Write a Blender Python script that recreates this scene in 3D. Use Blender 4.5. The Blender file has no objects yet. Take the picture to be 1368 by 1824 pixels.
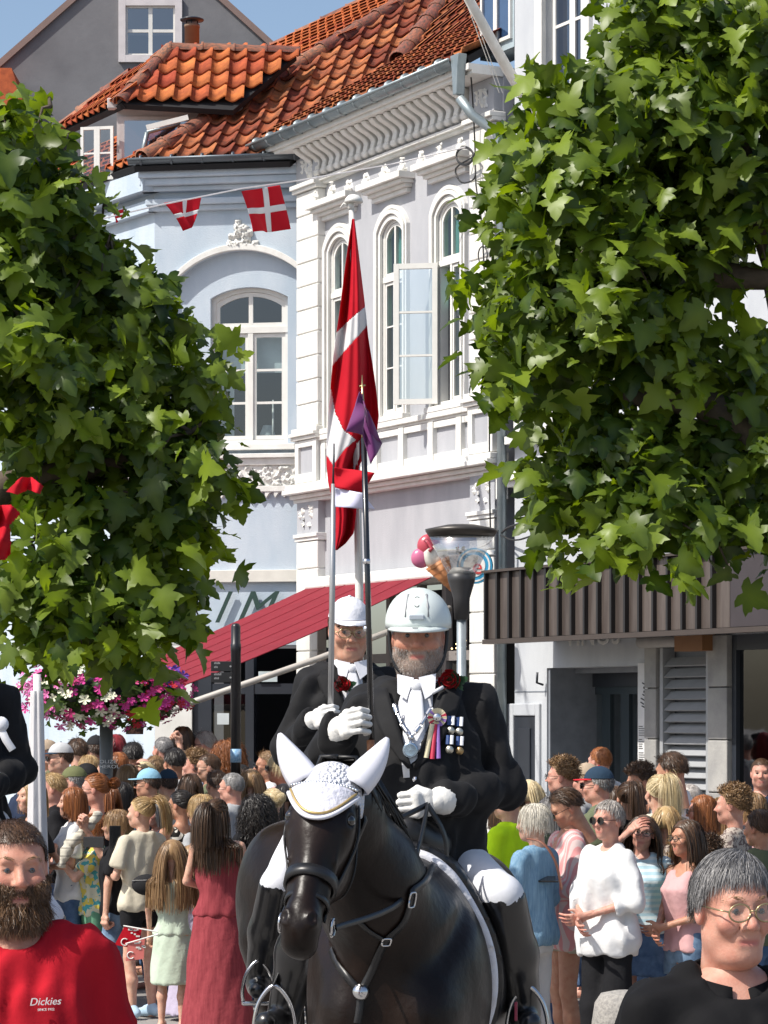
import bpy, math, random, time
import numpy as np
from mathutils import Vector, Matrix
R = math.radians
T0 = time.time()
random.seed(7); rng = np.random.default_rng(7)
SC = bpy.context.scene
COL = SC.collection
# ------------------------------------------------------------------ camera, sky, sun, exposure
CAMH, FPX, CX, CY = 2.05, 5000.0, 684.0, 1275.0      # eye height, focal length and horizon of the 1368x1824 photo
cd = bpy.data.cameras.new('camera'); cam = bpy.data.objects.new('camera', cd); COL.objects.link(cam)
cd.sensor_fit = 'VERTICAL'; cd.sensor_height = 36.0; cd.lens = 36.0 * FPX / 1824.0
cd.shift_y = (CY - 912.0) / 1824.0; cd.clip_start = 0.5; cd.clip_end = 2000.0
cam.location = (0, 0, CAMH); cam.rotation_euler = (R(90), 0, 0); SC.camera = cam
SUN_AZ, SUN_EL = Vector((-0.88, -0.47)).normalized(), R(50)
wd = bpy.data.worlds.new('World'); SC.world = wd; wd.use_nodes = True
wn = wd.node_tree.nodes; bg = wn['Background']; sky = wn.new('ShaderNodeTexSky'); sky.sky_type = 'NISHITA'
sky.sun_disc = False; sky.sun_elevation = SUN_EL; sky.sun_rotation = math.atan2(SUN_AZ.x, SUN_AZ.y)
sky.air_density = 1.0; sky.dust_density = 2.2; sky.ozone_density = 1.2
wd.node_tree.links.new(sky.outputs[0], bg.inputs[0]); bg.inputs[1].default_value = 0.145
sd = bpy.data.lights.new('sun', 'SUN'); sun = bpy.data.objects.new('sun', sd); COL.objects.link(sun)
sd.energy = 5.0; sd.angle = R(0.53); sd.color = (1.0, 0.95, 0.87)
sdir = Vector((SUN_AZ.x * math.cos(SUN_EL), SUN_AZ.y * math.cos(SUN_EL), math.sin(SUN_EL)))
sun.rotation_euler = sdir.to_track_quat('Z', 'Y').to_euler(); sun.location = (-20, -10, 30)
vs = SC.view_settings; vs.view_transform = 'Standard'; vs.look = 'None'; vs.gamma = 1.0; vs.exposure = 0.17
try: vs.use_curve_mapping = False
except Exception: pass
SC.cycles.max_bounces = 6; SC.cycles.transparent_max_bounces = 12
SC.cycles.diffuse_bounces = 3; SC.cycles.glossy_bounces = 3; SC.cycles.transmission_bounces = 5
SC.cycles.caustics_reflective = False; SC.cycles.caustics_refractive = False

# ------------------------------------------------------------------ toolkit
def P(x, y, d):                                   # photo pixel + distance -> point in the place
    return np.array([(x - CX) / FPX * d, d, CAMH + (CY - y) / FPX * d])
def ray(x, y): return np.array([(x - CX) / FPX, 1.0, (CY - y) / FPX])
CAMP = np.array([0, 0, CAMH])
def hit(x, y, p0, n):
    r = ray(x, y); return CAMP + r * (np.dot(np.asarray(p0) - CAMP, n) / np.dot(r, n))
def unit(v): v = np.asarray(v, float); return v / np.linalg.norm(v)
def tag(o, label=None, cat=None, group=None, kind=None):
    if label: o['label'] = label
    if cat: o['category'] = cat
    if group: o['group'] = group
    if kind: o['kind'] = kind
    return o
def empty(name, loc=(0, 0, 0), rz=0, label=None, cat=None, group=None):
    o = bpy.data.objects.new(name, None); COL.objects.link(o); o.location = loc; o.rotation_euler = (0, 0, rz)
    o.empty_display_size = 0.1
    return tag(o, label, cat, group)
def inst(name, me, parent=None, M=None, mat=None):
    o = bpy.data.objects.new(name, me); COL.objects.link(o)
    if parent: o.parent = parent
    if M is not None: o.matrix_basis = M
    if mat:
        o.material_slots[0].link = 'OBJECT'; o.material_slots[0].material = mat
    return o
def mesh(name, V, F, mat=None, smooth=False, attr=None):
    me = bpy.data.meshes.new(name)
    V = np.asarray(V, np.float32).reshape(-1, 3)
    if isinstance(F, np.ndarray) and F.ndim == 2:
        n, k = F.shape
        me.vertices.add(len(V)); me.vertices.foreach_set('co', V.ravel())
        me.loops.add(n * k); me.loops.foreach_set('vertex_index', F.astype(np.int32).ravel())
        me.polygons.add(n); me.polygons.foreach_set('loop_start', np.arange(0, n * k, k, dtype=np.int32))
        me.update(calc_edges=True)
    else:
        me.from_pydata(V.tolist(), [], [tuple(int(i) for i in f) for f in F]); me.update()
    if smooth: me.polygons.foreach_set('use_smooth', np.ones(len(me.polygons), bool))
    if mat: me.materials.append(mat)
    if attr is not None:
        for k, a in attr.items():
            a = np.asarray(a, np.float32)
            if a.ndim == 2:
                at = me.attributes.new(k, 'FLOAT_VECTOR', 'POINT'); at.data.foreach_set('vector', a.ravel())
            else:
                at = me.attributes.new(k, 'FLOAT', 'POINT'); at.data.foreach_set('value', a)
    return me
def obj(name, V, F, mat=None, parent=None, smooth=False, attr=None, M=None):
    return inst(name, mesh(name, V, F, mat, smooth, attr), parent, M)

class MB:
    def __init__(s): s.V = []; s.F = []; s.T = []; s.n = 0
    def add(s, V, F, tint=None):
        V = np.asarray(V, float).reshape(-1, 3); s.V.append(V)
        for f in F: s.F.append([int(i) + s.n for i in f])
        s.n += len(V); s.T.append(np.full(len(V), random.random() if tint is None else tint)); return s
    def box(s, x0, x1, y0, y1, z0, z1):
        V = [(x, y, z) for x in (x0, x1) for y in (y0, y1) for z in (z0, z1)]
        return s.add(V, [(0, 1, 3, 2), (4, 6, 7, 5), (0, 4, 5, 1), (2, 3, 7, 6), (0, 2, 6, 4), (1, 5, 7, 3)])
    def prism(s, poly, a0, a1, ax='y'):           # poly: 2-D outline, extruded along ax
        n = len(poly); V = []
        for a in (a0, a1):
            for p, q in poly:
                V.append({'y': (p, a, q), 'x': (a, p, q), 'z': (p, q, a)}[ax])
        F = [list(range(n)), list(range(2 * n - 1, n - 1, -1))] + [(i, i + n, (i + 1) % n + n, (i + 1) % n) for i in range(n)]
        return s.add(V, F)
    def band(s, outer, inner, a0, a1):            # closed strip between two open curves in x,z extruded along y
        n = len(outer); V = []
        for a in (a0, a1):
            V += [(p, a, q) for p, q in outer] + [(p, a, q) for p, q in inner]
        F = []; m = 2 * n
        for i in range(n - 1):
            F += [(i, i + 1, n + i + 1, n + i), (m + i, m + n + i, m + n + i + 1, m + i + 1),
                  (i, m + i, m + i + 1, i + 1), (n + i, n + i + 1, m + n + i + 1, m + n + i)]
        F += [(0, n, m + n, m), (n - 1, m + n - 1, m + 2 * n - 1, 2 * n - 1)]
        return s.add(V, F)
    def tube(s, pts, r, n=8, cap=True, flat=None):
        pts = [np.asarray(p, float) for p in pts]; k = len(pts)
        rr = [r] * k if np.isscalar(r) else list(r); V = []; up = None
        for i, p in enumerate(pts):
            t = unit(pts[min(i + 1, k - 1)] - pts[max(i - 1, 0)])
            if up is None:
                up = np.array([0, 0, 1.0]) if abs(t[2]) < .9 else np.array([0, 1.0, 0])
            a = unit(np.cross(up, t)); b = np.cross(t, a); up = b
            fy = 1 if flat is None else flat
            for j in range(n):
                w = 2 * math.pi * j / n; V.append(p + rr[i] * (math.cos(w) * a + fy * math.sin(w) * b))
        F = []
        for i in range(k - 1):
            for j in range(n):
                F.append((i * n + j, i * n + (j + 1) % n, (i + 1) * n + (j + 1) % n, (i + 1) * n + j))
        if cap: F += [list(range(n - 1, -1, -1)), list(range((k - 1) * n, k * n))]
        return s.add(V, F)
    def lathe(s, prof, c=(0, 0, 0), n=20, ax=None, sy=1.0):
        V = []; F = []; c = np.asarray(c, float); k = len(prof)
        for r, z in prof:
            for j in range(n):
                w = 2 * math.pi * j / n; V.append((r * math.cos(w), r * math.sin(w) * sy, z))
        V = np.array(V)
        if ax is not None:
            q = Vector((0, 0, 1)).rotation_difference(Vector(ax)).to_matrix(); V = V @ np.array(q).T
        V = V + c
        for i in range(k - 1):
            for j in range(n):
                F.append((i * n + j, i * n + (j + 1) % n, (i + 1) * n + (j + 1) % n, (i + 1) * n + j))
        if prof[0][0] > 1e-6: F.append(list(range(n - 1, -1, -1)))
        if prof[-1][0] > 1e-6: F.append(list(range((k - 1) * n, k * n)))
        return s.add(V, F)
    def ball(s, c, r, n=10, m=7, rad=(1, 1, 1)):
        prof = [(max(1e-7, math.sin(math.pi * i / m)) * r, -math.cos(math.pi * i / m) * r) for i in range(m + 1)]
        V0 = s.n; s.lathe(prof, (0, 0, 0), n); s.V[-1] = s.V[-1] * np.array(rad) + np.asarray(c, float); return s
    def xf(s, M):                                 # transform everything gathered so far
        M = np.array(M); s.V = [v @ M[:3, :3].T + M[:3, 3] for v in s.V]; return s
    def verts(s): return np.concatenate(s.V)
    def build(s, name, mat, parent=None, smooth=False, bevel=0, M=None):
        o = obj(name, s.verts(), s.F, mat, parent, smooth, {'tint': np.concatenate(s.T)}, M)
        if bevel:
            b = o.modifiers.new('b', 'BEVEL'); b.width = bevel; b.segments = 2; b.limit_method = 'ANGLE'
        if smooth == 'auto': pass
        return o
def bx(name, mat, parent, x0, x1, y0, y1, z0, z1, bevel=0):
    return MB().box(x0, x1, y0, y1, z0, z1).build(name, mat, parent, bevel=bevel)
def text(name, body, size, m, parent, loc, rot=(R(90), 0, 0), shear=0, ext=.004, align='LEFT', sx=1):
    fc = bpy.data.curves.new(name, 'FONT'); fc.body = body; fc.size = size; fc.shear = shear; fc.extrude = ext; fc.align_x = align; fc.resolution_u = 3
    fo = bpy.data.objects.new(name, fc); COL.objects.link(fo); bpy.context.view_layer.update()
    me = bpy.data.meshes.new_from_object(fo.evaluated_get(bpy.context.evaluated_depsgraph_get())); bpy.data.objects.remove(fo)
    me.materials.clear(); me.materials.append(m)
    o = inst(name, me, parent); o.location = loc; o.rotation_euler = rot; o.scale = (sx, 1, 1); return o
class Frame:                                      # x along a facade, y into the building, z up
    def __init__(s, o, u):
        s.o = np.array([o[0], o[1], 0.0]); u = unit([u[0], u[1], 0]); s.u = u; s.y = np.array([-u[1], u[0], 0]); s.rz = math.atan2(u[1], u[0])
        s.m = np.array([s.u, s.y, [0, 0, 1]])
    def W(s, p): return np.asarray(p) @ s.m + s.o
    def L(s, p): return (np.asarray(p) - s.o) @ s.m.T
    def px(s, x, y, out=0.0):                     # photo pixel -> (t, z) on the facade plane moved out by `out`
        q = s.L(hit(x, y, s.o - s.y * out, s.y)); return q[0], q[2]
    def root(s, name, label, cat, group=None):
        return empty(name, s.o, s.rz, label, cat, group)

# ------------------------------------------------------------------ materials
MATS = {}
def mat(name, col=(.5, .5, .5), rough=.6, metal=0, col2=None, ns=6.0, na=None, bump=0, bs=40.0, spec=.5, coat=0, sss=0, sheen=0,
        attr=None, detail=5, trans=0, alpha=1, emit=0, streak=None, gamma=None):
    if name in MATS: return MATS[name]
    m = bpy.data.materials.new(name); m.use_nodes = True; MATS[name] = m
    nt = m.node_tree; N = nt.nodes; L = nt.links; b = N['Principled BSDF']
    b.inputs['Roughness'].default_value = rough; b.inputs['Metallic'].default_value = metal
    b.inputs['Specular IOR Level'].default_value = spec; b.inputs['Coat Weight'].default_value = coat
    b.inputs['Base Color'].default_value = (*col, 1)
    if sss:
        b.inputs['Subsurface Weight'].default_value = sss; b.inputs['Subsurface Radius'].default_value = (1, .35, .2)
        b.inputs['Subsurface Scale'].default_value = .008
    if sheen: b.inputs['Sheen Weight'].default_value = sheen
    if trans: b.inputs['Transmission Weight'].default_value = trans
    if alpha < 1: b.inputs['Alpha'].default_value = alpha
    if emit: b.inputs['Emission Color'].default_value = (*col, 1); b.inputs['Emission Strength'].default_value = emit
    tc = N.new('ShaderNodeTexCoord'); oi = N.new('ShaderNodeObjectInfo')
    vm = N.new('ShaderNodeVectorMath'); vm.operation = 'MULTIPLY_ADD'
    cmb = N.new('ShaderNodeCombineXYZ'); L.new(oi.outputs['Random'], cmb.inputs[0]); L.new(oi.outputs['Random'], cmb.inputs[1])
    L.new(cmb.outputs[0], vm.inputs[0]); vm.inputs[1].default_value = (13, 31, 7); L.new(tc.outputs['Object'], vm.inputs[2])
    vec = vm.outputs[0]
    if col2 is None and na is None: na = .12
    if col2 is None: col2 = tuple(c * (1 - na) for c in col)
    mp = N.new('ShaderNodeMapping'); L.new(vec, mp.inputs[0])
    if streak: mp.inputs['Scale'].default_value = streak
    nz = N.new('ShaderNodeTexNoise'); nz.inputs['Scale'].default_value = ns; nz.inputs['Detail'].default_value = detail
    nz.inputs['Roughness'].default_value = .6; L.new(mp.outputs[0], nz.inputs['Vector'])
    ra = N.new('ShaderNodeMapRange'); ra.inputs[1].default_value = .36; ra.inputs[2].default_value = .66
    fac = nz.outputs['Fac']
    if attr:
        at = N.new('ShaderNodeAttribute'); at.attribute_name = attr
        ad = N.new('ShaderNodeMath'); ad.operation = 'MULTIPLY_ADD'; ad.inputs[1].default_value = .45; ad.inputs[2].default_value = 0
        L.new(at.outputs['Fac'], ad.inputs[0]); a2 = N.new('ShaderNodeMath'); a2.operation = 'MULTIPLY_ADD'; a2.inputs[1].default_value = .55
        L.new(fac, a2.inputs[0]); L.new(ad.outputs[0], a2.inputs[2]); fac = a2.outputs[0]
    if attr == 'rand_obj': pass
    L.new(fac, ra.inputs[0])
    mx = N.new('ShaderNodeMix'); mx.data_type = 'RGBA'; mx.inputs['A'].default_value = (*col, 1); mx.inputs['B'].default_value = (*col2, 1)
    L.new(ra.outputs[0], mx.inputs['Factor']); L.new(mx.outputs['Result'], b.inputs['Base Color'])
    if bump:
        n2 = N.new('ShaderNodeTexNoise'); n2.inputs['Scale'].default_value = bs; n2.inputs['Detail'].default_value = 4
        L.new(vec, n2.inputs['Vector']); bp = N.new('ShaderNodeBump'); bp.inputs['Strength'].default_value = bump; bp.inputs['Distance'].default_value = .01
        L.new(n2.outputs['Fac'], bp.inputs['Height']); L.new(bp.outputs[0], b.inputs['Normal'])
    m['vec'] = 0
    return m
def obj_random(m, amount=.35, hue=0.0):           # vary a material from object to object
    nt = m.node_tree; N = nt.nodes; L = nt.links; b = N['Principled BSDF']
    src = b.inputs['Base Color'].links[0].from_socket
    oi = N.new('ShaderNodeObjectInfo'); mr = N.new('ShaderNodeMapRange'); mr.inputs[3].default_value = 1 - amount; mr.inputs[4].default_value = 1 + amount
    L.new(oi.outputs['Random'], mr.inputs[0]); hs = N.new('ShaderNodeHueSaturation'); L.new(mr.outputs[0], hs.inputs['Value'])
    if hue:
        m2 = N.new('ShaderNodeMapRange'); m2.inputs[3].default_value = .5 - hue; m2.inputs[4].default_value = .5 + hue
        L.new(oi.outputs['Random'], m2.inputs[0]); L.new(m2.outputs[0], hs.inputs['Hue'])
    L.new(src, hs.inputs['Color']); L.new(hs.outputs[0], b.inputs['Base Color']); return m
def glass_mat(name, tint=(.8, .85, .88), refl=.3, rough=.02):
    m = bpy.data.materials.new(name); m.use_nodes = True; nt = m.node_tree; N = nt.nodes; L = nt.links
    N.remove(N['Principled BSDF']); out = N['Material Output']
    tr = N.new('ShaderNodeBsdfTransparent'); tr.inputs[0].default_value = (*tint, 1)
    gl = N.new('ShaderNodeBsdfGlossy'); gl.inputs['Roughness'].default_value = rough; gl.inputs[0].default_value = (.95, .97, 1, 1)
    nz = N.new('ShaderNodeTexNoise'); nz.inputs['Scale'].default_value = 3.0; tc = N.new('ShaderNodeTexCoord'); L.new(tc.outputs['Object'], nz.inputs['Vector'])
    bp = N.new('ShaderNodeBump'); bp.inputs['Strength'].default_value = .03; bp.inputs['Distance'].default_value = .02
    L.new(nz.outputs['Fac'], bp.inputs['Height']); L.new(bp.outputs[0], gl.inputs['Normal'])
    mx = N.new('ShaderNodeMixShader'); mx.inputs[0].default_value = refl
    L.new(tr.outputs[0], mx.inputs[1]); L.new(gl.outputs[0], mx.inputs[2]); L.new(mx.outputs[0], out.inputs[0]); MATS[name] = m; return m
def leafmat(name, c1, c2, tr, glossy=.28, tw=.35):
    m = bpy.data.materials.new(name); m.use_nodes = True; nt = m.node_tree; N = nt.nodes; L = nt.links; b = N['Principled BSDF']; out = N['Material Output']
    at = N.new('ShaderNodeAttribute'); at.attribute_name = 'tint'
    rp = N.new('ShaderNodeValToRGB'); e = rp.color_ramp.elements; e[0].color = (*c1, 1); e[1].color = (*c2, 1)
    L.new(at.outputs['Fac'], rp.inputs[0]); L.new(rp.outputs[0], b.inputs['Base Color']); b.inputs['Roughness'].default_value = .42
    b.inputs['Specular IOR Level'].default_value = glossy
    tl = N.new('ShaderNodeBsdfTranslucent'); hs = N.new('ShaderNodeMix'); hs.data_type = 'RGBA'; hs.blend_type = 'MULTIPLY'; hs.inputs['Factor'].default_value = 1
    L.new(rp.outputs[0], hs.inputs['A']); hs.inputs['B'].default_value = (*tr, 1); L.new(hs.outputs['Result'], tl.inputs[0])
    mx = N.new('ShaderNodeMixShader'); mx.inputs[0].default_value = tw; L.new(b.outputs[0], mx.inputs[1]); L.new(tl.outputs[0], mx.inputs[2]); L.new(mx.outputs[0], out.inputs[0])
    MATS[name] = m; return m
def translucent(m, w=.3, col=(1, 1, 1)):          # thin cloth: let some light through
    nt = m.node_tree; N = nt.nodes; L = nt.links; b = N['Principled BSDF']; out = N['Material Output']; src = b.inputs['Base Color'].links[0].from_socket
    tl = N.new('ShaderNodeBsdfTranslucent'); L.new(src, tl.inputs[0]); mx = N.new('ShaderNodeMixShader'); mx.inputs[0].default_value = w
    L.new(b.outputs[0], mx.inputs[1]); L.new(tl.outputs[0], mx.inputs[2]); L.new(mx.outputs[0], out.inputs[0]); return m
white = mat('white_paint', (.74, .73, .70), .6, col2=(.62, .61, .57), ns=5, bump=.2, bs=60, streak=(1, 1, .35), detail=9)
whitew = mat('window_paint', (.72, .71, .67), .4, na=.08)
greyw = mat('lilac_stucco', (.33, .34, .365), .85, col2=(.41, .415, .44), ns=2.5, bump=.3, bs=90, streak=(1, 1, .3), detail=9)
greyw2 = mat('grey_stucco', (.42, .44, .47), .8, col2=(.51, .53, .55), ns=2.5, bump=.25, bs=90, streak=(1, 1, .3), detail=9)
bluew = mat('blue_stucco', (.40, .48, .56), .85, col2=(.52, .58, .64), ns=2, bump=.35, bs=70, detail=10, streak=(1, 1, .4))
slate = mat('slate_paint', (.22, .24, .27), .6, na=.2)
darkf = mat('dark_frame', (.025, .03, .04), .4)
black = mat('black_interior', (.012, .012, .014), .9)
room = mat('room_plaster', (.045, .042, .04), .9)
zinc = mat('zinc', (.22, .27, .29), .45, .6, col2=(.32, .36, .37), ns=4)
curtain = mat('green_curtain', (.13, .36, .30), .8, na=.3, ns=9, streak=(8, 1, .3))
blind = mat('pale_blind', (.55, .62, .64), .7)
pane = glass_mat('window_glass', (.72, .78, .78), .11)
pane2 = glass_mat('blue_reflection_tint', (.30, .42, .60), .22)  # blue reflection painted into the glass tint
# ------------------------------------------------------------------ ground
paving = mat('paving', (.30, .28, .26), .85, col2=(.22, .21, .2), ns=5, bump=.3, bs=30)
g = obj('ground', [(-400, -60, 0), (400, -60, 0), (400, 900, 0), (-400, 900, 0)], [(0, 1, 2, 3)], paving); tag(g, kind='structure')
g['label'] = 'grey stone paving of the town square'

def arcpts(tc, hw, zs, rise, n=14):
    if rise < 1e-4: return [(tc - hw, zs), (tc + hw, zs)]
    r = (hw * hw + rise * rise) / (2 * rise); a = math.asin(min(1, hw / r)); zc = zs + rise - r
    return [(tc + r * math.sin(-a + 2 * a * i / n), zc + r * math.cos(-a + 2 * a * i / n)) for i in range(n + 1)]
def relief(name, m, parent, t0, t1, z0, z1, out, seed, lumps=40, amp=.05, res=.012, tri=False):
    r = np.random.default_rng(seed); nx = max(4, int((t1 - t0) / res)); nz = max(4, int((z1 - z0) / res))
    X, Z = np.meshgrid(np.linspace(0, 1, nx), np.linspace(0, 1, nz), indexing='ij'); h = np.zeros_like(X); w, q = t1 - t0, z1 - z0
    for i in range(lumps):
        cx, cz = r.random(), r.random()
        if tri and abs(cx - .5) > .5 * (1.02 - cz): continue
        s = r.uniform(.12, .3) * min(w, q) * .55; d = np.hypot((X - cx) * w, (Z - cz) * q); ph = r.uniform(0, 6.28)
        an = np.arctan2((Z - cz) * q, (X - cx) * w)
        h = np.maximum(h, amp * np.clip(1 - (d / s) ** 2, 0, 1) ** .6 * (.65 + .35 * np.cos(4 * an + ph + 22 * d / w)))
    msk = h > amp * .08
    V = np.stack([t0 + X * w, -out - h, z0 + Z * q], -1).reshape(-1, 3); F = []
    for i in range(nx - 1):
        for j in range(nz - 1):
            if msk[i, j] or msk[i + 1, j] or msk[i, j + 1] or msk[i + 1, j + 1]:
                a = i * nz + j; F.append((a, a + nz, a + nz + 1, a + 1))
    return obj(name, V, F, m, parent, True)
def sash(par, x0, x1, z0, z1, y, rows, fr=.03, barw=.016, arch=0.0, name='window_sash', m=None, gl=None, depth=.035):
    """one glazed sash: frame, glazing bars, a pane in every field"""
    m = m or whitew; b = MB(); tc, hw = (x0 + x1) / 2, (x1 - x0) / 2
    b.box(x0, x0 + fr, y, y + depth, z0, z1 - (0 if not arch else 0)); b.box(x1 - fr, x1, y, y + depth, z0, z1)
    b.box(x0 + fr, x1 - fr, y + .001, y + depth - .001, z0, z0 + fr); b.box(x0 + fr, x1 - fr, y + .001, y + depth - .001, z1 - fr, z1)
    zs = np.linspace(z0 + fr, z1 - fr, rows + 1)
    for z in zs[1:-1]: b.box(x0 + fr, x1 - fr, y + .004, y + depth - .004, z - barw / 2, z + barw / 2)
    o = b.build(name, m, par)
    for i in range(rows):
        obj('pane', [(x0 + fr, y + .018, zs[i]), (x1 - fr, y + .018, zs[i]), (x1 - fr, y + .018, zs[i + 1]), (x0 + fr, y + .018, zs[i + 1])], [(0, 1, 2, 3)], gl or pane, o)
    return o
def half_arch_sash(par, tc, hw, side, zb, zs, rise, y, fr=.03, gl=None, m=None, depth=.035):
    """upper light: half of a segment-arched sash"""
    arc = arcpts(tc, hw, zs, rise, 20); inn = arcpts(tc, hw - fr, zs, rise - .002, 20)
    inn = [(a, b - fr) for a, b in inn]
    sel = [i for i in range(21) if (arc[i][0] - tc) * side >= -1e-6]
    out = [arc[i] for i in sel]; ins = [inn[i] for i in sel]
    ins[0 if side > 0 else -1] = (tc + side * fr * .55, ins[0 if side > 0 else -1][1])
    if side > 0: full_o = [(tc, zb)] + [(tc, zs + rise)] + out[1:] + [(tc + hw, zb)]; full_i = [(tc + fr * .55, zb + fr)] + [ins[0]] + ins[1:] + [(tc + hw - fr, zb + fr)]
    else: full_o = [(tc - hw, zb)] + out[:-1] + [(tc, zs + rise), (tc, zb)]; full_i = [(tc - hw + fr, zb + fr)] + ins[:-1] + [ins[-1], (tc - fr * .55, zb + fr)]
    b = MB(); b.band(full_o, full_i, y, y + depth)
    b.box(min(full_o[0][0], full_o[-1][0]), max(full_o[0][0], full_o[-1][0]), y + .001, y + depth - .001, zb - .002, zb + fr)
    o = b.build('upper_light', m or whitew, par)
    obj('pane', [(a, y + .018, c) for a, c in full_i], [list(range(len(full_i)))], gl or pane, o); return o
def moulding(b, t0, t1, prof):                    # stacked bands: (z0, z1, out)
    for z0, z1, o in prof: b.box(t0, t1, -o, .02, z0, z1)
    return b
# pantile shared by all slopes
def tile_mesh(name, m, w=.2, l=.34, amp=.028, n=8):
    V = []; pr = []
    for i in range(n + 1):
        s = i / n; pr.append((s * w * 1.06, amp * (math.sin(s * 2 * math.pi * .92 + 2.6)) + (.010 if s > .8 else 0)))
    V = [(x, 0, z + .040) for x, z in pr] + [(x, l, z + .006) for x, z in pr] + [(x, 0.004, z + .018) for x, z in pr]
    k = n + 1; F = [(i, i + 1, k + i + 1, k + i) for i in range(n)] + [(2 * k + i, 2 * k + i + 1, i + 1, i) for i in range(n)]
    return mesh(name, V, F, m, True)
tilem = obj_random(mat('pantile_weathered', (.40, .115, .05), .88, col2=(.15, .06, .038), ns=7, bump=.25, bs=60, spec=.2), .38, .012)
tileo = obj_random(mat('pantile_orange', (.52, .135, .05), .88, col2=(.30, .075, .035), ns=7, bump=.2, bs=60, spec=.2), .22, .012)
ridgem = obj_random(mat('ridge_tile', (.36, .12, .065), .75, col2=(.09, .065, .05), ns=5, bump=.25, bs=50), .3, .01)
TM = {}
def inside(poly, x, y):
    c = False; j = len(poly) - 1
    for i in range(len(poly)):
        if (poly[i][1] > y) != (poly[j][1] > y) and x < (poly[j][0] - poly[i][0]) * (y - poly[i][1]) / (poly[j][1] - poly[i][1]) + poly[i][0]: c = not c
        j = i
    return c
def slope(fr, parent, name, p0, along, up, poly3, tm, m, w=.2, l=.3, jit=.004, under=None):
    """a tiled roof slope: boarding under it and one object per tile"""
    along = unit(along); up = unit(up - along * np.dot(up, along)); nn = np.cross(along, up); nn = nn if nn[2] > 0 else -nn
    poly = [(np.dot(q - p0, along), np.dot(q - p0, up)) for q in poly3]
    nsl = obj(name, fr.L(np.array([p0 + along * a + up * b - nn * .03 for a, b in poly] + [p0 + along * a + up * b - nn * .10 for a, b in poly])),
              [list(range(len(poly))), list(range(2 * len(poly) - 1, len(poly) - 1, -1))] + [(i, (i + 1) % len(poly), (i + 1) % len(poly) + len(poly), i + len(poly)) for i in range(len(poly))], under or MATS['black_interior'], parent)
    key = (tm, w, l)
    if key not in TM: TM[key] = tile_mesh('tile', m, w, l * 1.12)
    me = TM[key]; a0 = min(p[0] for p in poly); a1 = max(p[0] for p in poly); b0 = min(p[1] for p in poly); b1 = max(p[1] for p in poly)
    cells = []
    for j in range(int(math.floor(b0 / l)), int(b1 / l) + 1):
        for i in range(int(math.floor(a0 / w)), int(a1 / w) + 1):
            if inside(poly, (i + .5) * w, (j + .5) * l): cells.append((i, j))
    Mx = np.array([fr.m @ along, fr.m @ up, fr.m @ nn]).T
    if np.linalg.det(Mx) < 0: Mx[:, 0] *= -1; flip = True
    else: flip = False
    rest = MB()
    for c, (i, j) in enumerate(cells):
        o3 = fr.L(p0 + along * ((i + (1 if flip else 0)) * w + random.uniform(-jit, jit)) + up * (j * l + random.uniform(-jit, jit) * 2) + nn * random.uniform(0, .006))
        M = Matrix.Identity(4)
        rot = Matrix.Rotation(random.uniform(-.02, .02), 3, 'Z')
        M3 = Matrix(Mx.tolist()) @ rot
        M = M3.to_4x4(); M.translation = Vector(o3)
        if c < 300: inst('tile', me, nsl, M)
        else:
            V = np.array([v.co[:] for v in me.vertices]) @ np.array(M3).T + o3; rest.add(V, [p.vertices[:] for p in me.polygons])
    if rest.n: tag(rest.build('tile_rest', m, nsl, True), kind='stuff')
    return nsl
RT = []
def ridge(fr, parent, p, q, r=.10, seg=.36, r2=None, sag=0):
    """a row of half-round ridge tiles from p up to q, each its own object"""
    p, q = np.asarray(p, float), np.asarray(q, float); n = max(1, int(np.linalg.norm(q - p) / seg)); d = unit(q - p)
    if not RT:
        V = []; F = []; k = 8
        for y, rr in ((0, 1.12), (.06, 1.12), (.07, 1.0), (1.08, .88)):
            for i in range(k + 1):
                a = math.pi * i / k * 1.1 - .05 * math.pi; V.append((rr * math.cos(a), y, rr * math.sin(a)))
        for s in range(3):
            for i in range(k): F.append((s * (k + 1) + i, s * (k + 1) + i + 1, (s + 1) * (k + 1) + i + 1, (s + 1) * (k + 1) + i))
        V += [(v[0] * .86, 0.0, v[2] * .86) for v in V[:k + 1]]
        F += [(4 * (k + 1) + i, 4 * (k + 1) + i + 1, i + 1, i) for i in range(k)]
        RT.append(mesh('ridge_tile', V, F, ridgem, True))
    x = unit(np.cross(d, [0, 0, 1])); z = np.cross(x, d)
    M3 = Matrix((fr.m @ np.array([x, d, z]).T).tolist())
    for i in range(n):
        s = np.linalg.norm(q - p) / n; o3 = fr.L(p + d * s * i) + np.array([0, 0, -.01 + random.uniform(-.006, .006)])
        M = M3.to_4x4() @ Matrix.Diagonal((r, s, r, 1)); M.translation = Vector(o3); inst('ridge_tile', RT[0], parent, M)

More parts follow.
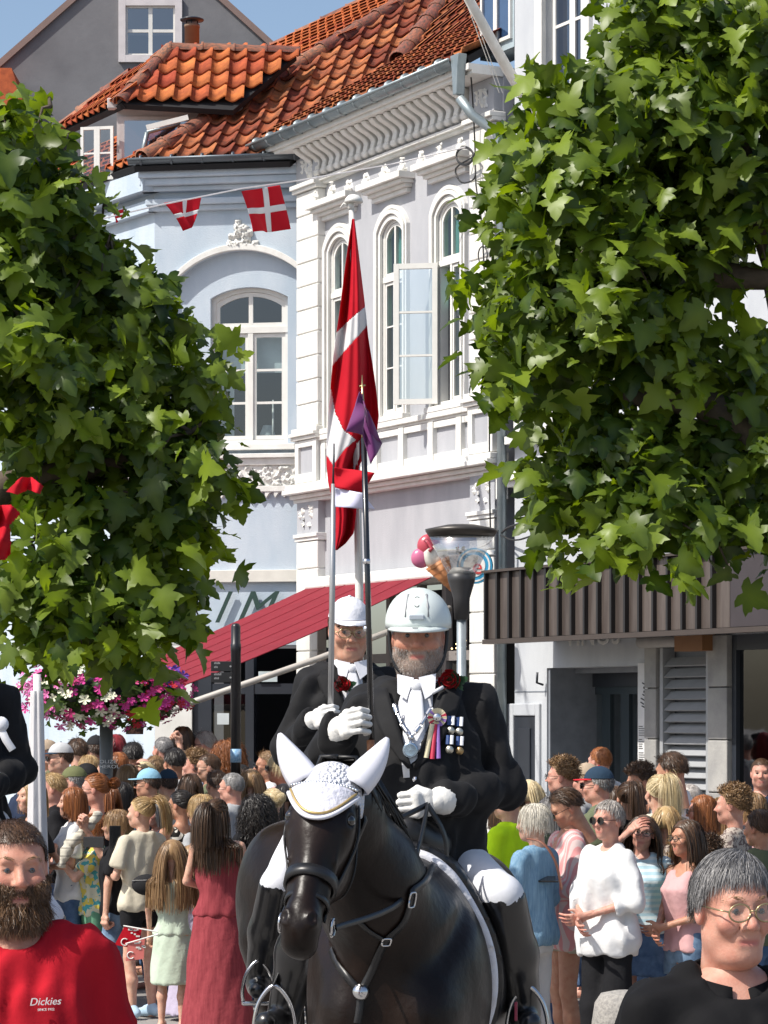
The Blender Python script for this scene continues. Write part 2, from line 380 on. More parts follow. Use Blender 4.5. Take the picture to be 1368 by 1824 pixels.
# ------------------------------------------------------------------ the white house with three arched windows
WF = Frame((-.954, 32.0), (.4637, -.8860))
wh = WF.root('white_house', 'white and lilac stucco house with three narrow arched windows and corbelled eaves', 'house')
wall = MB(); TE = 4.62; ZT = 8.46
cs = (1.02, 2.27, 3.525); hw, zsill, zsp, rise = .25, 5.25, 7.22, .13
edges = [0.0] + [v for c in cs for v in (c - hw, c + hw)] + [TE]
for i in range(0, len(edges), 2): wall.box(edges[i], edges[i + 1], 0, .3, 3.5, ZT)
for c in cs:
    wall.box(c - hw, c + hw, 0, .3, 3.5, zsill)
    arc = arcpts(c, hw, zsp, rise); wall.prism(arc + [(c + hw, ZT), (c - hw, ZT)], 0, .3)
wall.box(-.0, TE, .3, .32, 3.5, ZT) if False else None
wallo = wall.build('wall', greyw, wh)
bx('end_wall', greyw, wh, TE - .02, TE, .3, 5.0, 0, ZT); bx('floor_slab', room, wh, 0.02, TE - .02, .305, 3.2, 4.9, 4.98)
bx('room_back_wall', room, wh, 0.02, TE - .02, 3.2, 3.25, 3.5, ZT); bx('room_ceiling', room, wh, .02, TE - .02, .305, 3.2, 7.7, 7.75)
for k, c in enumerate(cs):
    s = MB()
    for (a0, a1, o, dz) in ((0, .042, .03, 0), (.042, .05, .015, 0), (.05, .085, .055, 0), (.085, .095, .03, 0), (.095, .128, .045, 0)):
        A = [(c - hw - a0, zsill)] + arcpts(c, hw + a0, zsp + a0 * .3, rise + a0 * .9, 16) + [(c + hw + a0, zsill)]
        B = [(c - hw - a1, zsill)] + arcpts(c, hw + a1, zsp + a1 * .3, rise + a1 * .9, 16) + [(c + hw + a1, zsill)]
        s.band(B, A, -o, .005)
    s.build('window_surround', white, wh)
    hood = moulding(MB(), c - .40, c + .40, ((7.58, 7.63, .05),))
    hood.box(c - .43, c + .43, -.09, .02, 7.63, 7.67).box(c - .46, c + .46, -.15, .02, 7.67, 7.71).box(c - .50, c + .50, -.20, .02, 7.71, 7.78)
    h = hood.build('window_hood', white, wh, bevel=.006)
    for i, tt in enumerate((-.42, 0, .42)):
        w_ = .10 if i != 1 else .13
        relief('hood_ornament', white, h, c + tt - w_ * .9, c + tt + w_ * .9, 7.78, 7.93 + (.03 if i == 1 else 0), .10, 100 + k * 5 + i, 26, .05, .01, True)
        MB().ball((c + tt, -.12, 7.81), .045, 8, 6, (1.4, .8, 1)).ball((c + tt, -.12, 7.87), .03, 8, 6, (1, .8, 1.3)).build('hood_rosette', white, h, True)
    # joinery
    fr = MB(); A = [(c - hw, zsill)] + arcpts(c, hw, zsp, rise, 16) + [(c + hw, zsill)]; B = [(c - hw + .03, zsill)] + [(x, z - .03) for x, z in arcpts(c, hw - .03, zsp, rise, 16)] + [(c + hw - .03, zsill)]
    fr.band(A, B, .012, .10); fr.box(c - hw, c + hw, .008, .102, zsill, zsill + .05); fr.box(c - hw, c + hw, .005, .103, 6.70, 6.76); fr.box(c - .018, c + .018, .010, .098, zsill + .05, 6.70)
    f = fr.build('window_frame', whitew, wh)
    for sd in (-1, 1):
        half_arch_sash(wh, c, hw - .03, sd, 6.765, zsp - .03, rise - .004, .022)
        if k == 2 and sd < 0: continue
        sash(wh, min(c + sd * .012, c + sd * (hw - .03)), max(c + sd * .012, c + sd * (hw - .03)), zsill + .055, 6.695, .022, 3)
    bx('window_sill', white, wh, c - hw - .14, c + hw + .14, -.10, .004, 5.19, 5.248, .006)
    # curtains in the upper lights
    cu = MB(); n = 26
    V = [(c - hw + .03 + (2 * hw - .06) * i / n, .13 + .02 * math.sin(i * 1.9), z) for z in (6.3 if k else 5.3, 7.35) for i in range(n + 1)]
    obj('curtain', V, [(i, i + 1, n + 2 + i, n + 1 + i) for i in range(n)], curtain if k else blind, wh, True)
# the casement standing open
op = MB(); osh = empty('open_casement', (3.525 - hw + .02, -.02, 0)); osh.parent = wh; osh.rotation_euler = (0, 0, R(180 + 52))
sash(osh, 0, .46, 5.28, 6.74, -.02, 3, fr=.055, barw=.02, name='window_sash', depth=.045, gl=glass_mat('pale_pane', (.85, .9, .88), .5, .08))
# corbels, eaves
for i in range(22):
    t = .46 + i * .168; pr = []
    for a in range(13):                                                       # S-scroll console, (y, z)
        s = a / 12; pr.append((-(.05 + .24 * s ** 1.5 + .035 * math.sin(s * 9.0)), 8.10 + .30 * s))
    pr += [(0.01, 8.40), (0.01, 8.10)]
    cb = MB().prism(pr, t - .05, t + .05, 'x'); o = cb.build('corbel', white, wh, bevel=.012)
    MB().lathe([(.045, -.055), (.045, .055)], (t, -.075, 8.13), 10, (1, 0, 0)).build('corbel_scroll', white, o, True)
m_ = MB(); m_.box(.1, TE, -.10, .02, 8.03, 8.06).box(.1, TE, -.06, .02, 8.00, 8.03); m_.build('corbel_string_course', white, wh)
m_ = MB(); m_.box(-.3, TE, -.36, .3, 8.405, 8.44).box(-.32, TE, -.40, .3, 8.44, 8.50); m_.build('eaves_cornice', white, wh)
def gutter(fr, par, t0, t1, yo, z, r=.075, m=zinc):
    V = []; n = 9; F = []
    for t in (t0, t1):
        for rr in (r, r - .006):
            V += [(t, yo + rr * math.cos(math.pi + math.pi * i / n), z + rr * math.sin(math.pi + math.pi * i / n)) for i in range(n + 1)]
    k = n + 1
    for i in range(n): F += [(i, i + 1, 2 * k + i + 1, 2 * k + i), (k + i, 3 * k + i, 3 * k + i + 1, k + i + 1), (i, k + i, k + i + 1, i + 1), (2 * k + i, 2 * k + i + 1, 3 * k + i + 1, 3 * k + i)]
    F += [(0, 2 * k, 3 * k, k), (n, k + n, 3 * k + n, 2 * k + n)]
    g_ = obj('gutter', V, F, m, par, True); x = t0 + .15
    while x < t1:
        MB().lathe([(r + .006, -.012), (r + .006, .012)], (x, yo, z - .004), 14, (1, 0, 0)).build('gutter_bracket', m, g_, True); x += .36
    MB().lathe([(.018, t0), (.018, t1)], (0, 0, 0), 8, (1, 0, 0)).xf(Matrix.Translation((0, yo - r, z))).build('gutter_bead', m, g_, True)
    return g_
gutter(WF, wh, -.35, 4.42, -.44, 8.56)
hopper = MB().prism([(4.40, 8.60), (4.58, 8.60), (4.55, 8.46), (4.53, 8.20), (4.46, 8.20), (4.43, 8.46)], -.49, -.39); hopper.build('rain_hopper', zinc, wh, bevel=.01)
MB().tube([(4.49, -.43, 8.18), (4.56, -.32, 8.0), (4.72, -.14, 7.82), (4.74, -.09, 7.6), (4.74, -.09, .1)], .05, 10).build('downpipe', zinc, wh, True)
# quoined pilasters
def quoins(par, t0, t1, z0, z1, n, out):
    h = (z1 - z0) / n
    bx('pilaster_core', white, par, t0 + .012, t1 - .012, -out + .02, .02, z0, z1)
    for i in range(n): bx('quoin', white, par, t0, t1, -out + random.uniform(-.003, .003), .01, z0 + i * h + .006, z0 + (i + 1) * h - .006, .009)
for (t0, t1) in ((.10, .64), (4.10, 4.60)):
    quoins(wh, t0, t1, 5.30, 7.96, 10, .10)
    moulding(MB(), t0 - .04, t1 + .04, ((7.962, 8.0, .14), (8.0, 8.05, .17))).build('pilaster_capital', white, wh, bevel=.006)
    bx('capital_block', greyw, wh, t0, t1, -.10, .02, 8.07, 8.40); relief('acanthus', white, wh, t0 + .14, t1 - .12, 8.12, 8.32, .10, 5, 22, .03, .012)
    moulding(MB(), t0 - .05, t1 + .05, ((5.16, 5.20, .15), (5.20, 5.24, .18), (5.24, 5.295, .14))).build('pedestal_cap', white, wh, bevel=.006)
    b = MB(); b.box(t0, t0 + .09, -.12, .01, 4.68, 5.155).box(t1 - .09, t1, -.12, .01, 4.68, 5.155).box(t0 + .09, t1 - .09, -.119, .01, 4.68, 4.78).box(t0 + .09, t1 - .09, -.119, .01, 5.08, 5.155); b.build('pedestal_frame', white, wh, bevel=.004)
    bx('pedestal_panel', greyw, wh, t0 + .09, t1 - .09, -.085, .012, 4.78, 5.08)
    bx('console_block', greyw, wh, t0, t1, -.09, .02, 4.10, 4.47)
    for q in (.14, .36): relief('console_leaf', white, wh, t0 + q - .06, t0 + q + .06, 4.18, 4.42, .09, 9 + int(q * 100), 14, .04, .012)
    moulding(MB(), t0 - .03, t1 + .03, ((4.06, 4.10, .13), (4.02, 4.06, .11))).build('lower_capital', white, wh, bevel=.005)
    quoins(wh, t0, t1, 0.0, 4.015, 13, .10)
moulding(MB(), .62, 4.12, ((5.10, 5.13, .06), (5.13, 5.188, .095))).build('sill_course', white, wh, bevel=.005)
moulding(MB(), .02, 4.68, ((4.46, 4.50, .10), (4.50, 4.545, .15))).build('ledge_lower_moulding', white, wh, bevel=.008)
moulding(MB(), .0, 4.70, ((4.548, 4.60, .24), (4.60, 4.66, .20))).build('ledge', white, wh, bevel=.008)
ps = [.66, 1.02 - .30, 1.02 + .30, 2.27 - .30, 2.27 + .30, 3.525 - .30, 3.525 + .30, 4.08]
for i, t in enumerate(ps):
    if i in (0,): continue
    bx('panel_stile', white, wh, t - .055, t + .055, -.075, .01, 4.67, 5.095, .004)
for i in range(len(ps) - 1):
    a, b_ = ps[i] + .056, ps[i + 1] - .056
    if b_ - a < .05: continue
    bx('panel_rail', white, wh, a, b_, -.06, .01, 4.67, 4.76); bx('panel_rail', white, wh, a, b_, -.06, .01, 5.03, 5.095)
    bx('parapet_panel', greyw, wh, a, b_, -.02, .01, 4.76, 5.03)
# shop front below the awning
bx('shop_soffit', white, wh, .64, 4.10, -.02, .3, 3.44, 3.498)
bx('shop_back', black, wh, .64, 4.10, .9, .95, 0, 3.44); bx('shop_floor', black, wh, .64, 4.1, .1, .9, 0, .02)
sf = MB()
for t in (.66, 1.35, 2.05, 2.75, 3.3, 3.62, 4.06): sf.box(t - .04, t + .04, .05, .13, .02, 3.43)
sf.box(.66, 4.06, .052, .128, 2.62, 2.72).box(.66, 4.06, .052, .128, .02, .5)
sf.build('shop_frame', mat('taupe_joinery', (.25, .23, .22), .5), wh)
for i, t in enumerate((.70, 1.39, 2.09, 2.79, 3.34, 3.66)):
    t1 = (1.31, 2.01, 2.71, 3.26, 3.58, 4.02)[i]
    obj('shop_pane', [(t, .09, .5), (t1, .09, .5), (t1, .09, 2.62), (t, .09, 2.62)], [(0, 1, 2, 3)], pane, wh)
ivory = mat('warm_bulb', (1, .72, .35), .4, emit=2.5)
for i in range(34):
    MB().ball((2.6 + 1.4 * random.random(), .02 - .03 * random.random(), 2.74 + .16 * random.random() ** 2), .010, 6, 4).build('fairy_light', ivory, wh, True)

# ------------------------------------------------------------------ blue house
BF = Frame((-.954, 32.1), (.985, -.174))
bh = BF.root('blue_house', 'pale blue stucco corner house with one large arched window and red tiled hip roof', 'house')
c, hwb, z0b, zsb, rb = -.62, .455, 5.17, 6.86, .12
ac, ahw, azs, ar = -.70, .80, 7.02, .37
w = MB(); w.box(-1.72, ac - ahw, 0, .35, 3.0, 8.30); w.prism(arcpts(ac, ahw, azs, ar, 24) + [(ac + ahw, 8.30), (ac - ahw, 8.30)], 0, .35)
w.box(ac - ahw, ac + ahw, 0, .35, 3.0, 5.06); w.build('wall', bluew, bh)
w = MB(); w.box(ac - ahw, c - hwb, .07, .36, 5.06, azs + ar - .0); w.box(c + hwb, ac + ahw, .07, .36, 5.06, azs + ar); w.prism(arcpts(c, hwb, zsb, rb, 18) + [(c + hwb, azs + ar), (c - hwb, azs + ar)], .07, .36); w.box(c - hwb, c + hwb, .07, .36, 5.06, z0b)
w.build('recessed_wall', bluew, bh)
b = MB(); A = [(ac - ahw, 5.07)] + arcpts(ac, ahw, azs, ar, 28) + [(ac + ahw, 5.07)]; B = [(ac - ahw - .075, 5.07)] + arcpts(ac, ahw + .075, azs, ar + .075, 28) + [(ac + ahw + .075, 5.07)]
b.band(B[1:-1], A[1:-1], -.05, .01); b.build('arch_moulding', white, bh, bevel=.008)
relief('arch_crest', white, bh, ac - .21, ac + .21, 7.44, 7.76, .005, 31, 60, .07, .012, True)
fr = MB(); A = [(c - hwb, z0b)] + arcpts(c, hwb, zsb, rb, 16) + [(c + hwb, z0b)]; B = [(c - hwb + .045, z0b)] + [(x, z - .045) for x, z in arcpts(c, hwb - .045, zsb, rb, 16)] + [(c + hwb - .045, z0b)]
fr.band(A, B, .15, .25); fr.box(c - hwb, c + hwb, .145, .252, z0b, z0b + .06); fr.box(c - hwb, c + hwb, .14, .253, 6.46, 6.53); fr.box(c - .03, c + .03, .143, .25, z0b + .06, 6.46)
fr.build('window_frame', whitew, bh)
for sd in (-1, 1):
    half_arch_sash(bh, c, hwb - .045, sd, 6.535, zsb - .045, rb - .004, .165, fr=.045)
    xa, xb = sorted((c + sd * .02, c + sd * (hwb - .045))); sash(bh, xa, xb, z0b + .065, 6.455, .165, 3, fr=.045, barw=.028)
bx('window_sill', white, bh, c - hwb - .1, c + hwb + .1, -.02, .16, 5.10, 5.168, .006)
bx('blind', blind, bh, c - hwb + .05, c + hwb - .05, .31, .32, 6.02, 6.46); bx('curtain', blind, bh, c - hwb + .05, c - hwb + .22, .33, .34, 5.2, 6.2)
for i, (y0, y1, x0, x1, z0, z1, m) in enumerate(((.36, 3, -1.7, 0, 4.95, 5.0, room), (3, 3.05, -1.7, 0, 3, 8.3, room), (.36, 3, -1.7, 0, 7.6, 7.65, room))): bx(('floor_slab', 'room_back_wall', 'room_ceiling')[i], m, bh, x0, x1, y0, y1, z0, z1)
cs_ = MB().tube([(c + .2, .45, 5.2), (c + .2, .45, 5.62)], .012, 8).ball((c + .2, .45, 5.22), .05).tube([(c + .2, .45, 5.5), (c + .2, .45, 5.72)], .009, 6); cs_.build('candlestick', white, bh, True)
MB().lathe([(.14, 0), (.05, .22)], (c + .1, .6, 5.22), 12).build('lampshade', blind, bh, True)
moulding(MB(), -1.78, .1, ((5.0, 5.05, .10), (4.92, 5.0, .06))).build('sill_course', white, bh, bevel=.006)
bx('frieze_panel', white, bh, -1.73, .08, -.03, .01, 4.68, 4.92); relief('frieze_scrollwork', white, bh, -1.7, .06, 4.69, 4.90, .03, 77, 190, .045, .012)
bx('corbel_table', white, bh, -1.75, .08, -.07, .01, 4.615, 4.68, .004)
x = -1.72
while x < .02:
    pr = [(x - .05, 4.614), (x - .05, 4.575), (x - .035, 4.545), (x - .02, 4.57), (x + .0, 4.60), (x + .03, 4.614)]
    MB().prism(pr[::-1], -.06, .01).build('scallop', white, bh); x += .105
moulding(MB(), -1.74, .1, ((3.58, 3.72, .06),)).build('string_course', mat('cream_paint', (.66, .64, .58), .6), bh, bevel=.006)
moulding(MB(), -1.80, .1, ((7.86, 7.92, .07), (7.92, 7.99, .12))).build('lower_cornice', bluew, bh, bevel=.01)
moulding(MB(), -1.86, .1, ((8.08, 8.14, .10), (8.14, 8.22, .17), (8.22, 8.31, .22))).build('eaves_cornice', bluew, bh, bevel=.012)
gutter(BF, bh, -1.95, .15, -.30, 8.41, .055, mat('dark_zinc', (.12, .14, .16), .4, .5))
# ground floor: pale posts, dark opening
bx('ground_floor_wall', white, bh, -1.72, -1.28, 0, .3, 0, 3.0); bx('lintel', bluew, bh, -1.72, .1, .0, .3, 2.86, 3.0)
bx('shop_door_frame', darkf, bh, -1.28, -1.06, .05, .2, 0, 2.86); bx('shop_door_frame', darkf, bh, -.66, -.56, .05, .2, 0, 2.86); bx('shop_transom', darkf, bh, -1.06, 0, .06, .18, 2.3, 2.42)
obj('shop_pane', [(-1.06, .1, .1), (-.66, .1, .1), (-.66, .1, 2.3), (-1.06, .1, 2.3)], [(0, 1, 2, 3)], pane, bh)
bx('notice', mat('notice_paper', (.55, .6, .62), .7), bh, -1.0, -.86, .085, .09, 1.95, 2.08)
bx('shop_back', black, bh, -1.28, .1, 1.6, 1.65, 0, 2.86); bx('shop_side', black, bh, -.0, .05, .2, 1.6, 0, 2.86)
bx('interior_lamp_panel', mat('pale_sign', (.5, .58, .6), .5), bh, -.5, -.28, .03, .05, 2.44, 2.56)
# script lettering over the awning
text('shop_lettering', 'l Mar', .52, mat('sign_green', (.02, .05, .04), .4), bh, (-1.02, -.06, 3.12), shear=.45, ext=.012)
# left, receding side
LF = Frame(BF.W((-1.72, 0, 0))[:2] - np.array([.55, -.835]) * 4.2, (.55, -.835))
side = MB(); side.box(0, 4.2, .0, .3, 0, 8.3)
side.xf(Matrix.Identity(4)); so = obj('side_wall', BF.L(LF.W(side.verts())), side.F, bluew, bh)
for nm, z0, z1, o_ in (('side_string_course', 3.58, 3.72, .06), ('side_cornice', 7.86, 7.99, .1), ('side_eaves', 8.08, 8.31, .2), ('side_sill_course', 4.92, 5.05, .08), ('side_frieze', 4.6, 4.9, .04)):
    q = MB().box(0, 4.2 + o_ * .4, -o_, .02, z0, z1); obj(nm, BF.L(LF.W(q.verts())), q.F, white if 'str' in nm or 'fr' in nm else bluew, bh)
for tc in (1.1, 2.2, 3.3):
    q = MB(); A = [(tc - .34, 5.1)] + arcpts(tc, .34, 6.95, .2, 14) + [(tc + .34, 5.1)]; B = [(tc - .44, 5.1)] + arcpts(tc, .44, 6.95, .3, 14) + [(tc + .44, 5.1)]; q.band(B, A, -.06, .02)
    so_ = obj('side_window_surround', BF.L(LF.W(q.verts())), q.F, white, bh)
    q = MB().prism(A, -.012, .01); obj('side_window_pane', BF.L(LF.W(q.verts())), q.F, MATS['blue_reflection_tint'] if False else darkf, bh)
    q = MB().box(tc - .02, tc + .02, -.03, 0, 5.1, 7.1).box(tc - .34, tc + .34, -.028, 0, 6.3, 6.36).box(tc - .34, tc + .34, -.027, 0, 5.7, 5.73); obj('side_window_bars', BF.L(LF.W(q.verts())), q.F, whitew, bh)

# ------------------------------------------------------------------ roofs
roof = empty('roof'); roof.parent = bh
E0 = BF.W((-1.80, -.24, 8.42)); pb = R(36)
ub = BF.y * math.cos(pb) + np.array([0, 0, math.sin(pb)]); nb = np.cross(BF.u, ub)
HB = lambda x, y: hit(x, y, E0, nb)
hip_top = HB(795, -44)
slope(BF, bh, 'roof_slope', E0, BF.u, ub, [HB(238, 292), HB(515, 283), HB(735, 98), HB(793, 0), HB(826, -44), HB(795, -44)], 'w', tilem, .205, .30)
bpy.data.objects.remove(roof)
hipd = unit(hip_top - E0); e2 = np.array([-.55, .835, 0.0]); no = np.cross(hipd, e2); no = no if no[2] > 0 else -no
HO = lambda x, y: hit(x, y, E0, no)
uo = unit(np.cross(no, e2)); uo = uo if uo[2] > 0 else -uo
slope(BF, bh, 'roof_slope', E0, e2, uo, [E0, hip_top, HO(665, -5), HO(485, 86), E0 + e2 * 4.0 + uo * .8, E0 + e2 * 4.0], 'o', tileo, .205, .30)
hips = empty('hip_ridge'); hips.parent = bh
ridge(BF, hips, E0 + np.array([0, 0, .02]), hip_top, .105, .36)
ridge(BF, hips, HO(485, 86), HO(665, -5), .09, .36)
ridge(BF, hips, HB(710, 112) + np.array([0, 0, .03]), HB(826, -44), .12, .36)
# white house roof strip
Q = HB(735, 98); ql = WF.L(Q); g0 = WF.W((-.35, -.40, 8.60)); pw = math.atan2(ql[2] - 8.60, ql[1] + .40)
uw = WF.y * math.cos(pw) + np.array([0, 0, math.sin(pw)]); nw = np.cross(WF.u, uw)
HW = lambda x, y: hit(x, y, g0, nw)
slope(WF, wh, 'roof_slope', g0, WF.u, uw, [g0, WF.W((4.55, -.40, 8.60)), WF.W((4.62, ql[1] + .2, ql[2] + .35)), Q], 'w2', tilem, .205, .30)
Q2 = HB(824, -42)
slope(WF, wh, 'roof_slope', Q, WF.u, unit(Q2 - Q), [Q, Q2, Q2 + WF.u * 2.5, Q + WF.u * 1.8], 'w2', tilem, .205, .30)
bx('party_wall_flashing', zinc, wh, 4.5, 4.66, .3, 1.6, 8.9, 9.3)
MB().prism([(3.9, 8.92), (4.5, 9.28), (4.5, 9.42), (3.9, 9.02)], .25, .55).build('skylight_frame', zinc, wh, bevel=.01)
# dormer on the left slope
dm = empty('dormer', BF.L(P(205, 300, 33.0))); dm.parent = bh; dm.rotation_euler = (0, 0, -BF.rz)
D0 = P(205, 300, 33.0)
def dl(x, y, d): return P(x, y, d) - D0
pinkw = mat('pinkish_boards', (.55, .50, .49), .6, na=.15); 
q = MB(); a, b_ = dl(208, 300, 33), dl(432, 185, 33)
q.box(a[0], b_[0], 0, 1.6, a[2] - .3, b_[2] + .05); q.build('dormer_wall', pinkw, dm)
a, b_ = dl(200, 196, 33), dl(420, 182, 33); bx('dormer_fascia', pinkw, dm, a[0] - .05, b_[0], -.10, .02, a[2], b_[2] + .03, .01)
a, b_ = dl(222, 296, 33), dl(345, 216, 33); brownrefl = glass_mat('brown_reflection_tint', (.35, .25, .2), .35)  # brownish reflection put in as the colour of the dormer pane
bx('dormer_window_frame', pinkw, dm, a[0] - .06, b_[0] + .06, -.03, .0, a[2] - .05, b_[2] + .05); obj('pane', [(a[0], -.035, a[2]), (b_[0], -.035, a[2]), (b_[0], -.035, b_[2]), (a[0], -.035, b_[2])], [(0, 1, 2, 3)], brownrefl, dm)
# dormer roof
De = P(214, 181, 32.7); pd = R(44); ud = np.array([0, math.cos(pd), math.sin(pd)]); nd = np.cross([1, 0, 0], ud)
HD = lambda x, y: hit(x, y, De, nd); WFx = Frame((0, 0), (1, 0))
class DF(Frame):
    def __init__(s): s.m = np.eye(3); s.o = D0
DFr = DF()
slope(DFr, dm, 'dormer_roof_slope', De, np.array([1., 0, 0]), ud, [HD(214, 181), HD(302, 86), HD(528, 95), HD(415, 192)], 'd', tileo, .205, .30)
apex = HD(302, 86); lft = P(100, 235, 34.8); nl = np.cross(apex - De, lft - De); nl = nl if nl[2] > 0 else -nl
al = unit(lft - De); upl = unit(np.cross(nl, al)); upl = upl if upl[2] > 0 else -upl
slope(DFr, dm, 'dormer_roof_slope', De, al, upl, [De, apex, hit(232, 132, De, nl), lft], 'd', tileo, .205, .30)
hd = empty('dormer_ridge'); hd.parent = dm
ridge(DFr, hd, De, apex, .09, .30); ridge(DFr, hd, apex, HD(530, 93), .085, .34); ridge(DFr, hd, lft, hit(232, 132, De, nl), .09, .32)
# open casement of the dormer, and the tilted roof light
oc = empty('dormer_casement', dl(203, 320, 32.9)); oc.parent = dm; oc.rotation_euler = (0, 0, R(180 - 12))
hh = 95 / 5000 * 32.9
o1 = sash(oc, 0, .20, 0, hh, 0, 2, fr=.035, barw=.02); o2 = sash(oc, .20, .40, 0, hh, 0.0005, 2, fr=.035, barw=.02)
K = [P(250, 292, 32.75), P(368, 222, 33.5), P(440, 186, 33.6), P(262, 236, 32.7)]
def bar(m, pts, r, name, par, org, n=6): return MB().tube([np.asarray(p) - org for p in pts], r, n).build(name, m, par, True)
for i in range(4): bar(zinc, [K[i], K[(i + 1) % 4]], .028, 'roof_light_frame', dm, D0)
obj('roof_light_pane', [k - D0 for k in K], [(0, 1, 2, 3)], pane2, dm)
MB().box(0, .5, -.012, .012, 0, .06).xf(Matrix.Translation(dl(262, 232, 32.6)) @ Matrix.Rotation(R(-14), 4, 'Y')).build('roof_light_sash', whitew, dm)
# ------------------------------------------------------------------ grey gable house behind
gg = P(265, -112, 42); zb = 0
gr = empty('grey_gable_house', (gg[0], 42, 0), 0, 'dark grey rendered gable house behind the red roofs, with a white attic window', 'house')
gm = mat('grey_render', (.185, .185, .195), .85, col2=(.125, .125, .135), ns=.9, bump=.2, bs=20, detail=9)
def gl_(x, y): p = P(x, y, 42); return (p[0] - gg[0], p[2])
xl, zl = gl_(-40, 150); xr, zr = gl_(570, 158)
x0, zz0 = gl_(215, 108); x1, zz1 = gl_(321, 2)
ap = (0, gg[2])
zx0 = zl + (x0 - xl) / (0 - xl) * (ap[1] - zl); zx1 = zr + (xr - x1) / xr * (ap[1] - zr)
q = MB(); q.prism([(xl, 0), (x0, 0), (x0, zx0), (xl, zl)], 0, .4); q.prism([(x1, 0), (xr, 0), (xr, zr), (x1, zx1)], 0, .4); q.prism([(x0, zz1), (x1, zz1), (x1, zx1), (0, ap[1]), (x0, zx0)], 0, .4); q.box(x0, x1, 0, .4, 0, zz0)
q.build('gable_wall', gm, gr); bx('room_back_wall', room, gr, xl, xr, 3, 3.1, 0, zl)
for s_, (xa, za) in ((-1, (xl, zl)), (1, (xr, zr))):
    V = [(0, -.05, ap[1] + .12), (xa * 1.03, -.05, za + .0), (xa * 1.03, 9, za), (0, 9, ap[1] + .12), (0, -.05, ap[1]), (xa * 1.03, -.05, za - .12), (xa * 1.03, 9, za - .12), (0, 9, ap[1])]
    obj('roof_slope', V, [(0, 1, 2, 3), (4, 7, 6, 5), (0, 4, 5, 1), (1, 5, 6, 2), (2, 6, 7, 3), (0, 3, 7, 4)], mat('grey_fascia_tile', (.22, .15, .13), .7), gr)
fr = MB(); w_ = .075
fr.box(x0 - .03, x0 + w_, -.05, .1, zz0 - .03, zz1 + .03).box(x1 - w_, x1 + .03, -.05, .1, zz0 - .03, zz1 + .03).box(x0 + w_, x1 - w_, -.049, .1, zz0 - .03, zz0 + w_).box(x0 + w_, x1 - w_, -.049, .1, zz1 - w_, zz1 + .03); fr.build('window_frame', mat('pinkish_white_paint', (.62, .58, .58), .5), gr)
xm = (x0 + x1) / 2
for a, b_ in ((x0 + w_, xm), (xm, x1 - w_)): sash(gr, a, b_, zz0 + w_, zz1 - w_, .0, 2, fr=.03, barw=.045, gl=pane2)
bx('folded_linen', mat('dark_linen', (.02, .03, .06), .9), gr, x0 + .1, x1 - .1, .3, .6, zz0 + .1, zz0 + .45)
fl = P(10, 92, 40); fr_ = empty('far_roof', (fl[0], 41, 0), 0, 'corner of a far red tiled roof at the left edge', 'roof')
MB().prism([(-1.2, 0), (.12, 0), (.12, fl[2] - .5), (-.05, fl[2]), (-1.2, fl[2])], 0, 2).build('roof_slope', tileo, fr_)
ch = P(342, 80, 36); chim = empty('chimney_flue', (ch[0], 36, ch[2] - .4), 0, 'small brown chimney flue with a flat metal cap above the dormer', 'chimney')
MB().lathe([(.095, 0), (.095, .62), (.10, .62), (.10, .66)], n=16).build('flue_pipe', mat('brown_flue', (.22, .14, .09), .6), chim, True)
MB().lathe([(.02, .70), (.15, .71), (.155, .725), (.10, .745), (.01, .75)], n=18).tube([(-.07, 0, .64), (-.07, 0, .71)], .008).tube([(.07, 0, .64), (.07, 0, .71)], .008).tube([(0, -.07, .64), (0, -.07, .71)], .008).build('flue_cap', darkf, chim, True)

# ------------------------------------------------------------------ right-hand house with the metal canopy
rh = WF.root('grey_house', 'pale grey house at right with dark metal canopy, glazed doors and louvred shutter', 'house')
def rp(x, y, out=0): return WF.px(x, y, out)
tL = 4.84
d0, zd1 = rp(974, 1190); d1, _ = rp(1138, 1190); sh0, zs1 = rp(1180, 1172); sh1, _ = rp(1268, 1172); sw0, zw1 = rp(1308, 1160)
w = MB()
w1 = (rp(972, 100)[0], rp(1042, 100)[0]); w2 = (rp(1110, 100)[0], rp(1190, 100)[0])
wz = (7.95, 10.2)
l1 = (rp(935, 700)[0], rp(1000, 700)[0]); l2 = (rp(1080, 700)[0], rp(1150, 700)[0]); lz = (4.9, 7.0)
ops = sorted([l1, l2]); ed = [tL] + [v for o in ops for v in o] + [13]
for i in range(0, len(ed), 2): w.box(ed[i], ed[i + 1], 0, .3, 3.4, 7.4)
for o in ops: w.box(*o, 0, .3, 3.4, lz[0]).box(*o, 0, .3, lz[1], 7.4)
ops = sorted([w1, w2]); ed = [tL] + [v for o in ops for v in o] + [13]
for i in range(0, len(ed), 2): w.box(ed[i], ed[i + 1], 0, .3, 7.4, 11.5)
for o in ops: w.box(*o, 0, .3, 7.4, wz[0]).box(*o, 0, .3, wz[1], 11.5)
w.box(tL, d0, 0, .3, 0, 3.4).box(d0, d1, 0, .3, zd1, 3.4).box(d1, sh0, 0, .3, 0, 3.4).box(sh0, 13, .0, .3, 2.75, 3.4)
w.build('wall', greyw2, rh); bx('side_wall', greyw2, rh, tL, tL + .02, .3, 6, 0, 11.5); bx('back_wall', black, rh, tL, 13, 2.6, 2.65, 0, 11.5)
bx('upper_floor_slab', room, rh, tL + .03, 13, .31, 2.6, 7.4, 7.5); bx('lower_floor_slab', room, rh, tL + .03, 13, .31, 2.6, 3.42, 3.5)
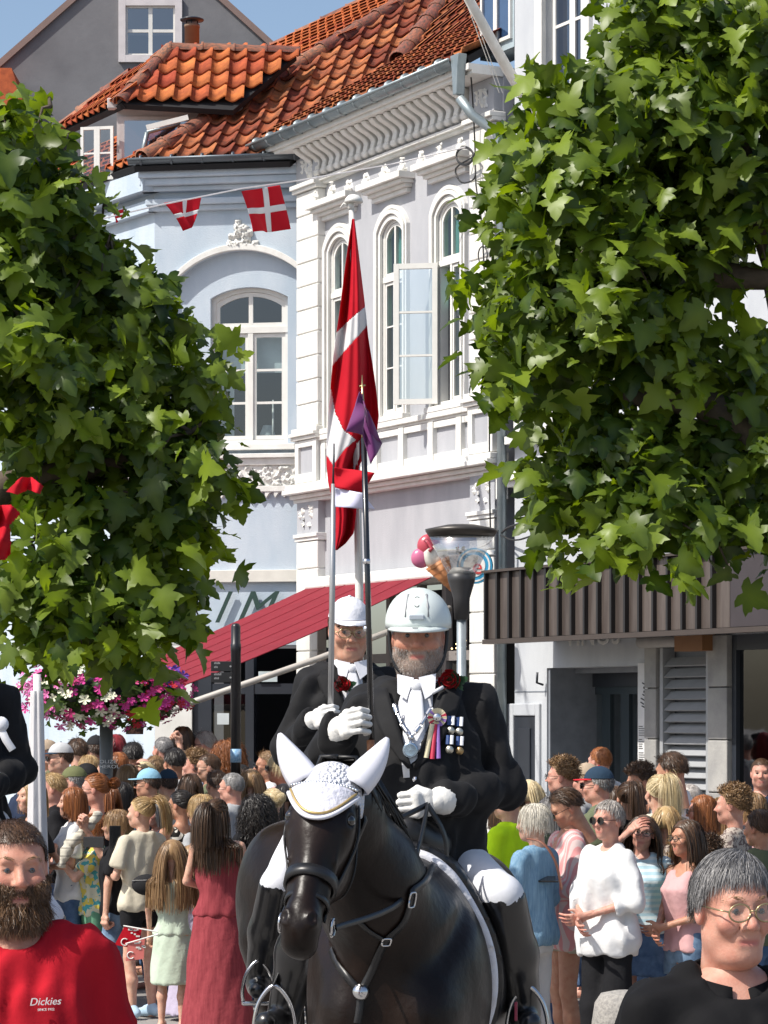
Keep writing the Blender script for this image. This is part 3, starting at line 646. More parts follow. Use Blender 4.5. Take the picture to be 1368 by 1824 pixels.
for o, zz in ((w1, wz), (w2, wz), (l1, lz), (l2, lz)):
    fr = MB(); fr.box(o[0] - .14, o[0], -.05, .1, zz[0] - .1, zz[1] + .14).box(o[1], o[1] + .14, -.05, .1, zz[0] - .1, zz[1] + .14).box(o[0], o[1], -.049, .1, zz[1], zz[1] + .14).box(o[0] - .2, o[1] + .2, -.12, .1, zz[0] - .18, zz[0] - .101); fr.build('window_surround', white, rh, bevel=.006)
    mid = (o[0] + o[1]) / 2
    for a, b_ in ((o[0], mid), (mid, o[1])): sash(rh, a, b_, zz[0], zz[1], .08, 3, fr=.05, barw=.03, gl=pane2)
    bx('curtain', blind, rh, o[0], o[0] + .15, .25, .26, *zz)
moulding(MB(), tL, 13, ((4.36, 4.42, .14), (4.30, 4.36, .09), (4.42, 4.50, .10))).build('string_course', white, rh, bevel=.008)
moulding(MB(), tL, 13, ((7.5, 7.6, .12),)).build('upper_string_course', white, rh, bevel=.008)
for t in (5.6, 7.9, 9.6): bx('lesene', white, rh, t - .12, t + .12, -.04, .01, 4.51, 7.49)
# set-back attic bay beside the white roof
ab = P(858, 60, 28.3); al_ = WF.L(ab)
bb = MB().box(4.15, 4.83, .0, .3, 8.66, 11).build('attic_bay', mat('bluegrey_boards', (.38, .46, .50), .6), rh)
a0, _ = rp(834, 40); a1, _ = rp(884, 40)
for a, b_ in ((4.20, 4.50), (4.50, 4.80)): sash(rh, a, b_, 8.75, 10.6, -.03, 3, fr=.035, barw=.03, gl=pane2)
# canopy
cz0, cz1, co = 2.78, 3.40, .75
ca, _ = rp(868, 1030, co); cb_, _ = rp(1300, 1000, co); cc, _ = rp(1420, 1000, co)
cop = obj_random(mat('brown_metal', (.11, .085, .075), .38, .55, col2=(.17, .14, .125), ns=5, streak=(3, 3, .35), bump=.05, bs=12), .18)
bx('canopy_core', mat('canopy_dark', (.03, .026, .026), .6), rh, ca + .02, cc + 1.5, -co + .06, 0, cz0 + .03, cz1 - .02)
n = 18; s_ = (cb_ - ca) / n
for i in range(n):
    t = ca + i * s_
    bx('canopy_panel', cop, rh, t + .02, t + s_ - .012, -co + random.uniform(0, .008), -co + .05, cz0, cz1)
    bx('canopy_seam', mat('seam_dark', (.018, .016, .016), .5), rh, t - .011, t + .018, -co - .035, -co + .05, cz0 - .004, cz1 + .004)
bx('canopy_end_panel', mat('canopy_end', (.045, .035, .038), .4), rh, cb_ + .02, cc + 1.5, -co - .01, -co + .05, cz0, cz1 + .02)
bx('canopy_trim', mat('brown_trim', (.09, .07, .06), .45, .4), rh, ca - .02, cc + 1.5, -co - .045, -co + .06, cz0 - .05, cz0 - .006); bx('canopy_cap', MATS['brown_trim'], rh, ca - .03, cc + 1.5, -co - .05, 0, cz1 + .006, cz1 + .03)
bx('canopy_return', cop, rh, ca - .02, ca + .015, -co + .05, 0, cz0, cz1)
# door recess
bx('recess_side', slate, rh, d0, d0 + .03, .02, .9, 0, zd1); bx('recess_ceiling', slate, rh, d0, d1, .3, 1.0, zd1 - .05, zd1 - .002); bx('recess_back', slate, rh, d0, d1, .95, 1.0, 0, zd1)
dd = .55
g0_, _ = rp(1018, 1200, -dd); g1_, _ = rp(1150, 1200, -dd)
bx('door_header', darkf, rh, g0_, g1_ + .3, dd - .05, dd + .05, zd1 - .18, zd1 - .05)
k = 4; ws = (g1_ - g0_) / k
for i in range(k): sash(rh, g0_ + i * ws, g0_ + (i + 1) * ws, .05, zd1 - .18, dd - .02, 1, fr=.075, name='door_leaf', m=mat('door_paint', (.035, .05, .06), .4), depth=.05, gl=pane)
pp0, _ = rp(1136, 1200, .02); pp1, _ = rp(1154, 1200, .02)
bx('menu_board', mat('menu_white', (.70, .69, .68), .5), rh, pp0, pp1, -.02, -.002, 1.4, zd1 + .02)
for i in range(26):
    z = 1.95 - i * .02
    if i % 6 == 5: continue
    bx('menu_line', mat('ink', (.08, .08, .08), .8), rh, pp0 + .02, pp0 + .02 + (pp1 - pp0 - .05) * random.uniform(.4, 1), -.024, -.021, z, z + .006)
for i in range(7): MB().tube([(pp0 + .08 + .03 * math.sin(i), -.022, 2.35 - i * .035), (pp0 + .12 + .02 * math.cos(i * 2), -.022, 2.33 - i * .035)], .006, 5).build('menu_drawing', MATS['ink'], rh)
# white round sign whose top is hidden by the canopy
tq, zq = rp(1010, 1168); text('wall_lettering', 'VINOS', .34, white, rh, (tq, -.03, zq + .09))
# panel door, quarter frame
q0, qz = rp(918, 1275); q1, _ = rp(957, 1275)
b = MB(); b.box(q0 - .12, q0, -.03, .01, 0, qz + .12).box(q1, q1 + .08, -.03, .01, 0, qz + .12).box(q0, q1, -.029, .01, qz, qz + .12); b.build('hatch_frame', greyw2, rh, bevel=.01)
b = MB(); b.box(q0, q1, -.012, .01, 0, qz); b.box(q0 + .1, q1 - .1, -.03, .0, .3, qz - .12); b.build('hatch_door', darkf, rh, bevel=.008)
MB().tube([(q1 + .16, -.03, qz + .3), (q1 + .16, -.1, qz + .32), (q1 + .17, -.1, qz + .42)], .012).build('wall_hook', darkf, rh, True)
for z in (2.28, 1.3): bx('wall_joint', slate, rh, tL, d0, -.004, .0, z, z + .012)
# stone piers, louvred shutter, shop window
stone = obj_random(mat('pier_stone', (.36, .35, .33), .8, col2=(.26, .255, .25), ns=4, bump=.3, bs=40), .12)
for (a, b_) in ((rp(1157, 1200)[0], sh0 - .02), (sh1 + .02, sw0 - .03)):
    for i in range(6): bx('pier_stone', stone, rh, a, b_, -.06, .02, i * .46 + .005, i * .46 + .455, .008)
lv = mat('louvre_grey', (.36, .37, .38), .45, na=.1)
bx('shutter_backing', slate, rh, sh0, sh1, .12, .14, 0, 2.75)
for i in range(24):
    z = .2 + i * .1
    MB().prism([(-.02, z), (.06, z + .075), (.075, z + .07), (-.005, z - .008)], sh0 + .05, sh1 - .05, 'x').build('louvre', lv, rh)
bx('shutter_stile', lv, rh, sh0, sh0 + .05, -.03, .1, 0, 2.66); bx('shutter_stile', lv, rh, sh1 - .05, sh1, -.03, .1, 0, 2.66)
MB().tube([(sh0 - .2, -.1, 2.72), (sh1 + .05, -.1, 2.72)], .06, 10).build('rolled_blind', mat('grey_canvas', (.4, .38, .36), .8), rh, True)
bx('blind_box', mat('ochre_wood', (.28, .13, .05), .6), rh, sh0 + .45, sh1 + .1, -.17, -.02, 2.62, 2.80)
bx('shop_window_frame', darkf, rh, sw0 - .02, sw0 + .04, -.01, .08, 0, 2.75); bx('shop_window_frame', darkf, rh, sw0, 13, -.008, .078, 2.62, 2.75)
obj('shop_window_pane', [(sw0, .03, .3), (13, .03, .3), (13, .03, 2.64), (sw0, .03, 2.64)], [(0, 1, 2, 3)], glass_mat('shop_glass', (.28, .28, .28), .14), rh)
print('buildings', round(time.time() - T0, 1))
# ------------------------------------------------------------------ awning
awm = mat('awning_red', (.21, .018, .030), .85, na=.15, ns=3, spec=.2)
aw = WF.root('red_awning', 'large red fabric awning sloping out from the white house over the cafe', 'awning')
za0, za1, ol = 3.50, 2.20, 3.25
for i in range(6):
    t0 = .45 + i * (2.95 / 6); t1 = t0 + 2.95 / 6 - .001
    V = []; n = 8
    for j in range(n + 1):
        s = j / n; z = za0 + (za1 - za0) * s - .05 * math.sin(math.pi * s)
        V += [(t0, -.1 - ol * s, z), (t1, -.1 - ol * s, z), (t0, -.1 - ol * s, z - .006), (t1, -.1 - ol * s, z - .006)]
    F = []
    for j in range(n): a = 4 * j; F += [(a, a + 1, a + 5, a + 4), (a + 2, a + 6, a + 7, a + 3), (a, a + 4, a + 6, a + 2), (a + 1, a + 3, a + 7, a + 5)]
    obj('canvas_strip', V, F, awm, aw)
    MB().tube([(t1 + .003, -.1 - ol * s, za0 + (za1 - za0) * s - .05 * math.sin(math.pi * s) + .003) for s in np.linspace(0, 1, 9)], .004, 5).build('canvas_seam', mat('awning_seam', (.26, .03, .045), .85, spec=.2), aw)
bx('awning_cassette', white, aw, .42, 3.44, -.16, -.02, 3.47, 3.60, .02)
bx('front_rail', mat('beige_metal', (.42, .39, .35), .5), aw, .45, 3.40, -.16 - ol, -.08 - ol, za1 - .09, za1 - .01)
for t in (.7, 3.7): MB().tube([(t, -.1, 3.15), (t, -1.6, 2.62), (t, -.1 - ol, 2.06)], .045, 8, flat=.7).build('folding_arm', MATS['beige_metal'], aw, True)
# ------------------------------------------------------------------ plane trees
leafm = leafmat('plane_leaf', (.020, .050, .007), (.20, .275, .026), (1.9, 1.9, .30), .42, .37)
barkm = mat('bark', (.10, .075, .055), .9, col2=(.05, .04, .03), ns=8, bump=.6, bs=25)
LEAF = [(0, 0), (.14, -.10), (.34, -.10), (.50, -.03), (.41, .07), (.32, .14), (.50, .24), (.66, .42), (.50, .42), (.43, .50), (.27, .44), (.30, .60), (.21, .68), (.18, .82), (0, 1.06)]
def leaf_mesh(fold, droop, tint, name='leaf', m=None):
    V = []; F = []
    sp = [(0, 0), (0, .22), (0, .5), (0, 1.0)]
    def z(x, y): return fold * abs(x) - droop * y * y + .05 * math.sin(9 * x + 5 * y)
    V = [(x, y, z(x, y)) for x, y in sp[:3]] + [(0, 1.0, z(0, 1))]
    for s in (-1, 1):
        b = len(V); V += [(s * x, y, z(x, y)) for x, y in LEAF[1:-1]]
        T = [(0, b, b + 1), (0, b + 1, b + 4), (b + 1, b + 2, b + 3), (b + 1, b + 3, b + 4), (0, b + 4, 1), (1, b + 4, b + 5), (b + 5, b + 6, b + 7), (1, b + 5, b + 9), (b + 5, b + 7, b + 8), (b + 5, b + 8, b + 9), (1, b + 9, 2), (2, b + 9, b + 10), (2, b + 10, b + 11), (2, b + 11, b + 12), (2, b + 12, 3)]
        F += [t if s > 0 else t[::-1] for t in T]
    return np.array(V), F
LV = [leaf_mesh(f, d, 0) for f in (-.25, -.05, .2, .35) for d in (.15, .4)]
LSP = np.array([.10, .16, .16, .06] + [-.06, -.06, -.04, 0, .04, -.06, -.04, 0, .02, .08, 0, -.02, -.04] * 2)
def leaf_variants(m):
    out = []
    for V, F in LV:
        for t in (.1, .35, .6, .9): out.append(mesh('leaf', V, F, m, True, {'tint': np.clip(t + LSP, 0, 1)}))
    return out
LM = leaf_variants(leafm)
def basis(nrm, tip):
    z = unit(nrm); y = tip - z * np.dot(tip, z); y = unit(y) if np.linalg.norm(y) > 1e-4 else unit(np.cross(z, [1, 0, .1])); x = np.cross(y, z); return np.array([x, y, z]).T
def tree(name, label, ells, base, d0, count, limbs, seed, size=(.10, .185)):
    r = np.random.default_rng(seed); root = empty(name, base, 0, label, 'tree', 'pollarded plane trees on the square'); B = np.array(base)
    c3 = []; wts = []
    for (x, y, rx, ry, dd) in ells:
        d = d0 + dd; c3.append((P(x, y, d), np.array([rx * d / FPX, .45 + .35 * rx * d / FPX, ry * d / FPX]))); wts.append(rx * ry)
    wts = np.array(wts) / sum(wts); L = []
    k = 0
    while len(L) < count:
        if k == 0:
            c, rad = c3[r.choice(len(c3), p=wts)]; v0 = r.normal(size=3); v0[1] -= .35; v0 /= np.linalg.norm(v0); rr = r.random() ** .33 * (.90 if r.random() < .88 else r.uniform(1.0, 1.35)); p0 = c + v0 * rad * rr; k = int(r.integers(4, 10)); tc = r.random()
        k -= 1; p = p0 + r.normal(size=3) * .07 + np.array([0, 0, -.05 * k]) * r.random(); v = unit(v0 + r.normal(size=3) * .55)
        tip = unit(np.array([v[0] * .8, v[1] * .8, -.55]) + r.normal(size=3) * .45)
        nrm = unit(np.array([v[0] * .55, v[1] * .75 - .25, .75]) + r.normal(size=3) * .5)
        L.append((p, nrm, tip, r.uniform(*size) * (1.0 if r.random() > .25 else .55), float(np.clip((.5 * tc + .5 * r.random()) ** 2.0 * 1.3 + (.3 if k > 6 else 0), 0, 1))))
    L.sort(key=lambda q: q[0][1])
    crown = MB(); CV = []; CF = []; CT = []; n = 0
    for i, (p, nrm, tip, s, tt) in enumerate(L):
        M3 = basis(nrm, tip) * s
        if i < 300:
            M = Matrix(M3.tolist()).to_4x4(); M.translation = Vector(p - B); inst('leaf', LM[int(r.integers(len(LM)))], root, M)
        else:
            V, F = LV[int(r.integers(len(LV)))]; CV.append(V @ M3.T + p - B); CF.append(np.array(F) + n); CT.append(np.clip(tt + LSP, 0, 1)); n += len(V)
    tag(obj('crown', np.concatenate(CV), np.concatenate(CF), leafm, root, True, {'tint': np.concatenate(CT)}), kind='stuff')
    for k, (pts, rr) in enumerate(limbs):
        MB().tube([P(*q) - B for q in pts], rr, 9).build('trunk' if k == 0 else 'limb', barkm, root, True)
    tw = MB()
    for i in range(90):
        p, nrm, tip, s, tt = L[int(r.integers(len(L)))]; q = c3[int(np.argmin([np.linalg.norm(p - c[0]) for c in c3]))][0]
        mid = p * .5 + q * .5 + np.array([0, 0, .08]); tw.tube([q - B, mid - B, p - B], [.014, .009, .004], 5)
    tag(tw.build('twigs', barkm, root, True), kind='stuff')
    return root
dL = 15.5; bl = P(-120, 1275, dL)
tree('plane_tree', 'dense leafy plane tree filling the left side in front of the blue house', [
    (-20, 215, 70, 95, 0), (70, 140, 20, 20, 0), (90, 190, 25, 25, 0), (10, 330, 95, 80, .3), (110, 330, 60, 50, .2), (190, 370, 35, 30, .2), (70, 430, 110, 70, .2), (190, 445, 55, 35, .2), (10, 500, 110, 90, 0), (160, 540, 90, 70, .4), (265, 520, 30, 40, .2), (50, 620, 130, 80, -.2), (220, 620, 90, 70, .1),
    (310, 590, 50, 60, .3), (335, 655, 50, 45, .2), (395, 645, 35, 22, .3), (120, 720, 150, 80, 0), (280, 730, 80, 70, .2), (220, 790, 110, 60, .4), (340, 770, 45, 45, 0), (90, 830, 90, 50, .3), (300, 860, 75, 60, .2), (375, 820, 30, 30, 0), (395, 855, 25, 25, .3),
    (180, 920, 130, 60, .1), (330, 945, 60, 45, .3), (50, 970, 100, 60, -.2), (230, 1020, 110, 55, .1), (335, 1030, 45, 40, .2), (80, 1060, 100, 55, 0), (220, 1075, 110, 40, .3), (320, 1080, 35, 35, 0), (40, 1095, 60, 35, .2), (130, 1095, 80, 30, -.2), (250, 1105, 60, 25, -.1), (95, 1170, 22, 22, -.2)],
    (bl[0], dL, 0), dL, 3300, [([(-120, 1790, dL), (-115, 1275, dL), (-100, 900, dL + .1)], [.20, .17, .15]), ([(-105, 930, dL), (20, 860, dL), (180, 830, dL + .1), (290, 800, dL)], [.12, .09, .06, .03]), ([(-105, 980, dL), (40, 500, dL + .2), (150, 420, dL)], [.10, .06, .03])], 11)
dR = 15.0; br = P(1500, 1275, dR)
tree('plane_tree', 'bright green plane tree with thick dark limbs filling the upper right', [
    (1240, 40, 150, 90, .1), (1120, 40, 55, 50, .2), (1340, 130, 120, 130, 0), (975, 160, 50, 35, .2), (1070, 160, 100, 80, 0), (1200, 200, 150, 90, -.2), (935, 260, 55, 50, .2), (1020, 300, 130, 100, -.1), (1180, 330, 160, 100, .2), (1320, 320, 130, 110, 0),  # lower flag has a paler red, with the light painted into its colour
    (905, 350, 40, 45, 0), (965, 420, 85, 70, .1), (1090, 430, 120, 70, -.2), (1220, 460, 110, 60, .2), (905, 500, 55, 40, .2), (1000, 540, 140, 90, 0), (1130, 570, 130, 90, .1), (838, 490, 22, 18, 0), (895, 590, 45, 45, .1), (960, 640, 110, 60, .2), (1090, 660, 90, 60, .3), (1220, 640, 90, 60, .2), (1320, 620, 80, 60, .3), (905, 670, 28, 30, 0),
    (1330, 740, 70, 80, .1), (1010, 770, 90, 60, .1), (1110, 790, 100, 60, .2), (1220, 770, 90, 50, .3), (975, 840, 40, 38, .2), (1080, 850, 95, 55, 0), (1200, 850, 95, 55, -.1), (1310, 850, 75, 55, .2), (1040, 925, 50, 35, .1), (1130, 925, 75, 35, 0), (1235, 925, 70, 38, -.1), (1180, 965, 55, 22, -.2), (1340, 930, 50, 30, 0)],
    (br[0], dR, 0), dR, 4500, [([(1500, 1790, dR), (1500, 1275, dR), (1480, 850, dR)], [.24, .20, .18]), ([(1480, 900, dR), (1368, 800, dR), (1310, 745, dR), (1240, 715, dR), (1150, 705, dR), (1110, 695, dR - .1)], [.15, .11, .095, .085, .075, .05]),
     ([(1480, 880, dR), (1390, 500, dR), (1270, 490, dR), (1200, 470, dR)], [.14, .10, .08, .04]), ([(1480, 990, dR), (1368, 945, dR), (1290, 945, dR), (1200, 900, dR)], [.11, .09, .07, .03]), ([(1470, 700, dR), (1360, 385, dR), (1300, 200, dR), (1220, 90, dR)], [.12, .09, .06, .03])], 12)
# ------------------------------------------------------------------ flower basket on its post
pb_ = P(186, 1275, 22.6); hb = empty('hanging_basket', (pb_[0], 22.6, 0), 0, 'overflowing flower basket of pink, white, purple and red petunias on a grey post', 'flower basket'); hb.scale = (1.5, 1.5, 1.15)
MB().tube([(0, 0.1, 0), (0, 0.1, 1.967)], .036, 10).build('post', mat('grey_post', (.15, .16, .16), .5), hb, True)
text('post_sticker', 'OLIZE\nHEROL', .035, white, hb, (-.034, .055, 1.449), ext=.001)
MB().lathe([(.05, 0), (.25, .05), (.36, .2), (.38, .24)], (0, .1, 1.817), 18).build('bowl', darkf, hb, True)
r = np.random.default_rng(5); small = leafmat('petunia_leaf', (.02, .05, .012), (.07, .11, .025), (2, 2.4, .8))
CV = []; CF = []; CT = []; n = 0
for i in range(1500):
    v = r.normal(size=3); v /= np.linalg.norm(v); p = np.array([0, .1, 1.967]) + v * np.array([.42, .40, .22]) * r.random() ** .3 + np.array([0, 0, -.10 * r.random() * (1 if r.random() < .3 else 0)])
    V, F = LV[i % 8]; M3 = basis(unit(v + r.normal(size=3) * .5 + [0, -.2, .4]), unit(r.normal(size=3) + v)) * r.uniform(.03, .07)
    CV.append(V @ M3.T + p); CF.append(np.array(F) + n); CT.append(np.full(len(V), r.random())); n += len(V)
tag(obj('foliage', np.concatenate(CV), np.concatenate(CF), small, hb, False, {'tint': np.concatenate(CT)}), kind='stuff')
def flower_mesh(m):
    V = [(0, 0, -.25)]; F = []
    for k in range(5):
        a = 2 * math.pi * k / 5; b = len(V)
        for da, rr, z in ((-.52, .55, .0), (-.34, .95, .12), (0, 1.05, .02), (.34, .95, .12), (.52, .55, .0)): V.append((rr * math.cos(a + da), rr * math.sin(a + da), z))
        F += [(0, b, b + 1), (0, b + 1, b + 2), (0, b + 2, b + 3), (0, b + 3, b + 4)]
    return mesh('flower', V, F, m)
FM = [flower_mesh(mat('petal_' + nme, c_, .55, na=.25, ns=30, sss=.1)) for nme, c_ in (('pink', (.62, .04, .28)), ('magenta', (.42, .012, .13)), ('white', (.72, .72, .55)), ('purple', (.16, .06, .42)), ('red', (.55, .015, .03)), ('rose', (.70, .16, .42)))]
for i in range(290):
    a = r.uniform(-math.pi, 0) if r.random() < .75 else r.uniform(0, math.pi); el = r.uniform(-1.15, .9); v = np.array([math.cos(a) * math.cos(el), math.sin(a) * math.cos(el), math.sin(el)])
    p = np.array([0, .1, 1.967]) + v * np.array([.45, .43, .235]) * r.uniform(.92, 1.12) + np.array([0, 0, -.05 if r.random() < .3 else 0])
    q = r.random(); x = v[0]
    k = (5 if q < .55 else 0 if q < .8 else 2) if x < -.45 else ((2 if q < .62 else 1 if q < .85 else 0) if x < .25 else ((4 if q < .35 else 1 if q < .65 else 0) if el < .35 else (3 if q < .6 else 0)))
    M = Matrix((basis(unit(v + [0, -.4, .1] + r.normal(size=3) * .3), r.normal(size=3)) * r.uniform(.022, .036)).tolist()).to_4x4(); M.translation = Vector(p); inst('flower', FM[k], hb, M)
# ------------------------------------------------------------------ street lamp
lp = P(822, 1275, 22); la = empty('street_lamp', (lp[0], 22, 0), 0, 'street lamp with flat dark disc top and clear conical glass above a grey pole', 'street lamp')
k_ = 22 / 5000
zz = lambda y: CAMH + (CY - y) * k_
MB().lathe([(.0, zz(934)), (.12, zz(935)), (65 * k_, zz(943)), (64 * k_, zz(947)), (58 * k_, zz(956)), (0.0, zz(957))], n=36).build('lamp_disc', mat('lamp_bronze', (.065, .058, .052), .4, .4), la, True)
MB().lathe([(57 * k_, zz(957.5)), (26 * k_, zz(1021))], n=36).build('lamp_glass', glass_mat('lamp_glass', (.80, .80, .80), .32), la, True)
MB().lathe([(56 * k_, zz(957.5)), (54 * k_, zz(960)), (0.001, zz(960))], n=30).build('lamp_reflector', mat('lamp_cream', (.6, .57, .5), .3), la, True)
MB().lathe([(.0, zz(1010)), (16 * k_, zz(1011)), (25 * k_, zz(1022))], n=24).build('lamp_louvre', white, la, True)
MB().lathe([(26 * k_, zz(1022)), (24 * k_, zz(1035)), (15 * k_, zz(1065)), (12.5 * k_, zz(1103)), (.0, zz(1104))], n=28).build('lamp_neck', mat('lamp_dark', (.05, .05, .052), .45, .3), la, True)
MB().tube([(0, 0, 0), (0, 0, zz(1100))], 8.5 * k_, 18).build('lamp_pole', mat('galvanised', (.34, .38, .40), .45, .5, col2=(.25, .29, .31), ns=5), la, True)
# ------------------------------------------------------------------ fingerpost
sp = P(420, 1275, 23.0); sg = empty('fingerpost', (sp[0], 23.0, 0), 0, 'black fingerpost with two short sign blades and a blue sticker', 'signpost'); k_ = 23.0 / 5000; zz = lambda y: CAMH + (CY - y) * k_
MB().lathe([(9.5 * k_, 0), (9.0 * k_, zz(1160)), (9.4 * k_, zz(1159)), (9.4 * k_, zz(1147)), (8.4 * k_, zz(1146)), (8.4 * k_, zz(1116)), (6 * k_, zz(1111)), (.001, zz(1110))], n=20).build('post', mat('post_black', (.012, .012, .014), .35), sg, True)
for i, (y0, y1, tx) in enumerate(((1196, 1178, ''), (1216, 1198, ''))):
    bl_ = bx('sign_blade', mat('blade_black', (.02, .02, .021), .4), sg, -44 * k_, -4 * k_, -.03, -.015, zz(y0), zz(y1), .003); [bx('sign_print_line', mat('sign_print', (.3, .3, .3), .6), bl_, -38 * k_ + q_ * 2.2 * k_, -38 * k_ + (q_ * 2.2 + 1.5) * k_, -.032, -.0305, zz(y1) - (5 + 7 * r_) * k_, zz(y1) - (2 + 7 * r_ - .8 * (q_ % 2)) * k_) for r_ in (0, 1) for q_ in range(5 - 2 * r_ + i)]
    MB().lathe([(.008, 0), (.008, .004)], (-9 * k_, -.031, (zz(y0) + zz(y1)) / 2), 10, (0, -1, 0)).build('sign_symbol', MATS['sign_print'], bl_)
MB().lathe([(9.9 * k_, zz(1358)), (9.9 * k_, zz(1334))], n=20).build('blue_sticker', mat('sticker_blue', (.12, .32, .55), .5, col2=(.4, .55, .7), ns=60), sg, True)
# ------------------------------------------------------------------ ice cream sign, round sign, cables, wall pole
ic = P(775, 990, 27.3); sgn = empty('ice_cream_sign', ic, 0, 'oversized ice cream cone sign with pink and white scoops on the corner', 'sign')
def il(x, y, dy=0): p = P(x, y, 27.3 + dy) - ic; return p
s_ = 27.3 / 5000
for nm, x, y, rr, m in (('scoop', 764, 972, 21, mat('scoop_red', (.50, .07, .10), .3)), ('scoop', 750, 994, 18, mat('scoop_pink', (.55, .14, .26), .3)), ('scoop', 775, 990, 24, mat('scoop_cream', (.68, .66, .58), .35))):
    MB().ball(il(x, y), rr * s_, 20, 14, (1, .55, 1)).V[0]; b = MB().ball(il(x, y, 0 if m != MATS['scoop_cream'] else -.02), rr * s_, 20, 14); b.V[0] = (b.V[0] - il(x, y)) * np.array([1, .6, 1]) + il(x, y); b.build(nm, m, sgn, True)
MB().tube([il(757, 962, -.09), il(763, 968, -.10), il(770, 977, -.10), il(764, 982, -.1)], .018, 8).build('syrup', MATS['scoop_red'], sgn, True)
MB().tube([il(779, 1002), il(808, 1053)], [24 * s_, 4 * s_], 18).build('cone', mat('wafer', (.55, .24, .09), .6, col2=(.38, .14, .05), ns=14), sgn, True)
for i in range(5):
    f = (i + .5) / 5; p, q = il(779, 1002), il(808, 1053); c_ = p + (q - p) * f; MB().lathe([(24 * s_ * (1 - f) + 4 * s_ * f + .003, -.006), (24 * s_ * (1 - f) + 4 * s_ * f + .003, .006)], c_, 16, q - p).build('cone_ridge', MATS['wafer'], sgn)
MB().tube([il(790, 985, .1), P(838, 985, 28.0) - ic], .015).build('bracket', darkf, sgn)
rs = P(846, 1008, 27.6); rsg = empty('round_sign', rs, R(-14), 'round blue and white hanging sign half hidden by the street lamp', 'sign'); s_ = 27.6 / 5000
MB().lathe([(32 * s_, -.03), (32 * s_, .03)], n=32, ax=(0, -1, 0)).build('disc', mat('sign_blue', (.03, .30, .52), .4), rsg)
MB().lathe([(29 * s_, .0), (29 * s_, .034), (26 * s_, .034), (26 * s_, .0)], n=32, ax=(0, -1, 0)).build('ring', white, rsg); MB().lathe([(20 * s_, .0), (20 * s_, .035)], n=32, ax=(0, -1, 0)).build('centre', white, rsg)
text('letter', 'e', .22, mat('sign_red', (.6, .05, .05), .4), rsg, (-.02, -.037, -.08)); MB().tube([(.1, 0, .1), (.22, 0, .1)], .012).tube([(.1, 0, -.1), (.22, 0, -.1)], .012).tube([(.22, 0, -.2), (.22, 0, .35)], .018).build('bracket', darkf, rsg)
cable = mat('cable_black', (.02, .02, .02), .5)
def wire(name, label, pts, rr, m=cable, cat='cable', n=6, sm=6):
    p = [np.array(q) for q in pts]; out = []
    for i in range(len(p) - 1):
        a, b, c_, d_ = p[max(i - 1, 0)], p[i], p[i + 1], p[min(i + 2, len(p) - 1)]
        for j in range(sm):
            t = j / sm; out.append(.5 * (2 * b + (c_ - a) * t + (2 * a - 5 * b + 4 * c_ - d_) * t * t + (3 * b - a - 3 * c_ + d_) * t ** 3))
    out.append(p[-1]); o = out[0]; w_ = MB().tube([q - o for q in out], rr, n).build(name, m, None, True); w_.location = o
    return tag(w_, label, cat)
wc = lambda x, y, o=.16: WF.W((WF.px(x, y, o)[0], -o, WF.px(x, y, o)[1]))
wire('cable', 'black cable running down the right pilaster of the white house', [wc(838, 122, .3), wc(842, 180, .2), wc(846, 260), wc(848, 330), wc(858, 400), wc(866, 560), wc(871, 700), wc(872, 860), wc(874, 960)], .008)
lo = [wc(828 + 15 * math.cos(a), 276 + 16 * math.sin(a) + .3 * a, .2) for a in np.linspace(0, 12.5, 22)]
wire('cable_coil', 'coiled black cable hanging by the third window hood', lo + [wc(812, 300, .2), wc(822, 325, .2), wc(845, 318, .2), wc(846, 290, .18)], .009, sm=4)
wire('cable_coil', 'small coil of cable on the pilaster below the larger coil', [wc(860 + 8 * math.cos(a), 455 + 16 * math.sin(a), .15) for a in np.linspace(0, 11, 18)], .007, sm=3)
wire('cable', 'pair of cables looping from the grey wall to the canopy', [wc(893, 950, .1), wc(905, 940, .2), wc(930, 932, .3), wc(960, 928, .3)], .012)
wire('cable', 'lower slack cable on the grey wall above the canopy', [wc(890, 952, .1), wc(915, 962, .25), wc(945, 955, .3), wc(985, 935, .3)], .009)
jb = wc(897, 868, .05); o = MB().box(-.06, .06, -.06, .02, -.12, .12).build('junction_box', white, None, bevel=.008); o.location = jb; o.rotation_euler = (0, 0, WF.rz); tag(o, 'small white junction box on the grey wall by the downpipe', 'box')
wp = P(985, 255, 27.0); wpo = empty('wall_flagpole', wp, 0, 'thick white flagpole slanting up from the grey house wall', 'flagpole')
MB().tube([P(985, 255, 27.0) - wp, P(905, 125, 26.0) - wp, P(822, -25, 24.8) - wp], [.055, .05, .042], 14).build('pole', white, wpo, True)
MB().tube([P(895, 165, 26.2) - wp, P(838, 10, 25.2) - wp], .004, 4).tube([P(889, 165, 26.25) - wp, P(832, 8, 25.25) - wp], .004, 4).build('halyard', white, wpo)
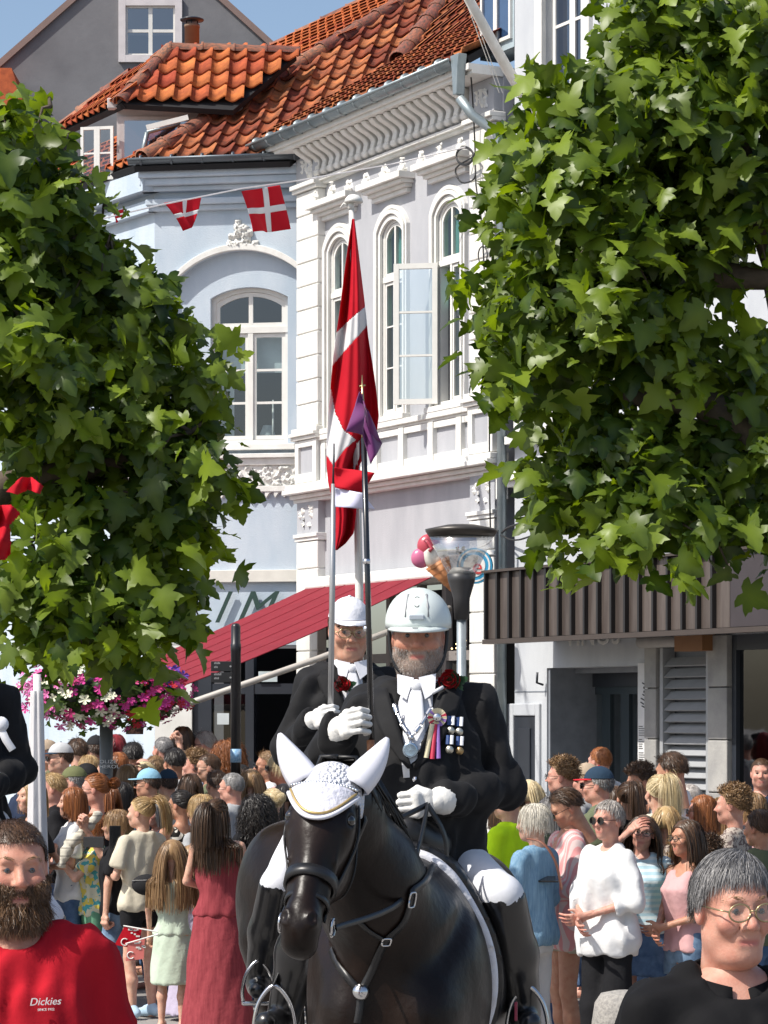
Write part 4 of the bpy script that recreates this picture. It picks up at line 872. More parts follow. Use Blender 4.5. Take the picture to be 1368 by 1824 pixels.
# ------------------------------------------------------------------ flags
fred = translucent(mat('flag_red', (.62, .014, .03), .75, na=.12, ns=4, spec=.15, bump=.2, bs=12)); fwhite = translucent(mat('flag_white', (.80, .79, .80), .75, na=.06, spec=.15, bump=.2, bs=12))
def cloth(root, grid, whitef, thick=None, names=('red_field', 'white_cross'), mats=None):
    """grid[i][j] of points; whitef(i,j)->bool per face splits the cloth into two parts"""
    G = np.array(grid); a, b, _ = G.shape; V = G.reshape(-1, 3); F = ([], [])
    for i in range(a - 1):
        for j in range(b - 1): F[1 if whitef(i, j) else 0].append((i * b + j, (i + 1) * b + j, (i + 1) * b + j + 1, i * b + j + 1))
    for nm, ff, m in zip(names, F, mats or (fred, fwhite)):
        if ff:
            us = sorted({v for f in ff for v in f}); ix = {v: k for k, v in enumerate(us)}
            o = obj(nm, V[us], [[ix[v] for v in f] for f in ff], m, root, True)
            sm = o.modifiers.new('s', 'SOLIDIFY'); sm.thickness = .002
def quadflag(root, c4, org, nx=37, ny=28, wave=.03, f=2.2, ph=0, cross=True, mats=None):
    a, b, c_, d_ = [np.asarray(q) - org for q in c4]      # hoist-top, fly-top, fly-bottom, hoist-bottom
    nn = unit(np.cross(b - a, d_ - a)); g = []
    for i in range(nx + 1):
        s = i / nx; col = []
        for j in range(ny + 1):
            t = j / ny; p = (a * (1 - s) + b * s) * (1 - t) + (d_ * (1 - s) + c_ * s) * t; col.append(p + nn * wave * math.sin(f * math.pi * s + ph + 1.5 * t) * (.3 + .7 * t))
        g.append(col)
    cloth(root, g, (lambda i, j: cross and (12 <= i < 16 or 12 <= j < 16)), mats=mats)
bs = P(205, 383, 25); bu = empty('bunting_string', bs, 0, 'pale cord strung across from the tree to the white house', 'cord')
pts = [P(60, 420, 24.5), P(205, 384, 25), P(290, 364, 25.6), P(430, 336, 26.6), P(530, 322, 27.6), P(700, 292, 28.3), wc(830, 262, .2)]
MB().tube([q - bs for q in pts], .008, 6).build('cord', fwhite, bu); 
for j, (c4, lab, wv, ph) in enumerate((([P(498, 330, 27.2), P(428, 341, 26.6), P(447, 414, 26.6), P(511, 410, 27.2)], 'Danish flag hanging square from the bunting cord beside the white pilaster', .05, .5),
    ([P(356, 352, 26.2), P(290, 362, 25.7), P(330, 410, 25.8), P(341, 405, 26.0)], 'twisted Danish flag in the middle of the bunting cord', .06, 1.5),
    ([P(219, 372, 25.2), P(200, 378, 25.0), P(203, 397, 25.0), P(218, 385, 25.2)], 'tiny red end of a bunting flag at the tree edge', .03, .3))):
    f_ = empty('bunting_flag', c4[0], 0, lab, 'flag', 'bunting flags'); quadflag(f_, c4, c4[0], wave=wv, ph=ph, cross=j < 2)
fd = 19.0; fb = P(642, 1275, fd); fp = empty('flagpole', (fb[0], fd, 0), 0, 'tall white flagpole with mushroom cap rising behind the riders', 'flagpole'); FB = np.array([fb[0], fd, 0])
MB().tube([(0, 0, 0), P(640, 1050, fd) - FB, P(626, 372, fd) - FB], [.032, .028, .018], 16).build('pole', white, fp, True)
tp = P(625, 360, fd) - FB; s_ = fd / 5000
MB().lathe([(0.001, 14 * s_), (9 * s_, 12 * s_), (15 * s_, 6 * s_), (17 * s_, 0), (15 * s_, -1.5 * s_), (0.001, -1 * s_)], tp + np.array([5 * s_, 0, 0]), 24).build('mushroom_cap', white, fp, True)
MB().tube([tp + [0, 0, -.05], tp + [0, 0, .0]], .022).tube([tp + [0, 0, -.03], tp + [-.05, 0, -.01], tp + [-.07, 0, -.04]], .008, 6).tube([tp + [-.01, -.03, -.1], P(638, 1040, fd) - FB + [.02, -.06, 0]], .004, 5).build('halyard_fitting', white, fp, True)
FL = [(390, 627, 631), (430, 621, 636), (480, 614, 642), (560, 604, 652), (600, 598, 656), (650, 592, 664), (700, 588, 671), (740, 584, 675), (765, 583, 672), (800, 581, 655), (830, 582, 640), (860, 585, 637), (890, 592, 636), (920, 597, 634), (950, 597, 630), (968, 597, 616), (980, 597, 601)]
fl = empty('hanging_flag', P(628, 390, fd - .08), 0, 'large Danish flag hanging limp from the tall white flagpole', 'flag'); F0 = P(628, 390, fd - .08)
g = []; ny = 260; nx = 52; ys = np.linspace(390, 980, ny + 1); lf = np.interp(ys, [q[0] for q in FL], [q[1] for q in FL]); rf = np.interp(ys, [q[0] for q in FL], [q[2] for q in FL])
for i in range(nx + 1):
    s = i / nx; g.append([P(lf[j] + (rf[j] - lf[j]) * s, ys[j], fd - .08 - (.10 * math.sin(s * 7.5 + ys[j] * .006) + .03 * math.sin(s * 17 + ys[j] * .013)) * min(1, (ys[j] - 388) / 150)) - F0 for j in range(ny + 1)])
def fw(i, j):
    s = (i + .5) / nx; y = ys[j]; x = lf[j] + (rf[j] - lf[j]) * s
    up = 590 - (x - 600) * .9; b1 = up < y < up + 38 + (652 - x) * .25
    return b1 or inside([(580, 690), (589, 690), (598, 735), (612, 765), (634, 782), (614, 800), (594, 828), (575, 800)], x, y)
cloth(fl, g, fw)
# red cloth at the left edge, white furled parasol
def rag(name, label, poly, d, cat, m, seed, amp=.06):
    r = np.random.default_rng(seed); o0 = P(poly[0][0], poly[0][1], d); e = empty(name, o0, 0, label, cat); g = []
    xs = np.linspace(min(p[0] for p in poly), max(p[0] for p in poly), 40); y0 = min(p[1] for p in poly); y1 = max(p[1] for p in poly); ysq = np.linspace(y0, y1, 40)
    V = []; F = []; n = 40
    for i, x in enumerate(xs):
        for j, y in enumerate(ysq): V.append(P(x, y, d + amp * math.sin(x * .17 + y * .05) + amp * .6 * math.sin(y * .11 - x * .06)) - o0)
    for i in range(n - 1):
        for j in range(n - 1):
            if inside(poly, (xs[i] + xs[i + 1]) / 2, (ysq[j] + ysq[j + 1]) / 2): F.append((i * n + j, (i + 1) * n + j, (i + 1) * n + j + 1, i * n + j + 1))
    q = obj('cloth', V, F, m, e, True); sm = q.modifiers.new('s', 'SOLIDIFY'); sm.thickness = .004; return e
rag('red_flag', 'small red flag caught among the leaves at the left edge', [(12, 876), (38, 850), (58, 851), (76, 866), (70, 880), (50, 872), (30, 880)], 14.2, 'flag', fred, 1)
rag('red_flag', 'larger folded red flag hanging at the left edge', [(-30, 900), (20, 900), (36, 915), (16, 935), (20, 985), (8, 998), (-30, 1000)], 14.0, 'flag', fred, 2)
pw_ = P(66, 1275, 13.5); pr_ = empty('furled_parasol', (pw_[0], 13.5, 0), 0, 'furled white parasol standing at the left behind the rider', 'parasol')
V = []; F = []; n = 28
for k in range(10):
    z = .9 + 1.27 * k / 9
    for j in range(n): a = 2 * math.pi * j / n; rr = (.055 - .03 * k / 9) * (1 + .28 * math.cos(7 * a + k * .15)); V.append((rr * math.cos(a), rr * math.sin(a), z))
for k in range(9):
    for j in range(n): F.append((k * n + j, k * n + (j + 1) % n, (k + 1) * n + (j + 1) % n, (k + 1) * n + j))
obj('cloth', V, F, fwhite, pr_, True); MB().tube([(0, 0, 0), (0, 0, 2.25)], .018).build('pole', white, pr_, True)
bo = P(1112, 1790, 14.2); MBb = MB().lathe([(.17, 0), (.165, .5), (.15, .60), (.12, .645), (.05, .66), (.001, .66)], n=22); b_ = MBb.build('stone_bollard', mat('granite', (.36, .34, .31), .85, col2=(.22, .21, .2), ns=60, bump=.4, bs=90), None, True); b_.location = (bo[0], 14.2, 0); tag(b_, 'rounded grey granite bollard behind the woman in black', 'bollard')
print('street', round(time.time() - T0, 1))
# ------------------------------------------------------------------ implicit surfaces: bodies, clothes, horses
class Vol:
    def __init__(s, lo, hi, h):
        s.h = h; s.lo = np.asarray(lo, float) - 3 * h; s.n = np.ceil((np.asarray(hi, float) + 3 * h - s.lo) / h).astype(int) + 1
        s.v = np.full(s.n, .5, np.float32); s.ax = [s.lo[i] + h * np.arange(s.n[i]) for i in range(3)]
    def blk(s, lo, hi):
        i0 = np.clip(np.floor((np.asarray(lo) - s.lo) / s.h).astype(int), 0, s.n); i1 = np.clip(np.ceil((np.asarray(hi) - s.lo) / s.h).astype(int) + 1, 0, s.n)
        sl = tuple(slice(a, b) for a, b in zip(i0, i1))
        return sl, s.ax[0][sl[0]][:, None, None], s.ax[1][sl[1]][None, :, None], s.ax[2][sl[2]][None, None, :]
    def comb(s, sl, d, k, sub=False):
        o = s.v[sl]
        if o.size == 0: return
        if sub:
            a, b = -o, d
        else: a, b = o, d
        if k:
            hh = np.clip(.5 + .5 * (b - a) / k, 0, 1); r = b * (1 - hh) + a * hh - k * hh * (1 - hh)
        else: r = np.minimum(a, b)
        s.v[sl] = -r if sub else r
    def cap(s, a, b, ra, rb=None, k=.02, sub=False, sc=None, cut=False):
        rb = ra if rb is None else rb; a = np.asarray(a, float); b = np.asarray(b, float); sc = np.ones(3) if sc is None else np.asarray(sc, float)
        m = max(ra, rb) / sc.min() + k + 3 * s.h; sl, X, Y, Z = s.blk(np.minimum(a, b) - m, np.maximum(a, b) + m)
        a2, b2 = a * sc, b * sc; ab = b2 - a2; L2 = max(1e-9, ab @ ab); px, py, pz = X * sc[0] - a2[0], Y * sc[1] - a2[1], Z * sc[2] - a2[2]
        t0 = (px * ab[0] + py * ab[1] + pz * ab[2]) / L2; t = np.clip(t0, 0, 1)
        d = np.sqrt((px - t * ab[0]) ** 2 + (py - t * ab[1]) ** 2 + (pz - t * ab[2]) ** 2) - (ra + (rb - ra) * t)
        if cut: d = np.maximum(d, (t0 - 1) * math.sqrt(L2))
        s.comb(sl, d, k, sub); return s
    def ell(s, c, r, k=.02, sub=False, rot=None):
        c = np.asarray(c, float); r = np.asarray(r, float); m = r.max() + k + 3 * s.h; sl, X, Y, Z = s.blk(c - m, c + m)
        x, y, z = X - c[0], Y - c[1], Z - c[2]
        if rot is not None:
            Rm = np.asarray(rot).T; x, y, z = (Rm[i][0] * x + Rm[i][1] * y + Rm[i][2] * z for i in range(3))
        q = np.sqrt((x / r[0]) ** 2 + (y / r[1]) ** 2 + (z / r[2]) ** 2); q2 = np.sqrt((x / r[0] ** 2) ** 2 + (y / r[1] ** 2) ** 2 + (z / r[2] ** 2) ** 2) + 1e-6
        s.comb(sl, q * (q - 1) / q2, k, sub); return s
    def loft(s, prof, k=.02, inf=0.0, sub=False, ext=True, shear=(0, 0)):
        """stack of ellipses (z, cx, cy, rx, ry)"""
        p = np.array(sorted(prof)); rm = max(p[:, 3].max(), p[:, 4].max()) + inf + k + 3 * s.h + .1
        sl, X, Y, Z = s.blk([p[:, 1].min() - rm, p[:, 2].min() - rm, p[0, 0] - inf - k - 3 * s.h], [p[:, 1].max() + rm, p[:, 2].max() + rm, p[-1, 0] + inf + k + 3 * s.h])
        z = np.clip(Z, p[0, 0], p[-1, 0]); f = [np.interp(z.ravel(), p[:, 0], p[:, i])[None, None, :] for i in range(1, 5)]
        rx, ry = f[2] + inf, f[3] + inf; q = np.sqrt(((X - f[0]) / rx) ** 2 + ((Y - f[1]) / ry) ** 2)
        d = (q - 1) * np.minimum(rx, ry); d = np.maximum(d, np.maximum(p[0, 0] - Z, Z - p[-1, 0])); s.comb(sl, d, k, sub); return s
    def half(s, p, n):                            # cut everything on the side n points to
        n = unit(n); X, Y, Z = s.ax[0][:, None, None], s.ax[1][None, :, None], s.ax[2][None, None, :]
        s.v = np.maximum(s.v, (X - p[0]) * n[0] + (Y - p[1]) * n[1] + (Z - p[2]) * n[2]).astype(np.float32); return s
    def noise(s, amp, freq, seed=0, aniso=(1, 1, 1)):
        r = np.random.default_rng(seed); X, Y, Z = s.ax[0][:, None, None], s.ax[1][None, :, None], s.ax[2][None, None, :]; w = 0
        for i in range(5):
            kx = r.normal(size=3) * freq * np.array(aniso); w = w + np.sin(X * kx[0] + Y * kx[1] + Z * kx[2] + r.uniform(0, 6.28))
        s.v = (s.v + amp * w / 2.2).astype(np.float32); return s
    def net(s):
        v = s.v; S = v < 0; nx, ny, nz = v.shape
        c = [S[i:nx - 1 + i, j:ny - 1 + j, k:nz - 1 + k] for i in (0, 1) for j in (0, 1) for k in (0, 1)]
        al = c[0].copy(); an = c[0].copy()
        for q in c[1:]: al &= q; an |= q
        I, J, K = np.nonzero(an & ~al); idx = np.full((nx - 1, ny - 1, nz - 1), -1, np.int64); idx[I, J, K] = np.arange(len(I))
        off = [(i, j, k) for i in (0, 1) for j in (0, 1) for k in (0, 1)]; cv = [v[I + a, J + b, K + d] for a, b, d in off]
        acc = np.zeros((len(I), 3)); cnt = np.zeros(len(I))
        for a in range(8):
            for b in range(a + 1, 8):
                if sum(abs(off[a][t] - off[b][t]) for t in range(3)) != 1: continue
                m = (cv[a] < 0) != (cv[b] < 0); t = np.where(m, cv[a] / np.where(m, cv[a] - cv[b], 1), 0)
                pa, pb = np.array(off[a], float), np.array(off[b], float); acc += np.where(m[:, None], pa + (pb - pa) * t[:, None], 0); cnt += m
        V = (np.stack([I, J, K], 1) + acc / cnt[:, None]) * s.h + s.lo; F = []
        for ax in range(3):
            a1, a2 = (ax + 1) % 3, (ax + 2) % 3; s0 = [slice(None)] * 3; s1 = [slice(None)] * 3; s0[ax] = slice(0, -1); s1[ax] = slice(1, None)
            A, B = S[tuple(s0)], S[tuple(s1)]; e = np.array(np.nonzero(A != B)); ok = (e[a1] > 0) & (e[a2] > 0) & (e[a1] < v.shape[a1] - 1) & (e[a2] < v.shape[a2] - 1); e = e[:, ok]
            fl = A[tuple(e)]; q = []
            for d1, d2 in ((-1, -1), (0, -1), (0, 0), (-1, 0)):
                t = e.copy(); t[a1] += d1; t[a2] += d2; q.append(idx[tuple(t)])
            q = np.stack(q, 1); q[~fl] = q[~fl][:, ::-1]; F.append(q)
        F = np.concatenate(F); F = F[(F >= 0).all(1)]
        return V, F
def joinm(parts):
    V = []; F = []; A = {}; n = 0; keys = set(k for p in parts for k in (p[2] if len(p) > 2 else {}))
    for p in parts:
        V.append(p[0]); F.append(p[1] + n); n += len(p[0])
        for k in keys: A.setdefault(k, []).append(p[2][k] if len(p) > 2 and k in p[2] else np.zeros(len(p[0])))
    return np.concatenate(V), np.concatenate(F), {k: np.concatenate(a) for k, a in A.items()}
def rotm(yaw=0, pitch=0, roll=0):                # degrees; pitch > 0 looks down
    return np.array(Matrix.Rotation(R(yaw), 3, 'Z') @ Matrix.Rotation(R(pitch), 3, 'X') @ Matrix.Rotation(R(roll), 3, 'Y'))
# ------------------------------------------------------------------ heads
HC = np.array([0, .0, 1.625])                     # head centre of a 1.75 m figure
def head_shell(vox=.008, jaw=1.0, fat=0.0, nose=1.0, fem=False, eyes=True, smile=0, neck=.055, hi=False):
    v = Vol((-.11, -.15, -.24), (.11, .13, .13), vox)
    v.ell((0, .014, .030), (.077, .097, .089), .01); v.ell((0, -.026, -.035), (.060 * jaw + fat * .3, .068, .082), .03)
    v.ell((0, -.062, -.092), (.026 * jaw, .024, .020), .03)
    for s in (-1, 1):
        v.ell((s * .046 * jaw, -.008, -.066), (.020 + fat, .030, .026 + fat), .03); v.ell((s * .040, -.070, -.026), (.024 + fat * .6, .020, .022), .025)
    v.cap((-.036, -.078, .026), (.036, -.078, .026), .011, k=.02)
    for s in (-1, 1): v.ell((s * .031, -.100, .004), (.019, .016, .013), .014, sub=True)
    v.cap((0, -.086, .012), (0, -.110, -.026), .007 * nose, .0115 * nose, .012)
    for s in (-1, 1): v.ell((s * .012 * nose, -.098, -.031), (.008 * nose, .010, .007 * nose), .006)
    v.cap((-.020, -.083, -.060), (.020, -.083, -.060), .0075, k=.010); v.cap((-.016, -.083, -.072), (.016, -.083, -.072), .0085, k=.010)
    for s in (-1, 1): v.ell((s * .0785, .010, -.008), (.009, .020, .031), .008)
    if fat: v.ell((0, -.035, -.105), (.05, .05, .028), .03)
    if vox < .006:
        v.cap((-.021, -.092, -.0655 + smile), (0, -.0945, -.066), .0022, k=.004, sub=True); v.cap((.021, -.092, -.0655 + smile), (0, -.0945, -.066), .0022, k=.004, sub=True)
        for s in (-1, 1):
            v.ell((s * .006 * nose, -.106, -.038), (.0035, .004, .003), .003, sub=True)
            v.ell((s * .031, -.0725, .003), (.0175, .0150, .0140), .006); v.ell((s * .031, -.0885, .0020), (.0130, .010, .0029), .003, sub=True)
            v.ell((s * .082, .004, -.004), (.006, .009, .016), .004, sub=True)
            v.cap((s * .022, -.090, -.030), (s * .036, -.082, -.058), .002, k=.006, sub=True)
    v.cap((0, .022, -.05), (0, .030, -.26), neck + .003, neck + .008, .03)
    V, F = v.net()
    lip = np.clip(1.25 - np.hypot(np.hypot(np.clip(np.abs(V[:, 0]) - .014, 0, 1) * .9, (V[:, 2] + .066) * 1.15), np.clip(V[:, 1] + .084, 0, 1)) / .011, 0, 1)
    red = np.clip(1 - np.linalg.norm((V - [0, -.11, -.026]) / [.016, .02, .016], axis=1), 0, 1) + sum(np.clip(1 - np.linalg.norm((V - [s * .043, -.08, -.028]) / [.028, .03, .025], axis=1), 0, 1) for s in (-1, 1)) * .8 + sum(np.clip(1 - np.linalg.norm((V - [s * .08, .01, -.008]) / [.02, .03, .04], axis=1), 0, 1) for s in (-1, 1))
    return V, F, {'lip': lip, 'red': np.clip(red, 0, 1)}
_hc = {}
def head(key='m', **kw):
    if key not in _hc:
        base = {'m': dict(jaw=1.05), 'f': dict(jaw=.93, nose=.9, fem=True, neck=.045), 'c': dict(jaw=.92, nose=.75, neck=.043), 'o': dict(jaw=1.0, fat=.006)}.get(key, {})
        base.update(kw); _hc[key] = head_shell(**base)
    return _hc[key]
def skinmat(name, col, red=(.55, .17, .12), lip=(.42, .13, .11), rough=.52, bump=.12, stub=None):
    m = mat(name, col, rough, col2=(col[0] * .86, col[1] * .72, col[2] * .70), ns=22, detail=8, bump=bump, bs=220, sss=.12, spec=.4)
    nt = m.node_tree; N = nt.nodes; L = nt.links; b = N['Principled BSDF']; src = b.inputs['Base Color'].links[0].from_socket
    for an, c2, w in (('red', red, .5), ('lip', lip, .9)) + ((('stub', stub, .85),) if stub else ()):
        at = N.new('ShaderNodeAttribute'); at.attribute_name = an; ml = N.new('ShaderNodeMath'); ml.operation = 'MULTIPLY'; ml.inputs[1].default_value = w; L.new(at.outputs['Fac'], ml.inputs[0])
        mx = N.new('ShaderNodeMix'); mx.data_type = 'RGBA'; L.new(ml.outputs[0], mx.inputs['Factor']); L.new(src, mx.inputs['A']); mx.inputs['B'].default_value = (*c2, 1); src = mx.outputs['Result']
    L.new(src, b.inputs['Base Color']); return m
SK = [skinmat('skin_fair', (.60, .37, .27)), skinmat('skin_tan', (.50, .27, .175)), skinmat('skin_pink', (.60, .33, .25), (.6, .16, .12)), skinmat('skin_brown', (.36, .19, .12), (.38, .15, .1))]
# ------------------------------------------------------------------ hands (wrist at origin, fingers along -Z, palm towards +Y, thumb to +X)
def hand_shell(kind, vox=.005, fat=0.0):
    v = Vol((-.09, -.09, -.22), (.11, .12, .06), vox); q = fat
    if kind == 'grip':                            # fist round a rod that runs along X at (y=.035, z=-.085)
        v.cap((0, 0, .04), (0, 0, -.02), .027 + q, .030 + q, .01, sc=(1, 1.25, 1))
        v.cap((-.028, .0, -.04), (.026, .0, -.04), .021 + q, k=.015); v.cap((-.032, -.002, -.08), (.030, -.002, -.08), .019 + q, k=.02)
        for i, x in enumerate((-.036, -.012, .012, .035)):
            l = (.9, 1.03, 1.06, 1.0)[i]; a = np.array([x, -.004, -.085]); b_ = np.array([x, .030, -.125 * l]); c_ = np.array([x, .068, -.102 * l]); d_ = np.array([x, .062, -.068])
            v.cap(a, b_, .0115 + q, .0108 + q, .004); v.cap(b_, c_, .0108 + q, .010 + q, .003); v.cap(c_, d_, .010 + q, .009 + q, .003)
        v.cap((.030, .008, -.03), (.050, .030, -.058), .015 + q, .0125 + q, .012); v.cap((.050, .030, -.058), (.034, .068, -.078), .0125 + q, .010 + q, .003)
    else:
        cu = .018 if kind == 'relax' else .0
        v.cap((0, 0, .04), (0, 0, -.02), .026 + q, .028 + q, .01, sc=(1, 1.4, 1)); v.cap((-.022, .002, -.045), (.022, .002, -.045), .017 + q, k=.02); v.cap((-.030, .004, -.085), (.030, .004, -.085), .0135 + q, k=.022)
        for i, x in enumerate((-.034, -.011, .012, .034)):
            l = (.058, .074, .078, .070)[i]; a = np.array([x, .004, -.088]); b_ = a + [x * .12, cu * .6, -l * .5]; c_ = b_ + [x * .06, cu * 1.1, -l * .32]; d_ = c_ + [0, cu * 1.2, -l * .22]
            v.cap(a, b_, .0098 + q, .009 + q, .004); v.cap(b_, c_, .009 + q, .008 + q, .003); v.cap(c_, d_, .008 + q, .007 + q, .003)
        v.cap((.022, .006, -.03), (.052, .018, -.062), .014 + q, .011 + q, .012); v.cap((.052, .018, -.062), (.062, .026, -.095), .0105 + q, .008 + q, .003)
    V, F = v.net(); return V, F, {'red': np.clip((-.07 - V[:, 2]) * 6, 0, .5)}
_hand = {}
def hand_at(kind, wrist, direc, palm, side, vox=.006, fat=0.0):
    """side +1: person's left hand (thumb mirrored)"""
    key = (kind, vox, fat)
    if key not in _hand: _hand[key] = hand_shell(kind, vox, fat)
    V, F, A = _hand[key]; z = -unit(direc); y = unit(np.asarray(palm, float) - z * np.dot(palm, z)); x = np.cross(y, z)
    sg = -1.0 if side > 0 else 1.0
    W = (V * np.array([sg, 1, 1])) @ np.array([x, y, z]) + np.asarray(wrist); return W, (F if sg > 0 else F[:, ::-1]), A
# ------------------------------------------------------------------ skeleton of a 1.75 m figure facing -Y; x > 0 is the figure's left
def joints(**kw):
    J = {}
    for s, n in ((1, 'l'), (-1, 'r')):
        J['sh' + n] = np.array([s * .165, .012, 1.400]); J['el' + n] = np.array([s * .225, .03, 1.13]); J['wr' + n] = np.array([s * .235, -.05, .885])
        J['hip' + n] = np.array([s * .088, 0, .90]); J['kn' + n] = np.array([s * .098, -.02, .485]); J['an' + n] = np.array([s * .10, .02, .085]); J['toe' + n] = J['an' + n] + [s * .02, -.15, -.05]
    for k, v in kw.items(): J[k] = np.array(v, float)
    return J
TORSO = {'m': [(.80, 0, 0, .145, .095), (.92, 0, 0, .165, .112), (1.05, 0, -.004, .148, .104), (1.2, 0, -.004, .162, .115), (1.32, 0, 0, .172, .115), (1.42, 0, .012, .150, .082), (1.475, 0, .02, .085, .06)],
         'f': [(.80, 0, 0, .150, .095), (.90, 0, .005, .172, .115), (1.06, 0, 0, .128, .092), (1.2, 0, -.012, .145, .108), (1.29, 0, -.02, .152, .122), (1.38, 0, .008, .142, .082), (1.46, 0, .02, .075, .055)],
         'b': [(.78, 0, 0, .155, .115), (.92, 0, -.02, .185, .145), (1.05, 0, -.04, .190, .165), (1.2, 0, -.035, .190, .155), (1.32, 0, -.012, .190, .135), (1.42, 0, .012, .165, .095), (1.475, 0, .02, .095, .07)]}
def limb_r(b): return {'m': 1.0, 'f': .88, 'b': 1.07}[b]
def body_shell(J, build='m', vox=.018, feet=True, arms=True, legf=1.0, armf=1.0):
    pts = np.array(list(J.values())); v = Vol(pts.min(0) - .12, np.maximum(pts.max(0) + .12, [0, 0, 1.55]), vox); f = limb_r(build)
    v.loft(TORSO[build], .02, -.008)
    for n, s in (('l', 1), ('r', -1)):
        if arms:
            g = f * armf; v.cap((s * .05, .016, 1.425), J['sh' + n], .045 * g, .047 * g, .03); v.cap(J['sh' + n], J['el' + n], .047 * g, .038 * g, .03)
            v.cap(J['el' + n], J['wr' + n], .041 * g, .027 * g, .015)
        f, fa = f * legf, f; v.cap(J['hip' + n], J['kn' + n], .084 * f, .054 * f, .04); v.cap(J['kn' + n], J['kn' + n] * .55 + J['an' + n] * .45 + [0, .012, 0], .052 * f, .054 * f, .02); v.cap(J['kn' + n] * .55 + J['an' + n] * .45 + [0, .012, 0], J['an' + n], .054 * f, .036 * f, .03)
        if feet: v.cap(J['an' + n] + [0, .025, -.045], J['toe' + n], .036, .034, .02, sc=(1, 1, 1.1))
        f = fa
    v.cap((0, .02, 1.44), (0, .025, 1.54), .054 * f, .046 * f, .03)
    return v.net()
def top_shell(J, build, sleeve='short', hem=.86, inf=.017, neck=.078, neckdrop=1.455, vee=None, vox=.016, loose=0.0, tank=False, crease=.007, seed=0, open_front=None, flare=0.0, armf=1.0):
    pts = np.array([J[k] for k in J if k[:2] in ('sh', 'el', 'wr')] + [np.array([0, 0, hem]), np.array([0, 0, 1.52])]); v = Vol(pts.min(0) - .2, pts.max(0) + .2, vox); f = limb_r(build)
    T = [(z, cx, cy, rx + loose * max(0, min(1, (1.32 - z) / .25)) + flare * max(0, (1.05 - z)), ry + loose * max(0, min(1, (1.32 - z) / .25)) + flare * max(0, (1.05 - z))) for z, cx, cy, rx, ry in TORSO[build]]
    zs = [t[0] for t in T]; lowrow = (hem,) + tuple(np.interp(hem, zs, [t[i] for t in T]) for i in range(1, 5)); T = [t for t in T if t[0] > hem] + [lowrow]
    if hem < .80: T = [(hem, 0, 0, T[-1][3] + .02 * loose, T[-1][4] + .0)] + [t for t in T if t[0] > hem]
    v.loft(T, .02, inf)
    f = f * armf
    for n, s in (('l', 1), ('r', -1)):
        if tank: v.cap((s * .085, .03, 1.40), (s * .09, -.05, 1.36), .030, k=.02); continue
        v.cap((s * .05, .016, 1.425), J['sh' + n], .045 * f + inf, .047 * f + inf, .03)
        a, b = J['sh' + n], J['el' + n]
        if sleeve == 'short': v.cap(a, a + (b - a) * .72, .048 * f + inf + loose * .15, .050 * f + inf + loose * .45, .02, cut=True)
        elif sleeve == 'cap': v.cap(a, a + (b - a) * .3, .052 * f + inf, .05 * f + inf, .02, cut=True)
        elif sleeve in ('long', 'half'):
            v.cap(a, b, .049 * f + inf, .045 * f + inf + loose * .2, .03); c = J['wr' + n]
            v.cap(b, b + (c - b) * (.99 if sleeve == 'long' else .35), .046 * f + inf + loose * .2, (.034 if sleeve == 'long' else .044) * f + inf + loose * .2, .02, cut=True)
    if crease: v.noise(crease, 26, seed, (1, 1, .5)); v.noise(crease * .65, 58, seed + 1, (1, 1, .3))
    if tank:
        v.half((0, 0, hem), (0, 0, -1)); v.cap((-.4, -.02, 1.47), (.4, -.02, 1.47), .055, k=.01, sub=True) if vee is None else None
        v.cap((0, -.16, 1.42), (0, .02, 1.5), .08, k=.01, sub=True); v.cap((0, .12, 1.46), (0, .0, 1.5), .08, k=.01, sub=True)
        for s in (-1, 1): v.ell((s * .20, .01, 1.37), (.07, .12, .12), .01, sub=True)
    v.cap((0, .05, neckdrop + .10), (0, -.06, neckdrop + .055), neck, k=.008, sub=True)
    if vee: v.cap((0, -.13, 1.50), (0, -.16, vee), .065, .006, .006, sub=True)
    if open_front:                                # wedge cut from the front of a coat: (z_top, half width top, z_bottom)
        zt, w, zb2 = open_front
        for i in range(9):
            t = i / 8; z = zt + (zb2 - zt) * t; v.cap((0, -.12, z), (0, -.3, z), max(.002, w * (1 - t)), k=.004, sub=True)
    return v.net()
def bottom_shell(J, build, kind='trousers', inf=.007, vox=.02, waist=1.02, loose=.012, hem=None, seed=0, crease=.006):
    pts = np.array([J[k] for k in J if k[:2] in ('hi', 'kn', 'an')] + [np.array([0, 0, waist])]); v = Vol(pts.min(0) - (.22 if 'skirt' not in kind else .45), pts.max(0) + (.22 if 'skirt' not in kind else .45), vox); f = limb_r(build)
    T = [t for t in TORSO[build] if t[0] < waist]; zs = [t[0] for t in TORSO[build]]; T = T + [(waist,) + tuple(np.interp(waist, zs, [t[i] for t in TORSO[build]]) for i in range(1, 5))]
    if kind in ('skirt', 'long_skirt'):
        h = hem; T = [t for t in T if t[0] >= .9] + [(h, 0, 0, T[1][3] + loose * 4 * (1 + (.9 - h)), T[1][4] + loose * 4 * (1 + (.9 - h)))]
        v.loft(T, .02, inf)
    else:
        v.loft(T, .03, inf)
        for n in 'lr':
            h, k, a = J['hip' + n], J['kn' + n], J['an' + n]
            if kind == 'shorts': v.cap(h, h + (k - h) * (hem or .5), .088 * f + inf, .075 * f + inf + loose, .03, cut=True)
            elif kind == 'knee_shorts': v.cap(h, k + (a - k) * .05, .088 * f + inf, .07 * f + inf + loose, .03, cut=True)
            else: v.cap(h, k, .086 * f + inf, .06 * f + inf + loose, .04); v.cap(k, k + (a - k) * (.97 if hem is None else hem), .06 * f + inf + loose, .046 * f + inf + loose * 1.5, .03, cut=True)
    if crease: v.noise(crease, 24, seed, (1, 1, .5))
    return v.net()
